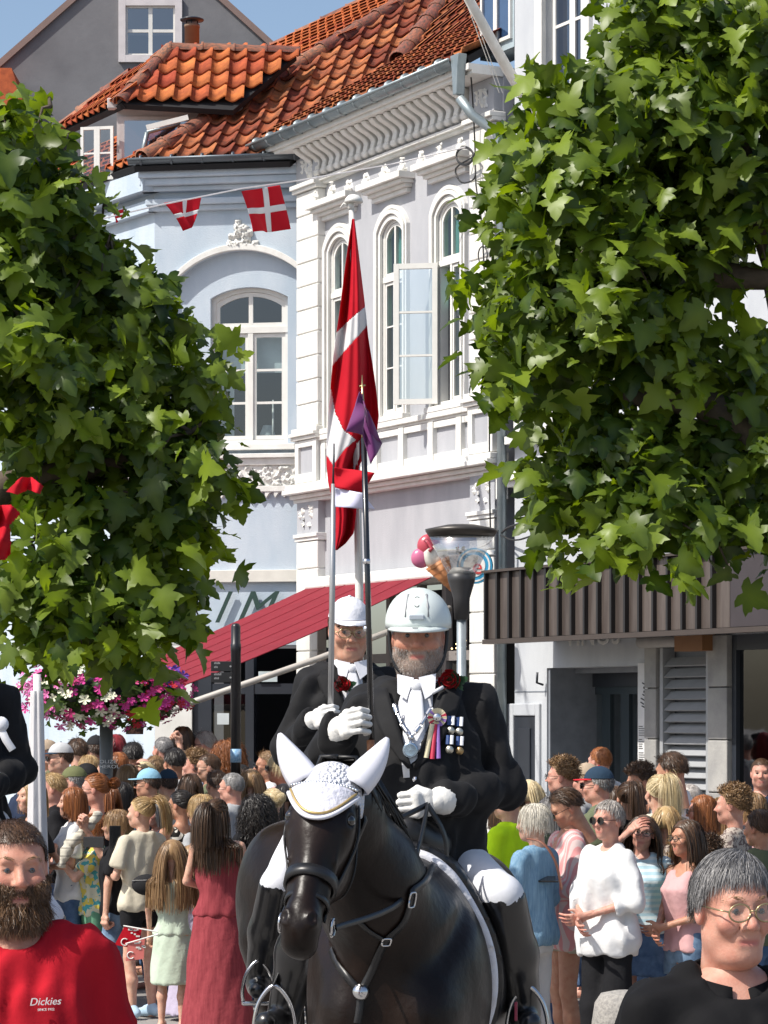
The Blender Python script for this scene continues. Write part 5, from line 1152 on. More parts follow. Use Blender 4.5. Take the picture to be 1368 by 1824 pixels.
# ------------------------------------------------------------------ hair: ribbons rooted on the scalp plus an under-layer
HCc = np.array([0, .014, .030]); HCr = np.array([.079, .099, .091])
def hairline(az, lift=0.0):
    return np.interp(np.abs(az), [0, 35, 60, 78, 92, 108, 130, 180], [30 - lift, 29 - lift, 22, -8, -6, -22, -34, -38])
def scalp(n, r, lift=0.0, top=None):
    out = []
    while len(out) < n:
        v = r.normal(size=(n * 4, 3)); v /= np.linalg.norm(v, axis=1)[:, None]; az = np.degrees(np.arctan2(v[:, 0], -v[:, 1])); el = np.degrees(np.arcsin(v[:, 2]))
        ok = el > hairline(az, lift) + r.normal(size=len(az)) * 2
        if top is not None: ok &= el < top
        out += list(v[ok])
    return np.array(out[:n])
def collide(p, off, torso=True):
    n = len(p); off = np.broadcast_to(np.asarray(off, float).reshape(-1, 1), (n, 1))
    for c_, r_ in ((HCc, HCr), (np.array([0, -.026, -.035]), np.array([.062, .070, .084]))):
        rr = r_ + off; q = (p - c_) / rr; l = np.linalg.norm(q, axis=1)[:, None]; p = np.where(l < 1, c_ + q / (l + 1e-9) * rr, p)
    if torso:
        rr = .062 + off; q = (p[:, :2] - [0, .025]) / rr; l = np.linalg.norm(q, axis=1)[:, None] + 1e-9
        p[:, :2] = np.where((l < 1) & (p[:, 2:3] < -.06), [0, .025] + q / l * rr, p[:, :2])
        w = np.clip((-.155 - p[:, 2]) / .06, 0, 1); rx, ry = .19 * w + .02, .118 * w + .02; qx, qy = p[:, 0] / rx, (p[:, 1] - .012) / ry; l = np.hypot(qx, qy) + 1e-9; m = (l < 1) & (w > .05)
        p[m, 0] /= l[m]; p[m, 1] = .012 + (p[m, 1] - .012) / l[m]
    return p
def ribbons(paths, w, r, taper=True, tint=None):
    """paths (n, k, 3) -> quads"""
    n, k, _ = paths.shape; t = np.gradient(paths, axis=1); t /= np.linalg.norm(t, axis=2)[..., None] + 1e-9; out = paths - HCc; out /= np.linalg.norm(out, axis=2)[..., None] + 1e-9
    out = out + r.normal(size=(n, 1, 3)) * .35; s = np.cross(t, out); s /= np.linalg.norm(s, axis=2)[..., None] + 1e-9
    ww = w * (np.linspace(1, .35, k) if taper else np.ones(k))[None, :, None] * r.uniform(.6, 1.3, size=(n, 1, 1))
    A, B = paths - s * ww * .5, paths + s * ww * .5; V = np.stack([A, B], 2).reshape(-1, 3)
    b = (np.arange(n)[:, None] * k + np.arange(k - 1)[None]) * 2; F = np.stack([b, b + 1, b + 3, b + 2], -1).reshape(-1, 4)
    tt = r.random(n) if tint is None else tint
    return V, F, {'tint': np.repeat(tt, 2 * k)}
def capmesh(off, lift=0.0, nu=28, nv=14, drop=0):
    V = []; idx = {}; F = []
    for i in range(nu):
        az = -180 + 360 * i / nu; h = float(hairline(np.array([az]), lift)[0]) - drop
        for j in range(nv + 1):
            el = R(h + (90 - h) * j / nv); a = R(az); V.append(HCc + (HCr + off) * np.array([math.sin(a) * math.cos(el), -math.cos(a) * math.cos(el), math.sin(el)]))
    for i in range(nu):
        for j in range(nv): F.append((i * (nv + 1) + j, ((i + 1) % nu) * (nv + 1) + j, ((i + 1) % nu) * (nv + 1) + j + 1, i * (nv + 1) + j + 1))
    return np.array(V), np.array(F), {'tint': np.full(len(V), .35)}
def grow(v, L, steps, d0, grav, r, off=.008, curl=0.0, wob=.25, torso=True, face=True, lift=.4):
    n = len(v); p = HCc + HCr * v * 1.0; nrm = v / HCr; nrm /= np.linalg.norm(nrm, axis=1)[:, None]; d = d0 - nrm * (d0 * nrm).sum(1)[:, None]; d /= np.linalg.norm(d, axis=1)[:, None] + 1e-9; d = d + nrm * lift; P_ = [p.copy()]
    Ls = (L if np.ndim(L) else np.full(n, L)) * r.uniform(.8, 1.1, n); ph = r.uniform(0, 6.28, n); offs = off * r.uniform(.5, 1.6, n)[:, None]
    for i in range(steps):
        d = d + np.array([0, 0, -grav]) * (4.0 / steps if steps < 9 else .6) + r.normal(size=(n, 3)) * wob / math.sqrt(steps); d /= np.linalg.norm(d, axis=1)[:, None]
        p = p + d * (Ls / steps)[:, None]
        if curl: p = p + curl * np.stack([np.cos(ph + i * 1.9), np.sin(ph + i * 1.9), .6 * np.sin(ph * 2 + i * 1.7)], 1)
        p2 = collide(p.copy(), offs, torso); p = p2; P_.append(p.copy())
    return np.stack(P_, 1)
def hair_mesh(style, n=1500, w=.0036, seed=1):
    r = np.random.default_rng(seed); C = lambda *a: joinm(a)
    if style == 'crop':
        v = scalp(n, r, 2); return C(capmesh(.002, 2), ribbons(grow(v, .013, 2, v * 0 + [0, -.2, -.3], .2, r, .004, lift=.7, torso=False), w * .8, r))
    if style == 'bald':
        v = scalp(n, r, 2, 20); cm = capmesh(.002, 2); return C(ribbons(grow(v, .022, 2, v * 0 + [0, .4, -.8], .3, r, .004, lift=.7, torso=False), w, r))
    if style == 'short':
        v = scalp(n, r, 0); d0 = np.stack([v[:, 0] * .5, v[:, 1] * .3 + .25, -np.abs(v[:, 2]) * .2 - .1 * (v[:, 2] < .3)], 1); fr = (v[:, 1] < -.3) & (v[:, 2] > .35); d0[fr] = [.6, .7, .3]
        L = np.where(v[:, 2] > .35, .062, .032); return C(capmesh(.006, 0), ribbons(grow(v, L, 4, d0, .35, r, .007, wob=.3, torso=False, lift=.45), w, r))
    if style == 'pixie':
        v = scalp(n, r, -5); d0 = np.stack([v[:, 0] * 1.0 - .55, v[:, 1] * .8 - .1, -.25 + v[:, 0] * 0], 1); top = v[:, 2] > .3; L = np.where(top, .050, .036) * r.uniform(.6, 1.1, len(v))
        return C(capmesh(.006, 0), ribbons(grow(v, L, 6, d0, .6, r, .008, wob=.28, torso=False, lift=.30), w, r))
    if style == 'bowl':
        v = scalp(n, r, 0); d0 = np.stack([v[:, 0], v[:, 1] * 1.1, v[:, 2] * 0 - .2], 1); L = np.where(v[:, 2] > .2, .13, .05); return C(capmesh(.008, 0), ribbons(grow(v, L, 7, d0, .9, r, .011, wob=.15, torso=False, lift=.3), w, r))
    if style in ('long', 'bob', 'mid', 'longf'):
        v = scalp(n, r, 0); sgn = np.sign(v[:, 0] + 1e-6); d0 = np.stack([sgn * .8, .35 + v[:, 1] * .6, v[:, 2] * 0 - .8], 1); L0 = {'long': .50, 'bob': .24, 'mid': .34, 'longf': .55}[style]
        L = L0 - .07 + .10 * np.clip(v[:, 2], 0, 1); fr = v[:, 1] < -.25; d0[fr] = np.stack([sgn[fr] * 1.0, np.full(fr.sum(), .55 if style != 'longf' else .3), np.full(fr.sum(), -.2)], 1)
        return C(capmesh(.008, 0), ribbons(grow(v, L, 12, d0, .75, r, .010, wob=.06, lift=.05), w, r, taper=False))
    if style == 'curly':
        v = scalp(n, r, 0); d0 = np.stack([v[:, 0], v[:, 1] + .3, v[:, 2] * 0 - .5], 1); return C(capmesh(.014, 0), ribbons(grow(v, .30, 14, d0, .55, r, .02, curl=.016, wob=.3, lift=.9), w * .85, r, taper=False))
    if style == 'curlyshort':
        v = scalp(n, r, 2); d0 = v * 0 + [.2, .2, .4]; L = np.where(v[:, 2] > .25, .052, .028); return C(capmesh(.008, 0), ribbons(grow(v, L, 7, d0, .1, r, .012, curl=.0055, wob=.5, lift=1.0, torso=False), w * .9, r, taper=False))
    if style in ('pony', 'bun', 'topbun', 'lowbun', 'halfup'):
        v = scalp(n, r, 0); g = unit({'pony': [0, .80, .55], 'bun': [0, .95, .15], 'topbun': [0, .35, .95], 'lowbun': [0, .98, -.15], 'halfup': [0, .95, .35]}[style]); k = 6; t = np.linspace(0, 1, k)[None, :, None]
        S = v[:, None] * (1 - t) + g * t + 1e-6; S /= np.linalg.norm(S, axis=2)[..., None]; off = (.004 + .012 * np.sin(t * math.pi) * r.uniform(.3, 1, (len(v), 1, 1)))
        pth = HCc + (HCr + off) * S; parts = [capmesh(.007, 0), ribbons(pth, w * 1.2, r, taper=False)]; G = HCc + (HCr + .012) * g
        if style in ('pony', 'halfup'):
            m = int(n * .55); a = G + r.normal(size=(m, 3)) * .010; d = g + r.normal(size=(m, 3)) * .16; ps = [a.copy()]; p = a
            for i in range(11):
                d = d + np.array([0, 0, -.55 if i else .1]); d /= np.linalg.norm(d, axis=1)[:, None]; p = p + d * r.uniform(.026, .034, (m, 1)) * (1.05 if style == 'pony' else 1.2); p = collide(p, .014); ps.append(p.copy())
            parts.append(ribbons(np.stack(ps, 1), w, r, taper=True))
            if style == 'halfup':
                vv = scalp(n // 2, r, 0, 25); vv = vv[vv[:, 1] > -.2]; d0 = np.stack([vv[:, 0] * .3, vv[:, 1] * .2, vv[:, 2] * 0 - 1], 1); parts.append(ribbons(grow(vv, .40, 11, d0, .8, r, .012, wob=.1, lift=.2), w, r, taper=False))
        else:
            c = G + g * .035 + (np.array([0, 0, .01]) if style == 'topbun' else 0); m = int(n * .4); ax = r.normal(size=(m, 3)); ax /= np.linalg.norm(ax, axis=1)[:, None]; b1 = np.cross(ax, [0.3, .2, 1]); b1 /= np.linalg.norm(b1, axis=1)[:, None]; b2 = np.cross(ax, b1); th = r.uniform(0, 6, m)[:, None] + np.linspace(0, 3.2, 8)[None]
            rr = r.uniform(.030, .046, m)[:, None, None] * (1.25 if style == 'topbun' else 1); pth = c + rr * (np.cos(th)[..., None] * b1[:, None] + np.sin(th)[..., None] * b2[:, None]) + ax[:, None] * .012; parts.append(ribbons(pth, w * 1.1, r, taper=False))
        return C(*parts)
_hair = {}
def hair_me(style, n=1500, w=.0036, seed=1):
    k = (style, n, seed)
    if k not in _hair: V, F, A = hair_mesh(style, n, w, seed); _hair[k] = mesh('hair', V, F, MATS['hair_brown'], False, A)
    return _hair[k]
def hairmat(name, a, b, rough=.42):
    m = mat(name, a, rough, col2=b, ns=40, spec=.45, attr='tint', streak=(1, 1, .3)); return m
HM = {k: hairmat('hair_' + k, a, b) for k, (a, b) in dict(brown=((.10, .052, .026), (.035, .02, .012)), black=((.014, .012, .012), (.03, .024, .02)), blond=((.52, .36, .17), (.30, .18, .075)), sand=((.34, .21, .10), (.17, .095, .045)), ginger=((.34, .12, .035), (.17, .055, .018)),
    grey=((.30, .29, .28), (.10, .095, .09)), white=((.68, .64, .55), (.45, .41, .34)), darkgrey=((.26, .25, .245), (.06, .058, .058)), red=((.26, .02, .025), (.10, .01, .015)), platinum=((.70, .58, .36), (.46, .35, .18)), salt=((.50, .46, .42), (.20, .17, .15))).items()}
print('people lib', round(time.time() - T0, 1))
# ------------------------------------------------------------------ figures
_shell = {}
def cached(key, fn):
    if key not in _shell: _shell[key] = fn()
    return _shell[key]
POSES = {
 'stand': dict(), 'stand2': dict(wrl=(.22, -.12, .90), elr=(-.24, .05, 1.14), wrr=(-.20, -.13, .96)),
 'fold': dict(ell=(.235, -.01, 1.14), elr=(-.235, -.01, 1.14), wrl=(.02, -.20, 1.05), wrr=(-.03, -.215, 1.01)),
 'phone': dict(ell=(.20, -.20, 1.20), wrl=(.05, -.36, 1.40), elr=(-.20, -.20, 1.20), wrr=(-.05, -.36, 1.40)),
 'phoneup': dict(ell=(.23, -.03, 1.14), elr=(-.24, -.17, 1.36), wrr=(-.16, -.30, 1.60)),
 'phonehigh': dict(ell=(.23, -.03, 1.14), elr=(-.25, -.16, 1.58), wrr=(-.20, -.24, 1.84)),
 'brow': dict(elr=(-.33, -.10, 1.42), wrr=(-.10, -.15, 1.63)), 'browl': dict(ell=(.34, -.08, 1.47), wrl=(.11, -.13, 1.66)),
 'look': dict(ell=(.235, -.02, 1.13), wrl=(.06, -.27, 1.12), elr=(-.235, -.02, 1.13), wrr=(-.06, -.27, 1.12)),
 'reach': dict(elr=(-.25, -.26, 1.38), wrr=(-.24, -.50, 1.30)),
 'hold': dict(elr=(-.24, .0, 1.13), wrr=(-.25, -.20, .98)), 'bare': dict()}
def plain(name, *a, **k): return mat(name, *a, **k)
def person(label, px, py, d, yaw, pose='stand', build='m', hk=None, skin=0, hair=('short', 'brown'), top=('short', 'tee_white'), bottom=('trousers', 'jeans'), hyaw=0, hpitch=0, hs=1.0, hands='', group=None,
           glasses=None, cap=None, feet=None, eyes=False, extras=None, vox=.018, hands_kind='relax', name='person', hseed=1, hroll=0):
    """a figure whose head top shows at (px, py) at distance d"""
    H = CAMH + (CY - py) / FPX * d; X = (px - CX) / FPX * d; sc = H / 1.75
    J = joints(**POSES[pose]); hk = hk or ('f' if build == 'f' else 'm'); HR = rotm(hyaw, hpitch, hroll)
    def mk():
        parts = [cached(('b', pose, build), lambda: body_shell(J, build, vox, armf=.92))]
        Vh, Fh, Ah = head(hk); parts.append(((Vh * hs) @ HR.T + HC + [0, 0, (hs - 1) * .10], Fh, Ah))
        for n, s in (('l', 1), ('r', -1)):
            if n in hands:
                dr = J['wr' + n] - J['el' + n]; palm = np.array([-s * .7, .7 if pose in ('phone', 'phoneup', 'phonehigh', 'look') else .2, .2 if pose != 'look' else 1.0]); parts.append(hand_at(hands_kind, J['wr' + n], dr, palm, s, .008))
            else: parts.append(hand_at('relax', J['wr' + n], J['wr' + n] - J['el' + n], (-s, .2, 0), s, .011))
        V, F, A = joinm(parts); return mesh('person', V, F, SK[0], True, A)
    me = cached(('B', pose, build, hk, hyaw, hpitch, hroll, hs, hands, hands_kind), mk)
    o = inst(name, me, None, None, SK[skin]); o.location = (X, d, 0); o.rotation_euler = (0, 0, R(yaw)); o.scale = (sc, sc, sc); tag(o, label, 'person', group)
    HM4 = Matrix(HR.tolist()).to_4x4(); HM4.translation = Vector(HC + [0, 0, (hs - 1) * .10]); HS = HM4 @ Matrix.Diagonal((hs, hs, hs, 1))
    if hair: inst('hair', hair_me(hair[0], seed=hseed), o, HS, HM[hair[1]])
    if top:
        st, m = top[0], top[1]; kw = dict(TOPS[st])
        inst('shirt' if 'dress' not in st else 'dress', cached(('T', pose, build, st), lambda: mesh('shirt', *top_shell(J, build, vox=.017, **kw), MATS['white_paint'], True)), o, None, MATS[m])
    if bottom:
        st, m = bottom; kw = dict(BOTS[st]); inst(kw.get('kind', 'trousers').replace('knee_', '').replace('long_', ''), cached(('L', pose, build, st), lambda: mesh('trousers', *bottom_shell(J, build, **kw), MATS['white_paint'], True)), o, None, MATS[m])
    if glasses: add_glasses(o, HS, glasses)
    if cap: add_cap(o, HS, *cap)
    if eyes:
        for s in (-1, 1):
            e = inst('eye', EYE, o, HS @ Matrix.Translation((s * .031, -.0835, .004)))
            inst('eyebrow', BROW, o, HS @ Matrix.Translation((s * .033, -.086, .026)) @ Matrix.Rotation(s * .1, 4, 'Y'), HM[hair[1]] if hair and hair[1] not in ('white',) else HM['grey'])
    if feet:
        for n in 'lr': inst('shoe', SHOE, o, Matrix.Translation(J['an' + n]), MATS[feet])
    if extras: extras(o, J)
    return o
TOPS = dict(short=dict(sleeve='short', hem=.85, loose=.018, crease=.010), fit=dict(sleeve='cap', hem=.92, loose=0), long=dict(sleeve='long', hem=.84, loose=.02), shirt=dict(sleeve='long', hem=.82, loose=.03, vee=1.40), half=dict(sleeve='half', hem=.80, loose=.03, vee=1.38, flare=.05, crease=.013), tank=dict(tank=True, hem=.88, loose=.004),
    dress=dict(tank=True, hem=.60, loose=.004, flare=.02), polo=dict(sleeve='short', hem=.86, loose=.012, vee=1.38), crop=dict(sleeve='short', hem=1.0, loose=.01), open=dict(sleeve='half', hem=.74, loose=.04, open_front=(1.5, .09, .5)))
BOTS = dict(trousers=dict(), slim=dict(inf=.006, loose=.004), shorts=dict(kind='shorts', hem=.42, loose=.01), jorts=dict(kind='knee_shorts', loose=.035), skirt=dict(kind='skirt', hem=.62, loose=.016), maxi=dict(kind='long_skirt', hem=.06, loose=.014, waist=1.1), mididress=dict(kind='long_skirt', hem=.42, loose=.006, waist=1.1), wide=dict(loose=.035))
EYE = (lambda b: mesh('eye', b.verts(), b.F, mat('eye_dark', (.03, .02, .015), .15), True))(MB().ball((0, 0, 0), .010, 10, 7, (1.25, .5, .55)))
BROW = (lambda b: mesh('eyebrow', b.verts(), b.F, HM['brown'], True))(MB().tube([(-.016, .004, -.002), (0, 0, .003), (.016, .004, -.001)], [.002, .004, .002], 6))
def shoe_mesh():
    v = Vol((-.07, -.24, -.1), (.07, .1, .08), .012); v.cap((0, .045, -.03), (0, -.13, -.045), .042, .038, .03, sc=(1, 1, 1.1)); v.cap((0, .01, .0), (0, -.06, -.02), .04, .036, .03); v.half((0, 0, -.083), (0, 0, -1)); return mesh('shoe', *v.net(), MATS['white_paint'], True)
SHOE = shoe_mesh()
def loop3(rx, rz, y, cx, cz, n=18, bend=0): return [(cx + rx * math.cos(2 * math.pi * i / n), y + bend * (rx * math.cos(2 * math.pi * i / n)) ** 2, cz + rz * math.sin(2 * math.pi * i / n)) for i in range(n + 1)]
def glasses_mesh(kind):
    b = MB(); lens = MB(); rx, rz = (.026, .020) if kind != 'round' else (.025, .023)
    for s in (-1, 1):
        b.tube(loop3(rx, rz, -.108, s * .032, .003), .0022 if kind != 'sun' else .004, 5); b.tube([(s * (.032 + rx), -.108, .006), (s * .074, -.085, .008), (s * .080, -.0, .006)], .002, 5)
        n = 14; lens.add([(s * .032, -.109, .003)] + [(s * .032 + rx * math.cos(2 * math.pi * i / n), -.108, .003 + rz * math.sin(2 * math.pi * i / n)) for i in range(n)], [(0, i + 1, (i + 1) % n + 1) for i in range(n)])
    b.tube([(-.008, -.110, .006), (0, -.114, .009), (.008, -.110, .006)], .002, 5)
    return b, lens
GL = {}
sunm = mat('sunglass_lens', (.008, .008, .008), .08, coat=.5)
def add_glasses(o, HS, kind):
    if kind not in GL:
        b, l = glasses_mesh(kind); GL[kind] = (mesh('glasses', b.verts(), b.F, mat('frame_black', (.015, .015, .015), .3) if kind != 'gold' else mat('frame_gold', (.45, .36, .2), .3, .8), True), mesh('lens', l.verts(), l.F, sunm if kind in ('sun', 'round') else glass_mat('clear_lens_' + kind, (.92, .93, .92), .10)))
    g = inst('glasses', GL[kind][0], o, HS); inst('lens', GL[kind][1], g)
def cap_mesh(brim=True, sc=1.0):
    b = MB(); n = 22; V = []; F = []; k = 7
    for j in range(k + 1):
        el = R(8 + 82 * j / k)
        for i in range(n):
            a = 2 * math.pi * i / n; V.append(np.array([0, .012, .040]) + np.array([.088, .108, .100]) * [math.sin(a) * math.cos(el), -math.cos(a) * math.cos(el), math.sin(el)])
    for j in range(k):
        for i in range(n): F.append((j * n + i, j * n + (i + 1) % n, (j + 1) * n + (i + 1) % n, (j + 1) * n + i))
    dome = (np.array(V), F); B = MB(); m = 12; V = []
    for zz_ in (0, -.004):
        for i in range(m + 1):
            a = R(-68 + 136 * i / m); V.append((.087 * math.sin(a), .012 - .107 * math.cos(a), .052 + zz_)); e = math.cos(a * 90 / 68 * .98); V.append((.085 * math.sin(a) * (1 + .05 * e), .012 - .107 * math.cos(a) - .075 * e, .046 - .012 * e + zz_ + .012 * (1 - abs(math.sin(a)))))
    F = [];
    for i in range(m): a = 2 * i; F += [(a, a + 2, a + 3, a + 1), (2 * m + 2 + a, 2 * m + 2 + a + 1, 2 * m + 2 + a + 3, 2 * m + 2 + a + 2), (a + 1, a + 3, 2 * m + 2 + a + 3, 2 * m + 2 + a + 1)]
    return dome, (np.array(V), F)
_dome, _brim = cap_mesh(); CAPD = mesh('cap', *_dome, MATS['white_paint'], True); CAPB = mesh('brim', *_brim, MATS['white_paint'], True)
CAPN = (lambda b: mesh('button', b.verts(), b.F, MATS['white_paint'], True))(MB().ball((0, .012, .141), .008, 8, 5, (1, 1, .6)))
HATB = (lambda b: mesh('hat_brim', b.verts(), b.F, MATS['white_paint'], True))(MB().lathe([(.085, .05), (.16, .045), (.165, .042), (.16, .038), (.085, .044)], (0, .012, 0), 24, sy=1.15))
def add_cap(o, HS, m, bm=None, kind='cap', back=False):
    M = HS @ (Matrix.Rotation(math.pi, 4, 'Z') if back else Matrix.Identity(4)); c = inst('cap' if kind == 'cap' else 'hat', CAPD, o, M, MATS[m])
    inst('brim', CAPB if kind == 'cap' else HATB, c, None, MATS[bm or m])
    if kind == 'cap': inst('button', CAPN, c, None, MATS[bm or m])
# fabrics
for nm, c_, kw in (('tee_white', (.74, .74, .74), {}), ('tee_beige', (.58, .53, .42), {}), ('tee_black', (.012, .012, .014), {}), ('tee_grey', (.36, .37, .38), {}), ('tee_navy', (.02, .03, .06), {}), ('tee_green', (.05, .22, .10), {}), ('tee_pink', (.62, .36, .36), {}), ('tee_maroon', (.25, .02, .05), {}), ('tee_sky', (.40, .60, .70), {}), ('tee_olive', (.13, .15, .09), {}),
    ('shirt_blue', (.45, .52, .68), {}), ('denim', (.13, .25, .38), dict(col2=(.24, .38, .50), ns=90, streak=(1, 1, .05))), ('jeans', (.05, .09, .18), dict(col2=(.10, .16, .27), ns=14)), ('jeans_light', (.18, .27, .38), dict(col2=(.08, .13, .21), ns=9)), ('black_trousers', (.014, .014, .016), {}), ('white_trousers', (.70, .69, .68), {}), ('beige_shorts', (.48, .44, .34), {}), ('green_shorts', (.14, .32, .20), {}),
    ('red_dress', (.30, .055, .065), dict(col2=(.22, .035, .045), ns=10, streak=(6, 6, .6))), ('mint', (.52, .62, .50), {}), ('lavender', (.45, .40, .52), {}), ('neon', (.62, .95, .02), {}), ('maroon_top', (.28, .03, .07), {}), ('cap_sky', (.26, .48, .62), {}), ('cap_navy', (.025, .05, .085), {}), ('cap_grey', (.50, .51, .52), {}), ('cap_olive', (.14, .15, .07), {}), ('cap_black', (.02, .02, .022), {}), ('cap_red', (.5, .02, .03), {}), ('cap_beige', (.42, .33, .24), {}), ('shoe_blue', (.42, .58, .72), {}), ('shoe_black', (.03, .03, .03), {}), ('shoe_white', (.7, .7, .7), {}), ('pink_shirt', (.62, .30, .30), {})):
    mat(nm, c_, .85, bump=.55, bs=16, spec=.15, **kw)
def pattern(name, c1, c2, kind='stripes', scale=40., thr=.5, axis=2, c3=None):
    m = mat(name, c1, .85, bump=.55, bs=16, spec=.15); nt = m.node_tree; N = nt.nodes; L = nt.links; b = N['Principled BSDF']; tc = N.new('ShaderNodeTexCoord'); mx = N.new('ShaderNodeMix'); mx.data_type = 'RGBA'; mx.inputs['A'].default_value = (*c1, 1); mx.inputs['B'].default_value = (*c2, 1)
    if kind == 'stripes':
        sx = N.new('ShaderNodeSeparateXYZ'); L.new(tc.outputs['Object'], sx.inputs[0]); mu = N.new('ShaderNodeMath'); mu.operation = 'MULTIPLY'; mu.inputs[1].default_value = scale; L.new(sx.outputs[axis], mu.inputs[0]); fr_ = N.new('ShaderNodeMath'); fr_.operation = 'FRACT'; L.new(mu.outputs[0], fr_.inputs[0]); src = fr_.outputs[0]
    elif kind == 'zebra':
        w_ = N.new('ShaderNodeTexWave'); w_.inputs['Scale'].default_value = scale; w_.inputs['Distortion'].default_value = 6; w_.bands_direction = 'DIAGONAL'; L.new(tc.outputs['Object'], w_.inputs['Vector']); src = w_.outputs['Fac']
    else:
        w_ = N.new('ShaderNodeTexNoise'); w_.inputs['Scale'].default_value = scale; w_.inputs['Detail'].default_value = 1.5; L.new(tc.outputs['Object'], w_.inputs['Vector']); src = w_.outputs['Fac']
    gt = N.new('ShaderNodeMath'); gt.operation = 'GREATER_THAN'; gt.inputs[1].default_value = thr; L.new(src, gt.inputs[0]); L.new(gt.outputs[0], mx.inputs['Factor']); res = mx.outputs['Result']
    if c3:
        w2 = N.new('ShaderNodeTexNoise'); w2.inputs['Scale'].default_value = scale * .8; mp_ = N.new('ShaderNodeMapping'); mp_.inputs['Location'].default_value = (3, 7, 1); L.new(tc.outputs['Object'], mp_.inputs[0]); L.new(mp_.outputs[0], w2.inputs['Vector']); g2 = N.new('ShaderNodeMath'); g2.operation = 'GREATER_THAN'; g2.inputs[1].default_value = .56; L.new(w2.outputs['Fac'], g2.inputs[0])
        m2 = N.new('ShaderNodeMix'); m2.data_type = 'RGBA'; L.new(g2.outputs[0], m2.inputs['Factor']); L.new(res, m2.inputs['A']); m2.inputs['B'].default_value = (*c3, 1); res = m2.outputs['Result']
    L.new(res, b.inputs['Base Color']); return m
pattern('striped_sky', (.42, .60, .68), (.62, .70, .72), scale=24); pattern('zebra', (.70, .66, .58), (.02, .018, .016), 'zebra', 9); pattern('hawaiian', (.58, .56, .42), (.08, .34, .36), 'n', 16, .52, c3=(.62, .50, .10)); pattern('pebble_print', (.42, .36, .31), (.16, .12, .11), 'n', 46, .53); pattern('pink_stripe', (.68, .30, .30), (.66, .52, .50), scale=26, axis=0); pattern('plaid', (.55, .52, .44), (.30, .28, .24), scale=18, thr=.82)
print('person lib', round(time.time() - T0, 1))
# ------------------------------------------------------------------ horses
coatm = mat('horse_coat', (.006, .0042, .0036), .36, col2=(.015, .008, .0055), ns=3, spec=.22, bump=.45, bs=15)
leath = mat('black_leather', (.012, .012, .013), .38, spec=.5); steel = mat('steel', (.62, .62, .63), .18, 1.0); bonw = mat('bonnet_white', (.72, .73, .78), .85, bump=.9, bs=300); silk = mat('ear_white', (.72, .72, .78), .5, na=.05, bump=.1, bs=14)
gold = mat('gold_trim', (.50, .36, .14), .45, .5)
_am = mat('crochet', (.70, .71, .76), .85, bump=0)
def crochet(m):
    N = m.node_tree.nodes; L = m.node_tree.links; b = N['Principled BSDF']; tc = N.new('ShaderNodeTexCoord'); w = N.new('ShaderNodeTexVoronoi'); w.inputs['Scale'].default_value = 85; L.new(tc.outputs['Object'], w.inputs['Vector']); bp = N.new('ShaderNodeBump'); bp.inputs['Strength'].default_value = 1.0; bp.inputs['Distance'].default_value = .012; L.new(w.outputs['Distance'], bp.inputs['Height']); bp.invert = True; L.new(bp.outputs[0], b.inputs['Normal'])
crochet(_am)
POLL = np.array([-.12, -1.17, 1.83]); MUZ = np.array([-.165, -1.50, 1.37])
hA = unit(MUZ - POLL); hL = unit(np.cross(hA, np.array([0, 0, 1.0]))); hL = hL if hL[0] > 0 else -hL; hyw = R(-9); hL = unit(hL * math.cos(hyw) + np.array([0, -1., 0]) * -math.sin(hyw) * -1); hL = unit(hL - hA * (hL @ hA)); hB = np.cross(hL, hA); hB = hB if hB[1] < 0 else -hB
def hp(s, b, c=0.0): return POLL + hA * (s * .93) + hB * b + hL * c
HROT = np.array([hA, hB, hL]).T
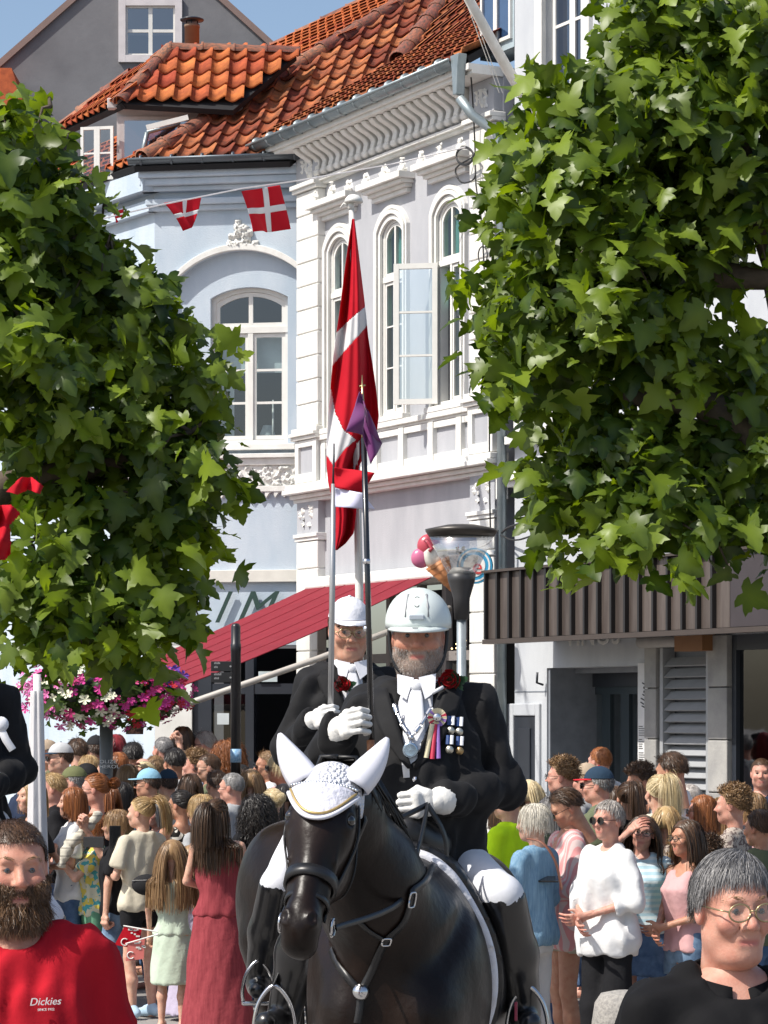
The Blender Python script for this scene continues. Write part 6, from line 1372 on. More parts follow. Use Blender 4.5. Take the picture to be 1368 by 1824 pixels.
def horse_shell(vox=.02):
    v = Vol((-.6, -1.75, 0), (.6, 1.25, 2.05), vox)
    # trunk
    v.ell((0, -.42, 1.20), (.27, .42, .36), .08); v.ell((0, .10, 1.17), (.295, .62, .335), .12); v.ell((0, .68, 1.24), (.28, .40, .345), .12)
    for s in (-1, 1):
        v.ell((s * .15, .74, 1.16), (.17, .32, .36), .1); v.ell((s * .16, -.50, 1.12), (.13, .24, .30), .08)
        v.ell((s * .11, -.74, 1.10), (.12, .14, .17), .07)                # pectorals
    v.cap((0, -.38, 1.45), (0, .0, 1.47), .13, .12, .12)                  # withers
    # neck
    v.cap((0, -.55, 1.30), (-.05, -.82, 1.52), .25, .19, .12, sc=(1.15, 1, 1)); v.cap((-.05, -.82, 1.55), (-.10, -1.05, 1.76), .175, .125, .08, sc=(1.25, 1, 1)); v.cap((-.10, -1.02, 1.76), hp(.02, -.06), .13, .10, .06, sc=(1.2, 1, 1))
    v.cap((0, -1.0, 1.28), (0, -.93, .95), .035, k=.06, sub=True)
    for s in (-1, 1): v.cap((s * .27, -.50, 1.48), (s * .17, -.86, 1.26), .022, k=.05, sub=True); v.cap((s * .33, -.28, 1.35), (s * .30, -.30, 1.0), .018, k=.05, sub=True)
    # head
    # legs
    for s in (-1, 1):
        v.cap((s * .15, -.55, 1.0), (s * .155, -.55, .56), .115, .062, .06); v.cap((s * .155, -.55, .56), (s * .155, -.54, .20), .05, .038, .02); v.cap((s * .155, -.54, .20), (s * .155, -.60, .08), .042, .045, .02); v.cap((s * .155, -.60, .09), (s * .155, -.63, .02), .05, .064, .01)
        v.cap((s * .17, .62, 1.0), (s * .17, .55, .78), .17, .12, .08); v.cap((s * .17, .55, .78), (s * .165, .86, .52), .11, .062, .04); v.cap((s * .165, .86, .52), (s * .165, .82, .20), .055, .042, .02); v.cap((s * .165, .82, .20), (s * .165, .75, .08), .044, .046, .02); v.cap((s * .165, .75, .09), (s * .165, .72, .02), .05, .064, .01)
    v.half((0, 0, 0.0), (0, 0, -1)); body = v.net()
    v = Vol((-.42, -1.75, 1.15), (.2, -.9, 2.0), .0085); v.cap((-.10, -1.02, 1.76), hp(.02, -.06), .13, .10, .06, sc=(1.2, 1, 1))
    v.cap(hp(-.02, -.04), hp(.16, -.02), .078, .095, .04); v.ell(hp(.15, .005), (.14, .085, .098), .04, rot=HROT); v.cap(hp(.14, .02), hp(.46, .015), .064, .044, .04)
    for s in (-1, 1):
        v.ell(hp(.20, -.095, s * .048), (.13, .11, .045), .04, rot=HROT); v.ell(hp(.145, .035, s * .078), (.045, .03, .026), .02, rot=HROT)
        v.cap(hp(.22, .02, s * .055), hp(.42, -.01, s * .045), .018, .02, .03)
    v.cap(hp(.22, -.11), hp(.50, -.06), .06, .042, .05); v.ell(hp(.52, .0), (.072, .060, .060), .035, rot=HROT); v.ell(hp(.575, -.035), (.035, .045, .052), .03, rot=HROT); v.ell(hp(.545, -.075), (.045, .03, .042), .02, rot=HROT)
    for s in (-1, 1): v.ell(hp(.525, .052, s * .042), (.024, .02, .016), .02, rot=HROT); v.ell(hp(.530, .062, s * .046), (.022, .016, .013), .008, sub=True, rot=HROT); v.cap(hp(.20, .045, s * .062), hp(.30, .03, s * .07), .006, k=.01); v.ell(hp(.15, .052, s * .098), (.020, .012, .014), .01, sub=True, rot=HROT)
    v.cap(hp(.585, -.052, -.05), hp(.585, -.052, .05), .006, k=.006, sub=True)
    return joinm([body, v.net()])[:2]
horse_geo = horse_shell(); horse_me = mesh('horse', *horse_geo, coatm, True)
from mathutils.bvhtree import BVHTree
HT = BVHTree.FromPolygons([Vector(v) for v in horse_geo[0]], [tuple(int(i) for i in f) for f in horse_geo[1]])
H1M = Matrix.LocRotScale(Vector((.117, 9.6, 0)), Matrix.Rotation(R(-8), 3, 'Z').to_quaternion(), None).inverted()
def on_horse(x, y):                               # where the sight line through a photo pixel meets the front horse, in horse space
    a = H1M @ Vector(CAMP); b = H1M @ Vector(P(x, y, 9.0)); p, n, i, d = HT.ray_cast(a, (b - a).normalized())
    return None if p is None else np.array(p)
def snap(pts, off=.003):
    q = [HT.find_nearest(Vector(p)) for p in pts]; n = [np.array(t[1]) if np.dot(t[1], np.array(p) - np.array([0, -.3, 1.3])) > -9 else np.array(t[1]) for t, p in zip(q, pts)]
    return [np.array(t[0]) + m * off for t, m in zip(q, n)], n
def shell_part(region, inf, vox=.018, ins=None):
    """tack that hugs the trunk: trunk inflated, clipped to a region"""
    v = Vol((-.55, -.8, .7), (.55, .9, 1.8), vox); v.ell((0, -.42, 1.20), (.27 + inf, .42 + inf, .36 + inf), .08); v.ell((0, .10, 1.17), (.295 + inf, .62 + inf, .335 + inf), .12); v.cap((0, -.38, 1.45), (0, .0, 1.47), .13 + inf, .12 + inf, .12)
    for s in (-1, 1): v.ell((s * .16, -.50, 1.12), (.13 + inf, .24 + inf, .30 + inf), .08)
    for p, n in region: v.half(p, n)
    return v.net()
pad_me = mesh('saddle_pad', *shell_part([((0, -.37, 1.3), (0, -1, -.28)), ((0, .38, 1.3), (0, 1, 0)), ((0, 0, .86), (0, -.1, -1))], .022), mat('pad_white', (.70, .70, .74), .8, bump=.5, bs=60), True)
flap_me = mesh('saddle_flap', *shell_part([((0, -.31, 1.3), (0, -1, -.30)), ((0, .12, 1.3), (0, 1, .15)), ((0, 0, .93), (0, -.15, -1))], .040), leath, True)
def seat_shell():
    v = Vol((-.3, -.5, 1.3), (.3, .55, 1.85), .018); v.cap((0, -.20, 1.62), (0, .22, 1.62), .14, .17, .05, sc=(1, 1, 1.6)); v.cap((-.10, .34, 1.66), (.10, .34, 1.66), .06, k=.06); v.cap((0, -.30, 1.66), (0, -.22, 1.62), .075, .08, .05); return v.net()
seat_me = mesh('saddle_seat', *seat_shell(), leath, True)
def strap(pts, w, name, m, par, th=.006, closed=False, nrm=None):
    """flat leather strap along points; nrm: outward direction per point"""
    p = np.array(pts, float); n = len(p); V = []; t = np.gradient(p, axis=0)
    if closed: t = np.roll(p, -1, 0) - np.roll(p, 1, 0)
    t /= np.linalg.norm(t, axis=1)[:, None]; nn = np.array(nrm, float) if nrm is not None else np.tile([0, -1., .1], (n, 1)); nn = nn - t * (nn * t).sum(1)[:, None]; nn /= np.linalg.norm(nn, axis=1)[:, None]; s = np.cross(t, nn)
    for i in range(n): V += [p[i] - s[i] * w / 2, p[i] + s[i] * w / 2, p[i] + s[i] * w / 2 + nn[i] * th, p[i] - s[i] * w / 2 + nn[i] * th]
    F = []
    for i in range(n if closed else n - 1):
        a, b = 4 * i, 4 * ((i + 1) % n)
        for k in range(4): F.append((a + k, a + (k + 1) % 4, b + (k + 1) % 4, b + k))
    return obj(name, V, F, m, par, True)
def ringpts(s, b0, rb, rc, n=28): return [hp(s + .0, b0 + rb * math.cos(a), rc * math.sin(a)) for a in np.linspace(0, 2 * math.pi, n, endpoint=False)], [hB * math.cos(a) + hL * math.sin(a) for a in np.linspace(0, 2 * math.pi, n, endpoint=False)]
def spl(pts, sm=6):
    p = [np.array(q, float) for q in pts]; out = []
    for i in range(len(p) - 1):
        a, b, c_, d_ = p[max(i - 1, 0)], p[i], p[i + 1], p[min(i + 2, len(p) - 1)]
        for j in range(sm): t = j / sm; out.append(.5 * (2 * b + (c_ - a) * t + (2 * a - 5 * b + 4 * c_ - d_) * t * t + (3 * b - a - 3 * c_ + d_) * t ** 3))
    return out + [p[-1]]
def ear(par, m, name, sx, L=.19, w=.046, closed=False):
    v = []; F = []; n = 9; k = 10; base = hp(-.015, .0, sx * .072); up = unit(-hA * .85 + hB * .12 + hL * sx * (.50 if sx < 0 else .30)); fw_ = unit(hB + hL * sx * .25); fw_ = unit(fw_ - up * (fw_ @ up)); lt = np.cross(up, fw_)
    for i in range(k + 1):
        s = i / k; ww = w * (max(0, 1 - s) ** .72) * (1 + .25 * math.sin(math.pi * s)) + .002; c = base + up * L * s + lt * (-sx) * 0 + hL * sx * .02 * math.sin(s * 2)
        for j in range(n):
            a = R(-150 + 300 * j / (n - 1)) if not closed else R(360 * j / (n - 1)); v.append(c + lt * ww * math.sin(a) + fw_ * (-ww * .75 * math.cos(a)))
    for i in range(k):
        for j in range(n - 1):
            j2 = (j + 1) if not closed else (j + 1) % (n - 1)
            F.append((i * n + j, i * n + j2, (i + 1) * n + j2, (i + 1) * n + j))
    o = obj(name, v, F, m, par, True); sm = o.modifiers.new('s', 'SOLIDIFY'); sm.thickness = .006; return o
def make_horse(label, loc, yaw, bonnet):
    o = inst('horse', horse_me); o.location = loc; o.rotation_euler = (0, 0, R(yaw)); tag(o, label, 'horse')
    inst('saddle_pad', pad_me, o); sd_ = inst('saddle', seat_me, o); inst('saddle_flap', flap_me, sd_)
    for s in (-1, 1):
        (None if bonnet else ear(o, coatm, 'ear', s, .17, .040))
        MB().ball(hp(.145, .040, s * .088), .019, 12, 8).build('eye', mat('horse_eye', (.006, .004, .003), .05, coat=1), o, True)
        p = [hp(-.03, -.02, s * .10), hp(.10, -.01, s * .112), hp(.24, -.04, s * .108), hp(.38, -.05, s * .085), hp(.46, -.07, s * .075)]; q_, n_ = snap(spl(p)); strap(q_, .016, 'cheek_strap', leath, o, nrm=n_)
        p = [hp(-.02, -.06, s * .10), hp(.10, -.10, s * .105), hp(.26, -.16, s * .095), hp(.30, -.20, s * .03)]; q_, n_ = snap(spl(p)); strap(q_, .013, 'throat_strap', leath, o, nrm=n_)
        MB().tube([hp(.47 + .028 * math.cos(a), -.075 + .028 * math.sin(a), s * .078) for a in np.linspace(0, 6.3, 17)], .005, 6).build('bit_ring', steel, o, True)
        # girth, stirrup leather and iron
        p = [(s * (.30 + .06), -.10, 1.40), (s * .385, -.12, 1.25), (s * .40, -.14, 1.05)]
        # breastplate strap from the wither down to the chest ring
        p = [(s * .20, -.46, 1.50), (s * .27, -.60, 1.36), (s * .22, -.80, 1.24), (s * .10, -.90, 1.14), (s * .02, -.915, 1.08)]; pass
    q, nn = ringpts(.355, -.012, .074, .068); strap(q, .036, 'noseband', leath, o, .012, True, nn); q, nn = ringpts(.43, -.018, .068, .062); strap(q, .016, 'flash_strap', leath, o, .006, True, nn)
    q, nn = ringpts(.02, -.02, .10, .106); strap(q[:8] + q[-8:], .02, 'crown_strap', leath, o, .006, False, nn[:8] + nn[-8:]) if False else None
    MB().tube([hp(.05, .088 - .35 * c * c * 8, c) for c in np.linspace(-.1, .1, 17)], .010, 8).build('browband', leath, o, True)
    cr = MB()
    for c in np.linspace(-.098, .098, 24): cr.ball(hp(.05, .100 - 2.8 * c * c, c), .0062, 6, 4)
    cr.build('crystal_row', steel, o, True)
    for pxs, w_ in (([(800, 1508), (768, 1545), (742, 1580), (730, 1602), (718, 1640), (687, 1675), (662, 1730), (643, 1767)], .024), ([(592, 1692), (600, 1712), (617, 1737), (643, 1767)], .024), ([(640, 1640), (662, 1660), (687, 1675)], .014), ([(643, 1767), (640, 1800), (636, 1822)], .024)):
        pp = [on_horse(*q) for q in pxs]; pp = [q for q in pp if q is not None and q[1] > -1.2]
        if len(pp) < 2: continue
        q, nn = snap(spl(pp, 5)); strap(q, w_, 'breast_strap', leath, o, .006, nrm=nn)
    for x, y in ((730, 1602), (687, 1675)):
        q = on_horse(x, y)
        if q is None: continue
        (q,), (nn,) = snap([q], .010); tx = unit(np.cross(nn, [0, 0, 1])); tz = np.cross(tx, nn); ra = (.016, .024) if y < 1650 else (.014, .014)
        MB().tube([q + tx * ra[0] * math.copysign(abs(math.cos(t)) ** .5, math.cos(t)) + tz * ra[1] * math.copysign(abs(math.sin(t)) ** .5, math.sin(t)) for t in np.linspace(0, 2 * math.pi, 21)], .0035, 6).build('buckle' if y < 1650 else 'breast_ring', steel, o, True)
    q = on_horse(643, 1767); (q,), (nn,) = snap([q], .006); MB().lathe([(.0, .022), (.016, .020), (.026, .008), (.028, 0), (.0, 0)], q, 20, nn).build('breast_medallion', steel, o, True)
    tl = MB(); r = np.random.default_rng(3)
    for i in range(120): a = r.normal(size=2) * .014; tl.tube([(a[0], 1.02 + a[1], 1.45), (a[0] * 2, 1.16 + a[1], 1.2), (a[0] * 3, 1.12 + a[1] * 2, .55)], [.008, .012, .004], 4)
    tl.build('tail', mat('horse_hair', (.010, .009, .008), .45), o, True)
    mn = MB()
    for i in range(160):
        t = r.random(); c0 = np.array([-.02, -.50, 1.62]) * (1 - t) + np.array([-.11, -1.12, 1.93]) * t + np.array([0, .03 * math.sin(t * 3), .05 * math.sin(math.pi * t)]); sd2 = 1 if r.random() < .3 else -1
        mn.tube([c0, c0 + [sd2 * .05, .02, .0], c0 + [sd2 * (.11 + .03 * r.random()), .03 * r.normal(), -.12 - .05 * r.random()]], [.008, .008, .002], 4)
    mn.build('mane', MATS['horse_hair'], o, True)
    if bonnet:
        v = Vol((-.4, -1.6, 1.5), (.2, -.9, 2.05), .008); v.cap(hp(-.02, -.04), hp(.16, -.02), .084, .101, .04); v.ell(hp(.15, .005), (.14, .091, .104), .04, rot=HROT); v.cap(hp(.14, .02), hp(.46, .015), .080, .058, .04)
        v.cap((-.10, -1.02, 1.76), hp(.02, -.06), .13, .106, .06, sc=(1.2, 1, 1)); v.half(hp(.06, 0), hA); v.half(hp(-.13, 0), -hA * .9 - hB * .35); v.half(hp(0, -.11), -hB)
        bn = obj('ear_bonnet', *v.net(), _am, o, True)
        for s in (-1, 1): ear(bn, silk, 'bonnet_ear', s, .18, .043, True)
        # forehead flap with gold and white piping
        out = []; n = 24
        for i in range(n + 1):
            c = -.108 + .216 * i / n; q = abs(c) / .108; out.append((c, .062 + .130 * (1 - q ** 2.2) ** 1.0 if q < .98 else .064))
        def fpt(c, s_, up_=.0): return hp(s_, math.sqrt(max(0, 1 - (c / .118) ** 2)) * (.104 - .03 * max(0, s_ - .05)) + up_ + .008, c)
        V = []; F = []; m = 8
        for c, sm_ in out:
            for j in range(m + 1): V.append(fpt(c, .058 + (sm_ - .058) * j / m, .004))
        for i in range(n):
            for j in range(m): F.append((i * (m + 1) + j, i * (m + 1) + j + 1, (i + 1) * (m + 1) + j + 1, (i + 1) * (m + 1) + j))
        fo_ = obj('forehead_flap', V, F, mat('quilted_white', (.66, .66, .74), .6, bump=.8, bs=60), bn, True); sm = fo_.modifiers.new('s', 'SOLIDIFY'); sm.thickness = .006
        MB().tube([fpt(c, s_ + .003, .007) for c, s_ in out], .0065, 6).build('white_piping', silk, bn, True); MB().tube([fpt(c * .93, .055 + (s_ - .055) * .90, .009) for c, s_ in out], .004, 6).build('gold_piping', gold, bn, True)
    return o
h1 = make_horse('black horse in front with white crocheted ear bonnet and gold piped forehead flap', (.117, 9.6, 0), -8, True)
h2 = make_horse('dark horse behind the front one, its glossy rump showing at left', ((620 - CX) / FPX * 12.4, 12.4, 0), 16, False)
h3 = make_horse('dark bare eared horse cut off by the left edge of the picture', ((-75 - CX) / FPX * 11.5, 11.5, 0), 14, False)
print('horses', round(time.time() - T0, 1))
# ------------------------------------------------------------------ riders
wool = mat('black_wool', (.0065, .0065, .0075), .78, col2=(.009, .009, .010), ns=30, sheen=.03, spec=.25, bump=.6, bs=9); cotton = mat('white_shirt', (.74, .75, .80), .7, bump=.3, bs=20); satin = mat('white_satin', (.76, .77, .80), .35, bump=.25, bs=14); glovem = mat('white_glove', (.68, .67, .64), .7, bump=.4, bs=45); breech = mat('white_breeches', (.72, .73, .77), .65, bump=.3, bs=12); bootm = mat('black_boot', (.010, .010, .011), .28, coat=.3); petal = mat('rose_red', (.42, .008, .014), .55, na=.3, ns=20); leafg = mat('rose_leaf', (.02, .07, .03), .5); silver = mat('silver', (.70, .70, .72), .22, 1.0)
def front_y(x, z, build, inf):
    T = sorted(TORSO[build]); zs = [t[0] for t in T]; rx = np.interp(z, zs, [t[3] for t in T]) + inf; ry = np.interp(z, zs, [t[4] for t in T]) + inf; cy = np.interp(z, zs, [t[2] for t in T]); return cy - ry * math.sqrt(max(.02, 1 - min(.98, (x / rx) ** 2)))
def patch(par, name, m, outline, build, inf, th=.006, n=1):
    """thin piece of cloth lying on the chest: outline in local (x, z), triangulated as a strip of left/right pairs"""
    V = []; F = []; k = len(outline)
    for (x0, x1, z) in outline:
        for j in range(6): x = x0 + (x1 - x0) * j / 5; V.append((x, front_y(x, z, build, inf), z))
    for i in range(k - 1):
        for j in range(5): F.append((i * 6 + j, i * 6 + j + 1, (i + 1) * 6 + j + 1, (i + 1) * 6 + j))
    o = obj(name, V, F, m, par, True); sm = o.modifiers.new('s', 'SOLIDIFY'); sm.thickness = th; sm.offset = 0; return o
def rose(par, c, s, name='rose'):
    b = MB(); r = np.random.default_rng(4)
    for k in range(14):
        a = k * 2.4; rr = s * (.15 + .85 * k / 14); V = []; n = 5
        for i in range(n + 1):
            for j in range(4):
                aa = a + (i / n - .5) * 1.5; q = rr * (.55 + .45 * j / 3) ; V.append((q * math.cos(aa), -s * (.9 - .75 * k / 14) + s * .5 * (1 - j / 3) - .25 * s * (j == 3), q * math.sin(aa)))
        b.add(V, [(i * 4 + j, (i + 1) * 4 + j, (i + 1) * 4 + j + 1, i * 4 + j + 1) for i in range(n) for j in range(3)])
    b.V = [v + np.asarray(c) for v in b.V]; o = b.build(name, petal, par, True)
    for dx, dz in ((1.2, -.9), (.2, -1.5)):
        V, F = LV[3]; obj('rose_leaf', V * s * 1.3 @ np.array(Matrix.Rotation(R(-90), 3, 'X') @ Matrix.Rotation(R(-110 if dx > 1 else -160), 3, 'Z')).T + np.asarray(c) + [dx * s * .3, .0, dz * s * .35], F, leafg, o)
    return o
def glove_kit(o, J, n, s, kind, palm, direc=None):
    d = J['wr' + n] - J['el' + n] if direc is None else np.asarray(direc); V, F, A = hand_at(kind, J['wr' + n], d, palm, s, .004, -.0005); V = (V - J['wr' + n]) * .92 + J['wr' + n]; obj('glove', V, F, glovem, o, True)
    dd = unit(J['wr' + n] - J['el' + n]); w = J['wr' + n] - dd * .075; MB().tube([w, w + dd * .05, w + dd * .09], [.050, .048, .038], 16).ball(J['wr' + n], .037, 12, 8).build('glove_cuff', glovem, o, True)
def rider(label, loc, yaw, build, J, sc, hkey, hyaw, hpitch, skin, vox=.014):
    HR = rotm(hyaw, hpitch); Vh, Fh, Ah = head(hkey); parts = [body_shell(J, build, vox, legf=.80 if build == 'b' else .92, armf=.70), (Vh @ HR.T + HC, Fh, Ah)]
    V, F, A = joinm(parts); o = inst('person', mesh('person', V, F, skin, True, A)); o.location = loc; o.rotation_euler = (0, 0, R(yaw)); o.scale = (sc,) * 3; tag(o, label, 'person', 'mounted riders')
    HM4 = Matrix(HR.tolist()).to_4x4(); HM4.translation = Vector(HC); o_h = HM4
    sh_v = Vol((-.26, -.22, .88), (.26, .2, 1.55), .010); sh_v.loft([(t[0], 0, t[2], min(t[3], .14), t[4] - .002) for t in TORSO[build] if t[0] > .9], .02, .0); sh_v.cap((0, .02, 1.42), (0, .028, 1.50), .070, .063, .02, cut=True); sh_v.noise(.003, 40, 3, (1, 1, .4)); obj('shirt', *sh_v.net(), cotton, o, True)
    ct = top_shell(J, build, sleeve='long', hem=.80, inf=.022, loose=.004, vox=.011, crease=.0085, seed=5, armf=.86, open_front=(1.50, .092, 1.20), flare=.10, neck=.075)
    obj('coat', *ct, wool, o, True)
    V, F = bottom_shell(J, 'm', inf=.006, loose=-.004, vox=.012, waist=1.0, crease=.002, hem=.10); obj('breeches', V, F, breech, o, True)
    for n, s in (('l', 1), ('r', -1)):
        v = Vol(np.minimum(J['kn' + n], J['toe' + n]) - .2, np.maximum(J['kn' + n], J['an' + n]) + .2, .012); k_, a_ = J['kn' + n], J['an' + n]; kk = k_ * .985 + a_ * .015
        fb = 1.10; v.cap(kk, k_ * .5 + a_ * .5 + [0, .014, 0], .066 * fb, .069 * fb, .02); v.cap(k_ * .5 + a_ * .5 + [0, .014, 0], a_, .069 * fb, .050 * fb, .03); v.cap(a_ + [0, .03, -.04], J['toe' + n], .042, .036, .03); v.half(kk + unit(k_ - a_) * .012, unit(k_ - a_) + np.array([0, .35, 0])); bt = obj('boot', *v.net(), bootm, o, True)
        # stirrup
        c = J['toe' + n] * .55 + J['an' + n] * .45 + [0, -.0, -.045]; pts = [c + [-.062, 0, -.02], c + [-.064, 0, .03], c + [-.045, 0, .10], c + [0, 0, .145], c + [.045, 0, .10], c + [.064, 0, .03], c + [.062, 0, -.02]]
        st_ = MB().tube(spl(pts), .008, 8).box(c[0] - .066, c[0] + .066, c[1] - .028, c[1] + .028, c[2] - .035, c[2] - .02).build('stirrup', steel, o, True, bevel=.004); strap([c + [0, 0, .145], c * .5 + [s * .10, -.04, (c[2] + .145) * .5 + .36], [s * .21, -.05, .72]], .024, 'stirrup_leather', leath, st_, nrm=[(s, 0, .2)] * 3)
    for s in (-1, 1):                               # lapels
        rows = []
        for i in range(9):
            t = i / 8; z = 1.455 - .255 * t; xe = .092 * (1 - t) + .002; w = .068 * (math.sin(math.pi * (.25 + .70 * t)) ** .8) * (1.15 if .28 < t < .36 else 1); rows.append((s * xe, s * (xe + w), z))
        patch(o, 'lapel', wool, rows, build, .036, .006)
    patch(o, 'tie', satin, [(-.020, .020, 1.475), (-.016, .016, 1.445), (-.022, .022, 1.42), (-.034, .034, 1.33), (-.040, .040, 1.24), (-.03, .03, 1.17)], build, .020, .012); MB().ball((0, front_y(0, 1.455, build, .022), 1.462), .024, 10, 8, (1, .6, .9)).build('tie_knot', satin, o, True)
    for s in (-1, 1):
        c0 = (s * .012, -.075, 1.500); obj('collar_point', [(s * .008, front_y(0, 1.46, build, .022) - .004, 1.488), (s * .062, front_y(.06, 1.44, build, .02) + .012, 1.500), (s * .060, front_y(.06, 1.43, build, .022), 1.440), (s * .030, front_y(.03, 1.42, build, .022) - .004, 1.418)], [(0, 1, 2, 3)], cotton, o).modifiers.new('s', 'SOLIDIFY').thickness = .005
    for z in (1.165, 1.07): MB().lathe([(.0, .008), (.009, .006), (.011, 0)], (.008, front_y(0, z, build, .030), z), 12, (0, -1, 0)).build('coat_button', silver, o, True)
    for n in 'lr':
        e, w = J['el' + n], J['wr' + n]
        for i in range(3): q = w * (.86 - .05 * i) + e * (.14 + .05 * i); MB().ball(q + np.array([.0, -.040, -.018]), .0075, 8, 6).build('cuff_button', silver, o, True)
    return o, HM4
def local(o, p): return np.array(o.matrix_basis.inverted() @ Vector(p)) if False else np.array(Matrix.LocRotScale(o.location, o.rotation_euler, o.scale).inverted() @ Vector(p))
# front rider
J1 = joints(shl=(.185, .012, 1.395), shr=(-.185, .012, 1.395), ell=(.282, .02, 1.135), wrl=(.085, -.295, 1.10), elr=(-.305, -.03, 1.20), wrr=(-.224, -.265, 1.326), hipl=(.12, -.02, .90), hipr=(-.12, -.02, .90), knl=(.285, -.26, .80), knr=(-.31, -.26, .80), anl=(.345, -.06, .42), anr=(-.42, -.12, .42), toel=(.37, -.22, .40), toer=(-.46, -.28, .40))
stub1 = skinmat('skin_rider', (.50, .26, .17), (.52, .13, .09), stub=(.30, .24, .20))
head('r1', vox=.0042, jaw=1.14, fat=.010, nose=1.15, neck=.066, hi=False)
Vh, Fh, Ah = _hc['r1']; Ah['stub'] = np.clip((-.040 - Vh[:, 2]) / .012, 0, 1) * np.clip((.03 - Vh[:, 1]) / .02, 0, 1) * np.clip((Vh[:, 2] + .14) / .02, 0, 1) * (1 - Ah['lip'])
R1 = (.117, 9.6, .606); S1 = 1.057
r1, hm1 = rider('front rider in black coat and white helmet, rose on lapel, holding a black pole', R1, -5, 'b', J1, S1, 'r1', 2, 3, stub1)
glove_kit(r1, J1, 'r', -1, 'grip', (.88, .4, 0), (.4, -.88, .25)); glove_kit(r1, J1, 'l', 1, 'grip', (-.47, .88, 0), (-.85, -.45, -.12))
def helmet(o, HM4, m, vent=True, scl=1.0):
    n = 30; V = []; F = []; k = 10
    for j in range(k + 1):
        el = R(-8 + 98 * j / k)
        for i in range(n): a = 2 * math.pi * i / n; V.append(np.array([0, .014, .040]) + np.array([.100, .125, .108]) * [math.sin(a) * math.cos(el), -math.cos(a) * math.cos(el), math.sin(el)])
    for j in range(k):
        for i in range(n): F.append((j * n + i, j * n + (i + 1) % n, (j + 1) * n + (i + 1) % n, (j + 1) * n + i))
    h = obj('helmet', V, F, m, o, True, M=HM4 @ Matrix.Scale(scl, 4)); h.modifiers.new('s', 'SOLIDIFY').thickness = -.008
    V = []; q = 16; F = []
    for z_ in (0, -.007):
        for i in range(q + 1): a = R(-78 + 156 * i / q); e = math.cos(a * 90 / 78 * .99); V += [(.098 * math.sin(a), .014 - .124 * math.cos(a), .034 + z_), (.102 * math.sin(a), .014 - .124 * math.cos(a) - .048 * e ** .7, .026 + z_ - .006 * e)]
    for i in range(q): a = 2 * i; c = 2 * q + 2; F += [(a, a + 2, a + 3, a + 1), (c + a, c + a + 1, c + a + 3, c + a + 2), (a + 1, a + 3, c + a + 3, c + a + 1), (a, c + a, c + a + 2, a + 2)]
    obj('visor', V, F, m, h, True)
    MB().tube([(-.100 * math.cos(a), .014 - .125 * math.sin(a), .032) for a in np.linspace(0, math.pi, 22)], .0045, 6).build('rim', m, h, True)
    for x in (-.036, .036): MB().tube([(x, -.106, .062), (x * .95, -.092, .098), (x * .8, -.055, .134)], .0045, 5).build('groove', mat('helmet_groove', (.28, .29, .30), .5), h, True)
    bx('badge', mat('helmet_badge', (.42, .47, .52), .35), h, -.024, .024, -.124, -.105, .054, .070, .003)
    for z, y in ((.096, -.0945), (.118, -.074)): MB().lathe([(.008, -.006), (.008, .006), (.005, .006), (.005, -.004), (.0, -.004)], (0, y, z), 12, (0, -.75, .6)).build('vent', mat('vent_steel', (.1, .1, .1), .4, .6), h)
    for s in (-1, 1): MB().tube(spl([(s * .094, -.01, .02), (s * .088, -.02, -.05), (s * .066, -.035, -.105), (s * .02, -.05, -.135), (0, -.052, -.138)]), .006, 6, flat=.5).build('chin_strap', leath, h, True)
    bx('visor_logo', mat('visor_mark', (.25, .27, .29), .4), h, -.012, .006, -.155, -.150, .026, .030)
    return h
hwhite = mat('helmet_white', (.62, .68, .66), .38, na=.05, spec=.5)
helmet(r1, hm1, hwhite); inst('hair', hair_me('bald', 900, .004, 3), r1, hm1, HM['darkgrey'])
def eyes_hi(o, HM4, iris=(.12, .10, .08), hairm='brown', brow=True, dens=90):
    for s in (-1, 1):
        e = MB().ball((s * .031, -.0725, .003), .0136, 16, 12).build('eye', mat('eye_white', (.22, .19, .175), .2, coat=.4), o, True, M=HM4); MB().lathe([(.0, .0012), (.0062, .0008), (.0070, 0)], (s * .031, -.0860, .003), 14, (0, -1, 0)).build('iris', mat('iris_' + str(iris[0]), iris, .1, coat=1), e, True)
        MB().lathe([(.0, .0018), (.0026, .0016)], (s * .031, -.0860, .003), 10, (0, -1, 0)).build('pupil', mat('pupil', (.004, .004, .004), .1, coat=1), e)
        r = np.random.default_rng(8); pa = []
        for i in range(dens):
            t = r.random(); x = .012 + .042 * t; z = .022 + .012 * math.sin(math.pi * (t * .8 + .12)) + r.normal() * .0022; y = -.0855 - .008 * (1 - t) + .022 * t * t; d = np.array([.010, .003, .004 * (1 - 1.8 * t)]) * r.uniform(.6, 1.1); p0 = np.array([x, y - .003, z]); pa.append([p0, p0 + d * .5 + [0, -.0025, .001], p0 + d])
        pa = np.array(pa) * np.array([s, 1, 1]); V, F, A = ribbons(pa, .0016, r); obj('eyebrow', V, F, HM[hairm], o, False, A, M=HM4)
eyes_hi(r1, hm1, (.04, .04, .045), 'brown')
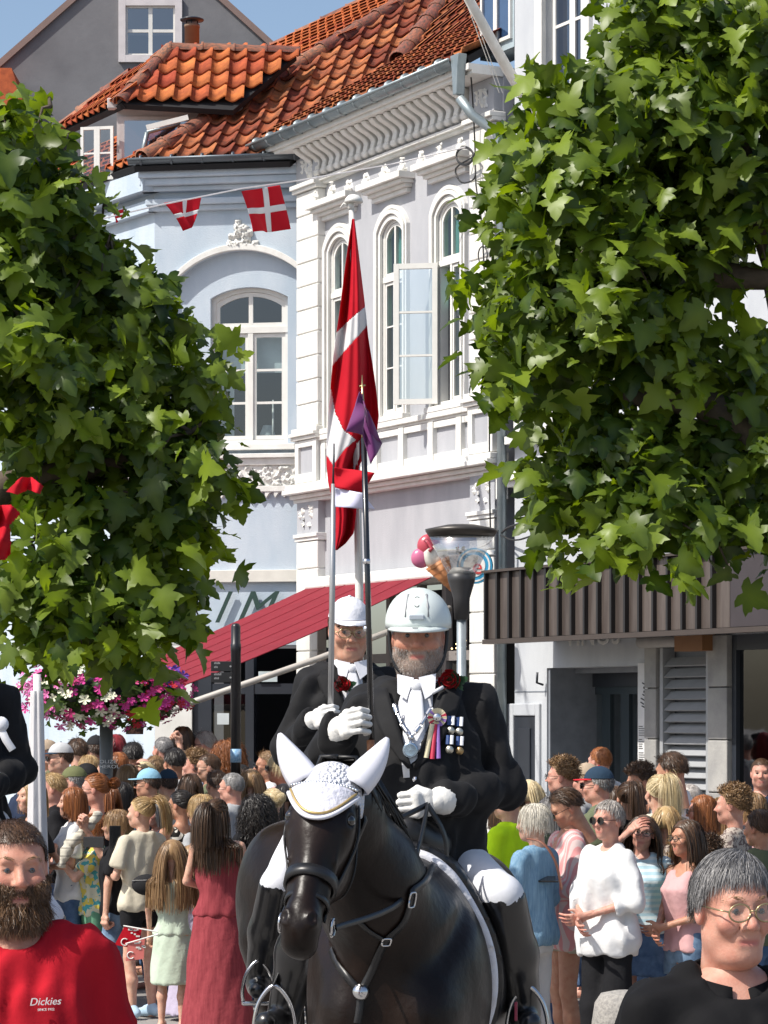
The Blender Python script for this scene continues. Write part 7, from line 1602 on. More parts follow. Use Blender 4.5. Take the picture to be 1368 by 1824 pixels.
def beard(o, HM4, hkey, hairm, mask, n, L, w, seed=2, curl=0.0, down=.8):
    r = np.random.default_rng(seed); V, F, A = _hc[hkey]; P_ = V[F]; nr = np.cross(P_[:, 1] - P_[:, 0], P_[:, 2] - P_[:, 0]); nr /= np.linalg.norm(nr, axis=1)[:, None] + 1e-9; c = P_.mean(1); m = np.nonzero(mask(c))[0]; i = r.choice(m, n); uvw = r.dirichlet((1, 1, 1, 1), n); p = (P_[i] * uvw[..., None]).sum(1); d = nr[i] * .6 + np.array([0, -.1, -down]) + r.normal(size=(n, 3)) * .3; d /= np.linalg.norm(d, axis=1)[:, None]; ps = [p]; ll = L(p) * r.uniform(.6, 1.15, n)
    ph = r.uniform(0, 6.3, n)
    for k in range(5): d = d + np.array([0, 0, -.15]) + r.normal(size=(n, 3)) * .12; d /= np.linalg.norm(d, axis=1)[:, None]; p = p + d * (ll / 5)[:, None] + curl * np.stack([np.cos(ph + k * 1.8), np.sin(ph + k * 1.8), 0 * ph], 1); ps.append(p)
    V, F, A = ribbons(np.stack(ps, 1), w, r); return obj('beard', V, F, HM[hairm], o, False, A, M=HM4)
jawm = lambda c: (c[:, 2] < -.040 + .25 * np.abs(c[:, 0]) - .01) & (c[:, 1] < .005) & (c[:, 2] > -.135) & ~((np.abs(c[:, 0]) < .026) & (c[:, 2] > -.080) & (c[:, 2] < -.053)) & ~((np.abs(c[:, 0]) < .012) & (c[:, 2] > -.045))
beard(r1, hm1, 'r1', 'salt', jawm, 3200, lambda p: np.full(len(p), .007), .0009)
# chain, medals, rosette, rose
def on_coat(o, px, py, build, inf, d=9.4):
    for i in range(4):
        q = local(o, P(px, py, d)); y = front_y(q[0], q[2], build, inf); w = Matrix.LocRotScale(o.location, o.rotation_euler, o.scale) @ Vector((q[0], y, q[2])); d = w.y
    q = local(o, P(px, py, d)); return np.array([q[0], front_y(q[0], q[2], build, inf), q[2]])
oc_ = lambda x, y, i=.034: on_coat(r1, x, y, 'b', i)
rose(r1, oc_(800, 1210, .045), .040); MB().tube([oc_(789, 1224, .05), oc_(771, 1234, .05)], .006, 8).build('rose_stem', satin, r1, True)
ch_ = empty('chain_of_office'); ch_.parent = r1
for pts in ([(703, 1256), (708, 1270), (716, 1290), (726, 1305), (733, 1312)], [(768, 1262), (760, 1275), (749, 1292), (739, 1305), (733, 1312)]):
    for i in range(len(pts) - 1):
        a, b = oc_(*pts[i], .042), oc_(*pts[i + 1], .042); m_ = (a + b) / 2; dd = unit(b - a); L_ = np.linalg.norm(b - a); x_ = np.cross(dd, [0, -1, 0])
        strap([a + dd * L_ * .12, b - dd * L_ * .12], .016 if i % 2 == 0 else .010, 'chain_link', silver, ch_, .004); MB().tube([a + .006 * (math.cos(t) * dd + math.sin(t) * x_) for t in np.linspace(0, 6.3, 10)], .002, 5).build('chain_ring', silver, ch_)
c = oc_(731, 1336, .045); MB().lathe([(.0, .006), (.018, .005), (.024, .006), (.025, 0), (.0, 0)], c, 24, (0, -1, 0)).build('chain_medallion', mat('medallion', (.45, .56, .66), .25, .8), ch_, True); MB().tube([oc_(733, 1312, .045), oc_(731, 1326, .045)], .005, 6).build('chain_pendant_link', silver, ch_); MB().ball(oc_(732, 1314, .05), .010, 8, 6).build('chain_jewel', silver, ch_, True)
ro = empty('rosette'); ro.parent = r1; c = oc_(779, 1278, .05); pet = [mat('rosette_red', (.5, .02, .06), .5), mat('rosette_cream', (.66, .58, .38), .5), mat('rosette_violet', (.30, .16, .48), .5)]
for k in range(18):
    a = k * 2 * math.pi / 18; V = []; 
    for i in range(5):
        t = -.2 + .1 * i
        for rr in (.010, .030): V.append(c + [rr * math.cos(a + t), -.004 - .006 * math.sin(i * 3.1), rr * math.sin(a + t)])
    obj('rosette_pleat', V, [(2 * i, 2 * i + 1, 2 * i + 3, 2 * i + 2) for i in range(4)], pet[(k // 3) % 3 if k % 2 else 1], ro)
MB().ball(c + [0, -.008, 0], .014, 12, 8, (1, .5, 1)).build('rosette_pearl', silver, ro, True)
for k, (x0, x1, y1, m) in enumerate(((770, 759, 1350, pet[1]), (775, 770, 1352, pet[0]), (779, 781, 1351, pet[2]))):
    a, b = oc_(x0, 1290, .045), oc_(x1, y1, .038); strap([a, (a + b) / 2 + [0, -.006, 0], b], .015, 'rosette_ribbon', m, ro, .002)
nv = mat('ribbon_navy', (.02, .06, .20), .6)
for k, (x, y) in enumerate(((804, 1276), (819, 1278), (802, 1310), (820, 1312))):
    md = empty('medal'); md.parent = r1; a, b = oc_(x, y, .042), oc_(x - 1, y + 16, .042); strap([a + [-.006, 0, 0], b + [-.006, 0, 0]], .013, 'medal_ribbon', nv, md, .003); strap([a + [.006, 0, 0], b + [.006, 0, 0]], .011, 'medal_ribbon', satin, md, .003)
    MB().lathe([(.0, .003), (.0125, .003), (.013, 0)], b + [0, -.004, -.017], 16, (0, -1, 0)).build('medal_disc', mat('medal_silver', (.55, .53, .46), .35, .9) if k < 3 else mat('medal_bronze', (.40, .28, .14), .4, .9), md, True)
bx('saddle_pad_tag', mat('tag_red', (.25, .02, .05), .6), h1, .372, .380, -.445, -.425, 1.06, 1.12)
# second rider
J2 = joints(ell=(.235, .0, 1.14), wrl=(.10, -.26, 1.08), elr=(-.262, -.03, 1.13), wrr=(-.19, -.25, 1.247), hipl=(.12, -.02, .90), hipr=(-.12, -.02, .90), knl=(.33, -.22, .58), knr=(-.335, -.22, .58), anl=(.36, -.02, .18), anr=(-.385, -.04, .18), toel=(.38, -.18, .15), toer=(-.41, -.20, .15))
head('r2', vox=.0045, jaw=1.02, fat=.004, nose=1.1, neck=.058)
S2 = 1.06; X2 = (622 - CX) / FPX * 12.4; Z2 = CAMH + (CY - 1052) / FPX * 12.4 - 1.79 * S2
sk2 = skinmat('skin_rider_two', (.56, .32, .22)); r2, hm2 = rider('second rider in white cap and glasses behind the front rider, holding a silver pole', (X2, 12.4, Z2), 10, 'm', J2, S2, 'r2', -2, 10, sk2)
glove_kit(r2, J2, 'r', -1, 'grip', (.88, .4, 0), (.4, -.88, .25)); glove_kit(r2, J2, 'l', 1, 'grip', (-.47, .88, 0), (-.85, -.45, -.12)); eyes_hi(r2, hm2, (.04, .042, .04), 'brown'); inst('hair', hair_me('bald', 900, .004, 3), r2, hm2, HM['brown']); add_glasses(r2, hm2, 'gold')
mat('cap_white', (.70, .71, .76), .7, bump=.9, bs=22); add_cap(r2, hm2, 'cap_white'); rose(r2, on_coat(r2, 607, 1218, 'm', .05, 12.2), .040)
# third rider, mostly outside the picture
S3 = 1.06; r3 = r2.copy(); COL.objects.link(r3); r3['label'] = 'third rider at the left edge, only a black sleeve and white breeches in view'
def copy_kids(a, b):
    for ch in list(a.children):
        c_ = ch.copy(); COL.objects.link(c_); c_.parent = b; copy_kids(ch, c_)
copy_kids(r2, r3); r3.location = ((-75 - CX) / FPX * 11.5, 11.5, .62); r3.rotation_euler = (0, 0, R(10))
# ribbon hanging by the third rider
sr = P(2, 1290, 10.9); rb_ = empty('rosette_ribbon', sr, 0, 'white rosette with hanging ribbon on the third rider at the left edge', 'rosette')
MB().ball((0, 0, 0), .03, 14, 8, (1, .5, 1)).build('rosette_centre', satin, rb_, True); strap([(0, 0, -.02), (.02, -.01, -.06), (.045, 0, -.10)], .03, 'ribbon', satin, rb_, .003)
# reins of the front horse
def wl(o, p): return np.array(Matrix.LocRotScale(o.location, o.rotation_euler, o.scale) @ Vector(p))
hnd = wl(r1, J1['wrl'] + [-.03, -.07, -.01]); bl_ = wl(h1, hp(.47, -.075, .085)); br_ = wl(h1, hp(.47, -.075, -.085))
rn = empty('reins', hnd, 0, 'black leather reins from the bit to the front rider\'s left glove', 'reins')
for q, mid in ((bl_, np.array([.10, .0, -.10])), (br_, np.array([-.12, .0, .02]))):
    pts = spl([q, q * .6 + hnd * .4 + mid * .8, q * .25 + hnd * .75 + mid * .4, hnd]); strap([p - hnd for p in pts], .018, 'rein', leath, rn, .005, nrm=[(1, -.6, .2)] * len(pts))
lp_ = spl([hnd, hnd + [.06, .02, -.12], hnd + [.05, .02, -.30], hnd + [.02, -.02, -.42], hnd + [-.05, -.06, -.36]]); strap([p - hnd for p in lp_], .020, 'rein_loop', leath, rn, .005, nrm=[(.8, -.6, 0)] * len(lp_))
# the two poles with their pennants
gp = wl(r1, J1['wrr'] + np.array([.066, -.061, .021])); dpole = gp[1]
p1 = empty('pole', P(663, 1395, dpole), 0, 'black banner pole with gilt spike in the front rider\'s right glove', 'pole'); o0 = P(663, 1395, dpole)
MB().tube([P(664, 1400, dpole) - o0, P(655, 1040, dpole + .03) - o0, P(648, 780, dpole + .05) - o0], .0095, 12).build('shaft', mat('pole_black', (.010, .010, .011), .25, coat=.5), p1, True)
MB().tube([P(648, 782, dpole + .05) - o0, P(646, 720, dpole + .05) - o0, P(645, 668, dpole + .06) - o0], [.008, .006, .001], 8).tube([P(640, 688, dpole + .06) - o0, P(651, 686, dpole + .06) - o0], .003, 6).build('gilt_spike', mat('gilt', (.55, .42, .20), .3, .9), p1, True)
for y in (1000, 1120): MB().lathe([(.012, -.008), (.012, .008)], P(653, y, dpole + .03) - o0, 12).build('pole_ring', silver, p1, True)
MB().tube([P(661, 1345, dpole) - o0, P(660, 1318, dpole) - o0], .013, 10).build('wooden_grip', mat('grip_wood', (.25, .10, .04), .5), p1, True)
pur = mat('pennant_purple', (.13, .012, .12), .7, na=.2, sheen=.2, bump=.3, bs=10)
def pennant(name, label, quads, d, nx=14, ny=10, cat='flag'):
    o_ = P(quads[0][1][0][0], quads[0][1][0][1], d); e = empty(name, o_, 0, label, cat)
    for pn, q, m, tail, dd in quads:
        V = []; F = []
        for i in range(nx + 1):
            s = i / nx
            for j in range(ny + 1):
                t = j / ny; a = np.array(q[0]) * (1 - s) + np.array(q[1]) * s; b = np.array(q[3]) * (1 - s) + np.array(q[2]) * s; xy = a * (1 - t) + b * t
                V.append(P(xy[0], xy[1], d + dd[0] * s + dd[1] * t + .02 * math.sin(s * 5 + t * 3)) - o_)
        for i in range(nx):
            for j in range(ny):
                s, t = (i + .5) / nx, (j + .5) / ny
                if tail and s > 1 - tail * (1 - abs(2 * t - 1)): continue
                F.append((i * (ny + 1) + j, (i + 1) * (ny + 1) + j, (i + 1) * (ny + 1) + j + 1, i * (ny + 1) + j + 1))
        c_ = obj(pn, V, F, m, e, True); c_.modifiers.new('s', 'SOLIDIFY').thickness = .003
    return e
pennant('purple_pennant', 'dark purple swallowtail pennant at the top of the black pole', [('cloth_fold', [(641, 698), (616, 768), (646, 774), (651, 728)], pur, 0, (-.06, .0)), ('cloth_tail', [(643, 700), (652, 726), (680, 790), (649, 770)], pur, 0, (.0, .05)), ('cloth_tip', [(643, 768), (651, 740), (680, 790), (661, 826)], pur, 0, (.05, .02))], dpole + .0)
gp2 = wl(r2, J2['wrr'] + np.array([.066, -.061, .021])); d2 = gp2[1]
p2 = empty('pole', P(590, 1262, d2), 0, 'silver grey lance pole in the second rider\'s right glove', 'pole'); o0 = P(590, 1262, d2)
MB().tube([P(588, 1330, d2) - o0, P(592, 1040, d2 + .02) - o0, P(594, 862, d2 + .03) - o0], [.0125, .0125, .0105], 12).build('shaft', mat('pole_silver', (.44, .44, .44), .35, .6), p2, True); MB().tube([P(594, 866, d2 + .03) - o0, P(595, 790, d2 + .03) - o0], [.007, .003], 8).build('dark_tip', darkf, p2, True)
pennant('red_white_pennant', 'small red and white swallowtail pennant on the silver pole', [('red_half', [(595, 832), (668, 842), (645, 877), (597, 868)], fred, .0, (-.05, .02)), ('white_half', [(597, 869), (645, 878), (668, 907), (598, 903)], mat('pennant_white', (.62, .62, .78), .7), .0, (-.05, .0))], d2 - .02)
rose(r2, np.array(local(r2, P(577, 1252, d2 - .02))), .001) if False else None
print('riders', round(time.time() - T0, 1))
# ------------------------------------------------------------------ two people close to the camera
def closeup(label, px, py, d, yaw, build, hkey, hk, skin, J, hyaw, hpitch):
    H = CAMH + (CY - py) / FPX * d; sc = H / 1.76; head(hkey, vox=.0036, **hk); HR = rotm(hyaw, hpitch); Vh, Fh, Ah = _hc[hkey]
    V, F, A = joinm([body_shell(J, build, .016), (Vh @ HR.T + HC, Fh, Ah), hand_at('relax', J['wrl'], J['wrl'] - J['ell'], (-1, .2, 0), 1, .006), hand_at('relax', J['wrr'], J['wrr'] - J['elr'], (1, .2, 0), -1, .006)])
    o = inst('person', mesh('person', V, F, skin, True, A)); o.location = ((px - CX) / FPX * d, d, 0); o.rotation_euler = (0, 0, R(yaw)); o.scale = (sc,) * 3; tag(o, label, 'person')
    M = Matrix(HR.tolist()).to_4x4(); M.translation = Vector(HC); return o, M
JB = joints(shl=(.175, .012, 1.395), shr=(-.175, .012, 1.395), ell=(.27, .03, 1.12), elr=(-.27, .03, 1.12), wrl=(.27, -.06, .88), wrr=(-.27, -.06, .88))
skm = skinmat('skin_sunburnt', (.52, .27, .19), (.60, .15, .11), stub=(.10, .06, .035))
mn, mm = closeup('bearded man in a red T-shirt close to the camera, lower left', 26, 1452, 7.2, 12, 'b', 'man', dict(jaw=1.10, fat=.006, nose=1.12, neck=.068), skm, JB, 4, 2)
Vh, Fh, Ah = _hc['man']
redt = mat('tee_red', (.40, .012, .022), .9, col2=(.33, .010, .018), ns=3, bump=.6, bs=9, spec=.1)
obj('shirt', *top_shell(JB, 'b', sleeve='short', hem=.84, inf=.020, loose=.012, vox=.011, crease=.010, seed=3, neck=.084), redt, mn, True)
obj('trousers', *bottom_shell(JB, 'b'), MATS['jeans'], mn, True)
V, F, A = hair_mesh('crop', 6500, .0018, 5); obj('hair', V, F, HM['brown'], mn, False, A, M=mm)
eyes_hi(mn, mm, (.05, .06, .07), 'sand', dens=55)
bmask = lambda c: (c[:, 2] < -.034 + .35 * np.clip(np.abs(c[:, 0]) - .02, 0, 1)) & (c[:, 1] < .010) & (c[:, 2] > -.13) & ~((np.abs(c[:, 0]) < .021) & (c[:, 2] > -.077) & (c[:, 2] < -.056)) & ~((np.abs(c[:, 0]) < .016) & (c[:, 2] > -.045))
HM['beard'] = hairmat('hair_beard', (.19, .105, .05), (.06, .032, .017)); beard(mn, mm, 'man', 'beard', bmask, 8500, lambda p: np.where(p[:, 2] < -.075, .046, .022), .0015, curl=.0022, down=.9)
def chest_text(o, body, px, py, d, size, m, build, inf, name, shear=0):
    q = on_coat(o, px, py, build, inf, d); e = .02; sl_ = (front_y(q[0] + e, q[2], build, inf) - front_y(q[0] - e, q[2], build, inf)) / (2 * e); tz = (front_y(q[0], q[2] + e, build, inf) - front_y(q[0], q[2] - e, build, inf)) / (2 * e)
    text(name, body, size, m, o, q + np.array([0, -.004, 0]), rot=(R(90) + math.atan(-tz), 0, math.atan(sl_)), shear=shear, ext=.0012, align='CENTER')
prt = mat('shirt_print', (.66, .62, .60), .7)
chest_text(mn, 'Dickies', 80, 1790, 7.0, .027, prt, 'b', .042, 'shirt_lettering', .35); chest_text(mn, 'SINCE 1922', 82, 1800, 7.0, .0085, prt, 'b', .042, 'shirt_small_print')
skw = skinmat('skin_ruddy', (.56, .30, .22), (.62, .16, .13))
JW = joints(shl=(.172, .012, 1.395), shr=(-.172, .012, 1.395), ell=(.26, .03, 1.12), elr=(-.26, .03, 1.12), wrl=(.26, -.06, .88), wrr=(-.26, -.06, .88))
wo, wm = closeup('woman with short grey hair, thin round glasses and black polo close to the camera', 1306, 1510, 6.3, 8, 'b', 'wom', dict(jaw=.98, fat=.003, nose=1.12, neck=.054, fem=True), skw, JW, 9, 4)
blk = mat('polo_black', (.007, .007, .008), .85, bump=.6, bs=9, spec=.15)
obj('shirt', *top_shell(JW, 'b', sleeve='short', hem=.84, inf=.020, loose=.012, vox=.011, crease=.010, seed=9, neck=.088, vee=1.335), blk, wo, True)
obj('trousers', *bottom_shell(JW, 'b'), MATS['black_trousers'], wo, True)
for s in (-1, 1):                                 # polo collar
    V = []; F = []; n = 14
    for i in range(n + 1):
        t = i / n; a = R(180 - 168 * t) * 1.0; rx, ry = .092, .088; x = s * rx * math.sin(a); y = .022 - ry * math.cos(a) * -1 * -1; y = .022 + ry * -math.cos(a) * -1
        z = 1.500 - .062 * t; V += [(x, .022 - ry * math.cos(R(180) - a) * -1 if False else .022 + ry * math.cos(R(168) * t), z + .012), (x * 1.30, .022 + ry * 1.28 * math.cos(R(168) * t) - .004, z - .036 - .012 * t)]
    obj('collar', V, [(2 * i, 2 * i + 2, 2 * i + 3, 2 * i + 1) for i in range(n)], blk, wo, True).modifiers.new('s', 'SOLIDIFY').thickness = .006
MB().lathe([(.0, .003), (.0055, .002), (.006, 0)], (.012, front_y(0, 1.345, 'b', .03), 1.345), 12, (0, -1, 0)).build('button', silver, wo, True)
V, F, A = hair_mesh('pixie', 11000, .0016, 6); obj('hair', V, F, HM['darkgrey'], wo, False, A, M=wm)
eyes_hi(wo, wm, (.05, .055, .05), 'sand', dens=30); add_glasses(wo, wm, 'gold')
# ------------------------------------------------------------------ the crowd
def phone(label, px, py, d, w, h, yaw=0, tilt=0):
    p = P(px, py, d); e = empty('phone', p, R(yaw), label, 'phone'); e.rotation_euler = (R(tilt), 0, R(yaw)); bx('phone_body', mat('phone_black', (.012, .012, .013), .25), e, -w / 2, w / 2, -.005, .005, -h / 2, h / 2, .004); obj('screen', [(-w / 2 + .004, -.0055, -h / 2 + .004), (w / 2 - .004, -.0055, -h / 2 + .004), (w / 2 - .004, -.0055, h / 2 - .004), (-w / 2 + .004, -.0055, h / 2 - .004)], [(0, 1, 2, 3)], mat('phone_screen', (.01, .011, .013), .06, coat=.8), e); return e
G1, G2 = 'spectators on the left', 'spectators on the right'
def L_(label, x, y, d, yaw=-115, pose='stand', build='m', **k): return person(label, x, y, d, yaw, pose, build, group=G1, **k)
def R_(label, x, y, d, yaw=-115, pose='stand', build='m', **k): return person(label, x, y, d, yaw, pose, build, group=G2, **k)
# left, front row
L_('girl with blond ponytail, beige T-shirt and black shorts seen from behind', 250, 1420, 19.0, -135, 'look', 'f', hair=('pony', 'blond'), top=('short', 'tee_beige'), bottom=('shorts', 'black_trousers'), feet='shoe_blue', hyaw=25, hands='lr')
wb = P(262, 1576, 18.74); o = MB().ball((0, 0, 0), .09, 16, 10, (1.15, .6, .8)).build('waist_bag', MATS['cap_black'], None, True); o.location = wb; tag(o, 'black waist bag worn over the beige T-shirt', 'bag')
MB().tube([(-.10, -.03, .03), (0, -.05, .035), (.10, -.03, .05)], .004, 5).build('zip', steel, o)
L_('boy with fair fringe in black T-shirt and long denim shorts filming with a phone', 207, 1447, 19.3, -95, 'phoneup', 'm', hk='c', hair=('bowl', 'sand'), top=('short', 'tee_black'), bottom=('jorts', 'jeans_light'), feet='shoe_black', hs=1.1, hands='lr', hands_kind='grip')
phone('black phone held upright by the boy in the black T-shirt', 205, 1492, 18.95, .078, .16, 8)
L_('red haired boy in tropical print shirt and green shorts holding a phone sideways', 167, 1455, 19.7, -75, 'phone', 'm', hk='c', hair=('bowl', 'ginger'), top=('short', 'hawaiian'), bottom=('trousers', 'green_shorts'), hs=1.12, hands='lr', hands_kind='grip')
phone('dark phone held sideways by the red haired boy', 167, 1500, 19.2, .15, .075, -10)
L_('small girl with long fair hair in pale mint dress seen from behind', 307, 1503, 18.4, 170, 'hold', 'f', hk='c', hair=('long', 'sand'), top=('tank', 'mint'), bottom=('mididress', 'mint'), hs=1.18, hyaw=10, hands='lr', hands_kind='grip')
L_('small child with light brown hair in lavender behind the girl in mint', 342, 1512, 18.9, 165, 'bare', 'f', hk='c', hair=('long', 'sand'), top=('tank', 'lavender'), bottom=('maxi', 'lavender'), hs=1.18, hseed=2)
L_('woman in long red strap dress with half tied brown hair', 388, 1424, 18.0, 175, 'fold', 'f', hair=('halfup', 'brown'), top=('tank', 'red_dress'), bottom=('maxi', 'red_dress'), hyaw=-25, hands='lr')
L_('woman with black hair tied back, sunglasses and zebra print top', 320, 1408, 20.2, -140, 'fold', 'f', skin=1, hair=('bun', 'black'), top=('tank', 'zebra'), bottom=('trousers', 'jeans'), glasses='sun', hyaw=20)
L_('woman with dark tight curls behind the horse rump', 458, 1418, 19.4, -150, 'stand', 'f', skin=1, hair=('curly', 'black'), top=('short', 'tee_black'), hseed=3)
L_('fair haired child peeping between two women', 357, 1420, 20.0, -120, 'stand', 'f', hk='c', hair=('bowl', 'blond'), top=('short', 'tee_grey'), hs=1.1)
L_('grey haired woman with glasses and pink face turned to the camera', 277, 1425, 21.0, -40, 'stand', 'f', skin=2, hair=('bob', 'grey'), top=('short', 'tee_navy'), glasses='clear', eyes=True)
L_('balding man with grey crop and glasses in light grey T-shirt', 412, 1376, 21.2, -110, 'stand', 'm', skin=2, hair=('crop', 'grey'), top=('short', 'tee_grey'), glasses='clear')
L_('blond woman with low bun by the horse rump', 484, 1405, 20.5, -150, 'stand', 'f', hair=('bun', 'platinum'), top=('short', 'tee_black'))
L_('woman with straight black hair beside the low bun', 505, 1396, 21.5, -160, 'stand', 'f', hair=('long', 'black'), top=('short', 'tee_grey'), hseed=2)
L_('smiling woman with ginger hair in white top and plaid scarf', 128, 1402, 19.8, -80, 'look', 'f', hair=('bob', 'ginger'), top=('short', 'tee_white'), eyes=True, hyaw=-5, hands='lr')
sc_ = P(150, 1480, 19.5); v = Vol((-.3, -.3, -.3), (.3, .3, .3), .016); v.cap((-.10, -.04, -.10), (.09, .0, .10), .040, .035, .02).cap((-.10, -.04, -.10), (-.15, -.05, -.22), .04, .03, .03).noise(.008, 50, 3); o = obj('scarf', *v.net(), MATS['plaid'], None, True); o.location = sc_; tag(o, 'checked pale scarf over the ginger woman\'s shoulder', 'scarf')
L_('red haired woman in glasses with hair in a bun and black straps', 168, 1378, 20.2, -95, 'stand', 'f', skin=2, hair=('bun', 'ginger'), top=('tank', 'tee_black'), glasses='clear', eyes=True)
L_('fair quiffed man in black T-shirt with a moustache', 92, 1377, 20.6, -75, 'stand2', 'm', skin=2, hair=('short', 'blond'), top=('short', 'tee_black'), eyes=True, hyaw=-10)
L_('blond woman in black top at the far left', 55, 1390, 19.6, -60, 'stand', 'f', hair=('bob', 'blond'), top=('short', 'tee_black'), eyes=True)
L_('woman with short black bob in teal top', 213, 1393, 21.2, -100, 'stand', 'f', skin=1, hair=('bob', 'black'), top=('short', 'tee_sky'))
# left, middle rows
L_('man in sky blue cap and sunglasses facing left', 263, 1371, 22.2, -95, 'stand', 'm', skin=1, hair=('bald', 'brown'), top=('short', 'tee_navy'), cap=('cap_sky',), glasses='sun')
L_('man in navy cap beside the sky blue cap', 298, 1372, 23.0, -150, 'stand', 'm', hair=('bald', 'brown'), top=('short', 'tee_black'), cap=('cap_navy',))
L_('man with thick black hair in white T-shirt seen from behind', 310, 1332, 24.0, -150, 'stand', 'm', skin=1, hair=('short', 'black'), top=('short', 'tee_white'))
L_('young man with curly fair brown hair in pale blue shirt', 346, 1338, 24.3, -100, 'stand', 'm', skin=2, hair=('curlyshort', 'sand'), top=('shirt', 'shirt_blue'), eyes=True)
L_('man with dark crop and black sunglasses in olive shirt', 370, 1342, 24.0, -85, 'stand', 'm', hair=('crop', 'brown'), top=('short', 'tee_olive'), glasses='sun')
L_('tall man with short grey hair and sunglasses at the back', 363, 1303, 28.0, -100, 'stand', 'm', skin=2, hair=('short', 'salt'), top=('short', 'tee_navy'), glasses='sun')
L_('woman with curly reddish hair in pink beside the fingerpost', 404, 1320, 27.0, -120, 'stand', 'f', hair=('curly', 'ginger'), top=('short', 'tee_pink'))
L_('woman with long brown hair against the white wall', 326, 1294, 28.0, 175, 'stand', 'f', hair=('mid', 'brown'), top=('short', 'tee_black'))
L_('man with shaved head below the flower basket', 290, 1312, 27.0, -140, 'stand', 'm', skin=2, hair=('crop', 'darkgrey'), top=('short', 'tee_grey'))
L_('person with very dark short hair behind the post', 237, 1322, 26.0, -170, 'stand', 'm', skin=3, hair=('short', 'black'), top=('short', 'tee_navy'))
L_('woman with dyed crimson hair at the back', 206, 1308, 27.0, -170, 'stand', 'f', hair=('mid', 'red'), top=('short', 'tee_black'))
L_('woman with bright copper hair beside the grey post', 211, 1340, 25.6, -170, 'stand', 'f', hair=('bob', 'ginger'), top=('short', 'tee_grey'))
L_('blond woman shading her eyes with one hand', 256, 1356, 23.6, -30, 'brow', 'f', skin=1, hair=('long', 'platinum'), top=('tank', 'tee_white'), glasses='sun', hands='r')
L_('white haired man behind the shading hand', 254, 1350, 24.6, -150, 'stand', 'm', skin=2, hair=('bald', 'white'), top=('short', 'tee_white'))
L_('man raising a phone above the crowd', 277, 1346, 25.2, 178, 'phonehigh', 'm', hair=('short', 'sand'), top=('short', 'tee_beige'), hands='r', hands_kind='grip')
phone('thin phone raised above the crowd under the flowers', 240, 1300, 25.0, .16, .08, 20, 10)
L_('man in olive green cap facing left', 130, 1367, 21.6, -95, 'stand', 'm', skin=2, hair=('bald', 'grey'), top=('short', 'tee_grey'), cap=('cap_olive',))
L_('person in wide black hat behind the olive cap', 152, 1362, 22.4, -110, 'stand', 'm', hair=('bald', 'brown'), top=('short', 'tee_black'), cap=('cap_black', None, 'hat'))
L_('man in pale grey cap with navy peak and black shirt', 106, 1325, 24.2, -75, 'stand', 'm', hair=('bald', 'brown'), top=('short', 'tee_black'), cap=('cap_grey', 'cap_navy'), glasses='sun')
L_('man with brown hair behind the grey cap', 137, 1315, 26.0, -150, 'stand', 'm', hair=('short', 'brown'), top=('short', 'tee_grey'))
L_('woman with light blond bob behind the olive cap', 157, 1345, 25.0, -140, 'stand', 'f', hair=('bob', 'blond'), top=('short', 'tee_white'))
L_('man in beige cap near the white parasol', 82, 1320, 26.2, -60, 'stand', 'm', skin=1, hair=('bald', 'grey'), top=('short', 'tee_olive'), cap=('cap_beige',))
L_('person in dark cap behind the grey post', 170, 1312, 27.2, -150, 'stand', 'm', hair=('bald', 'brown'), top=('short', 'tee_navy'), cap=('cap_black',))
L_('man in sunglasses with sandy hair by the cafe opening', 476, 1338, 24.0, -80, 'stand', 'm', skin=1, hair=('short', 'sand'), top=('shirt', 'tee_white'), glasses='sun')
L_('woman with pale blond fringe and sunglasses by the cafe opening', 498, 1342, 23.2, -75, 'stand', 'f', skin=1, hair=('bowl', 'platinum'), top=('short', 'tee_pink'), glasses='sun')
L_('woman with long ash brown hair right of the fingerpost', 447, 1370, 23.0, 178, 'stand', 'f', hair=('long', 'sand'), top=('short', 'tee_black'), hseed=3)
L_('person in broad black sun hat by the fingerpost', 428, 1364, 24.2, -130, 'stand', 'f', hair=('bob', 'brown'), top=('short', 'tee_maroon'), cap=('cap_black', None, 'hat'))
# paper flags
for i, (pts, st, lab) in enumerate((([(222, 1650), (253, 1655), (244, 1690), (204, 1683)], [(220, 1649), (282, 1660)], 'upper red paper flag with white print held by the girl in mint'), ([(228, 1680), (258, 1672), (256, 1708), (224, 1712)], [(224, 1681), (282, 1664)], 'lower red paper flag with white print held by the girl in mint'))):
    d = 18.0 - i * .05; o0 = P(*pts[0], d); e = empty('paper_flag', o0, 0, lab, 'flag', 'paper flags'); q = [P(*p, d) - o0 for p in pts]
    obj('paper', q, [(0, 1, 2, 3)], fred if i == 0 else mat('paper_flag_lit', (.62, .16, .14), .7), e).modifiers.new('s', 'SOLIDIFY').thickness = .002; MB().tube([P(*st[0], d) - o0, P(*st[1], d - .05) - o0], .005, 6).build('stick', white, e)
    cx = np.mean(q, axis=0); MB().tube([cx + np.array([-.03 + .022 * math.cos(a), -.006, -.03 + .022 * math.sin(a)]) for a in np.linspace(.8, 5.6, 12)], .004, 5).build('printed_ring', white, e)
    r = np.random.default_rng(i)
    for k in range(7): c = cx + np.array([r.uniform(-.01, .05), -.005, r.uniform(-.0, .055)]); MB().box(c[0], c[0] + r.uniform(.012, .03), c[1] - .001, c[1] + .001, c[2], c[2] + .010).build('print', white, e)
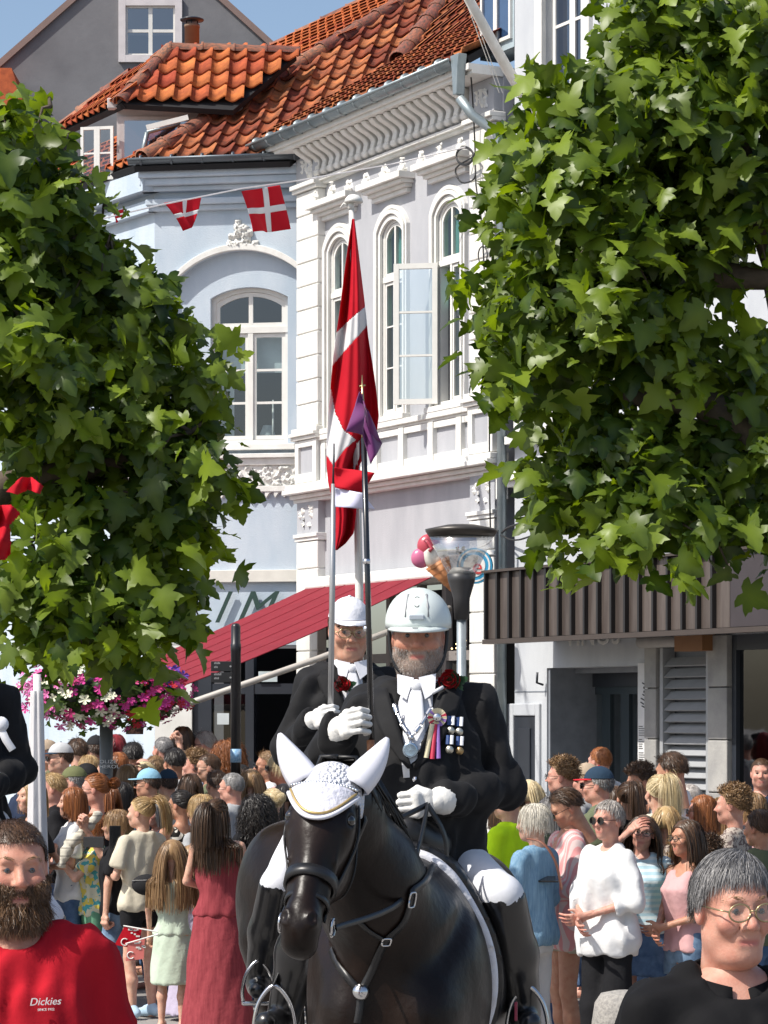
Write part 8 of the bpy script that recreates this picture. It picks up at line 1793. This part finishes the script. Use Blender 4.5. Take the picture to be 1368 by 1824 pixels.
# right, front row
R_('white haired woman in blue denim jacket and white trousers looking away', 950, 1432, 16.0, -125, 'look', 'f', hair=('bowl', 'white'), top=('long', 'denim'), bottom=('trousers', 'white_trousers'), hyaw=10)
st_ = P(955, 1500, 15.8); o = MB().tube(spl([(-.05, -.02, .02), (.03, -.10, .0), (.10, -.12, -.10), (.14, -.07, -.26)]), .014, 6, flat=.4).build('bag_strap', mat('tan_leather', (.22, .08, .045), .5), None, True); o.location = st_; tag(o, 'brown leather strap across the denim jacket', 'strap')
R_('bearded man in sunglasses and pink striped shirt looking down at a phone', 1008, 1404, 16.4, -75, 'look', 'm', skin=1, hair=('short', 'brown'), top=('open', 'pink_stripe'), bottom=('shorts', 'beige_shorts'), glasses='sun', hpitch=28, hands='lr')
phone('grey phone held flat by the man in the striped shirt', 975, 1566, 15.9, .15, .075, -20, -70)
R_('grey haired woman in tortoiseshell sunglasses, white shirt and black trousers', 1083, 1426, 15.6, -50, 'fold', 'f', skin=2, hair=('pixie', 'salt'), top=('half', 'tee_white'), bottom=('wide', 'black_trousers'), glasses='round', hands='lr', hyaw=5)
R_('girl with long brown hair in pale blue striped top shading her eyes', 1145, 1452, 16.6, -8, 'brow', 'f', hk='c', skin=2, hair=('longf', 'brown'), top=('fit', 'striped_sky'), bottom=('skirt', 'jeans'), eyes=True, hands='lr', hroll=8, glasses='clear')
R_('woman with long golden hair in speckled blouse seen from behind', 1187, 1436, 17.2, 165, 'stand', 'f', hair=('long', 'blond'), top=('short', 'pebble_print'), bottom=('trousers', 'jeans'), hseed=4)
R_('woman in pale pink sleeveless top with glasses and brown hair', 1222, 1460, 15.6, -60, 'fold', 'f', skin=1, hair=('mid', 'brown'), top=('tank', 'tee_pink'), bottom=('shorts', 'jeans_light'), glasses='clear', hands='lr', eyes=True)
R_('child with dark wavy hair beside the woman in the pink top', 1264, 1497, 16.4, 160, 'stand', 'm', hk='c', skin=1, hair=('curlyshort', 'brown'), top=('short', 'tee_green'), hs=1.1)
R_('woman with curly strawberry blond hair piled on top', 1303, 1402, 17.0, -110, 'stand', 'f', skin=2, hair=('curlyshort', 'sand'), top=('short', 'pebble_print'), hseed=5)
R_('boy with short brown hair at the right edge', 1352, 1442, 16.0, -135, 'stand', 'm', skin=1, hair=('short', 'brown'), top=('short', 'tee_olive'), hk='c')
R_('woman with grey brown hair between the denim jacket and the bearded man', 980, 1418, 17.8, -115, 'stand', 'f', skin=2, hair=('bob', 'darkgrey'), top=('short', 'tee_olive'))
R_('woman with long pale blond hair behind the denim jacket', 942, 1389, 19.0, 170, 'stand', 'f', hair=('long', 'platinum'), top=('short', 'tee_beige'), hseed=2)
R_('person in neon yellow jacket half hidden by the horse', 904, 1395, 17.6, -120, 'look', 'm', hair=('short', 'brown'), top=('long', 'neon'), bottom=('trousers', 'white_trousers'))
R_('person in maroon top behind the neon jacket', 893, 1418, 18.4, -140, 'stand', 'f', hair=('bob', 'brown'), top=('long', 'maroon_top'))
# right, behind
R_('man in navy cap with red peak and an earring', 1064, 1368, 18.8, -105, 'stand', 'm', skin=2, hair=('bald', 'grey'), top=('short', 'tee_olive'), cap=('cap_navy', 'cap_red'), glasses='sun')
R_('man in faded beige cap behind the navy cap', 1042, 1362, 20.4, -110, 'stand', 'm', skin=2, hair=('bald', 'sand'), top=('short', 'tee_grey'), cap=('cap_beige',))
R_('ginger haired man at the glazed doors', 1068, 1330, 23.0, -140, 'stand', 'm', skin=2, hair=('crop', 'ginger'), top=('short', 'tee_white'))
R_('man with wavy light brown hair and glasses by the hatch', 1000, 1353, 20.0, -105, 'stand', 'm', skin=2, hair=('curlyshort', 'sand'), top=('short', 'tee_navy'), glasses='clear')
R_('man with dark curls and sunglasses below the menu board', 1140, 1364, 20.2, -75, 'stand', 'm', skin=1, hair=('curlyshort', 'brown'), top=('short', 'tee_navy'), glasses='sun', hpitch=15)
R_('woman with low brown ponytail behind the man with curls', 1118, 1394, 19.0, -165, 'stand', 'f', hair=('pony', 'brown'), top=('short', 'tee_black'), hseed=2)
R_('blond girl with ponytail below the man in white', 1172, 1381, 18.2, -160, 'stand', 'f', hair=('pony', 'platinum'), top=('short', 'tee_beige'))
R_('young man in white T-shirt leaning with one arm stretched out', 1195, 1340, 19.0, -125, 'reach', 'm', skin=1, hair=('short', 'brown'), top=('short', 'tee_white'), hands='r', hpitch=10)
R_('woman with reddish blond hair and glasses looking left', 1250, 1416, 18.2, -90, 'stand', 'f', skin=2, hair=('bob', 'ginger'), top=('short', 'tee_pink'), glasses='clear')
R_('man with receding dark hair facing the camera at the shop window', 1356, 1350, 22.0, -8, 'stand', 'm', skin=2, hair=('crop', 'brown'), top=('short', 'tee_navy'), eyes=True)
R_('woman with dark hair just left of the man with curls', 1095, 1400, 19.6, -150, 'stand', 'f', hair=('mid', 'brown'), top=('short', 'tee_maroon'), hseed=6)
R_('grey haired man between the two blond ponytails and the shutter', 1226, 1396, 20.0, -120, 'stand', 'm', skin=2, hair=('crop', 'salt'), top=('short', 'shirt_blue'))
R_('woman with light ginger hair at the right edge behind the boy', 1338, 1412, 18.6, -100, 'stand', 'f', skin=2, hair=('bob', 'sand'), top=('short', 'tee_pink'), hseed=7)
R_('woman in a white top behind the strawberry blond curls', 1282, 1420, 18.9, -130, 'stand', 'f', hair=('mid', 'sand'), top=('short', 'tee_white'), hseed=8)
L_('man with brown crop in grey shirt between the post and the red bun', 190, 1352, 23.4, -120, 'stand', 'm', hair=('crop', 'brown'), top=('short', 'tee_grey'))
L_('woman with ash blond bob right of the grey post', 226, 1362, 23.0, -140, 'stand', 'f', hair=('bob', 'sand'), top=('short', 'tee_pink'), hseed=4)
L_('person with dark hair between the zebra top and the grey crop', 385, 1372, 22.6, -150, 'stand', 'm', hair=('short', 'brown'), top=('short', 'tee_black'), hseed=4)
L_('woman with brown hair right of the sky blue cap', 338, 1378, 22.4, -150, 'stand', 'f', hair=('mid', 'brown'), top=('short', 'tee_white'), hseed=5)
L_('man with dark crop at the far left behind the blond woman', 40, 1352, 22.5, -80, 'stand', 'm', skin=1, hair=('crop', 'brown'), top=('short', 'tee_navy'))
L_('woman with auburn hair between the olive cap and the red bun', 190, 1398, 20.9, -130, 'stand', 'f', hair=('mid', 'ginger'), top=('short', 'tee_green'), hseed=3)
print('crowd', round(time.time() - T0, 1))
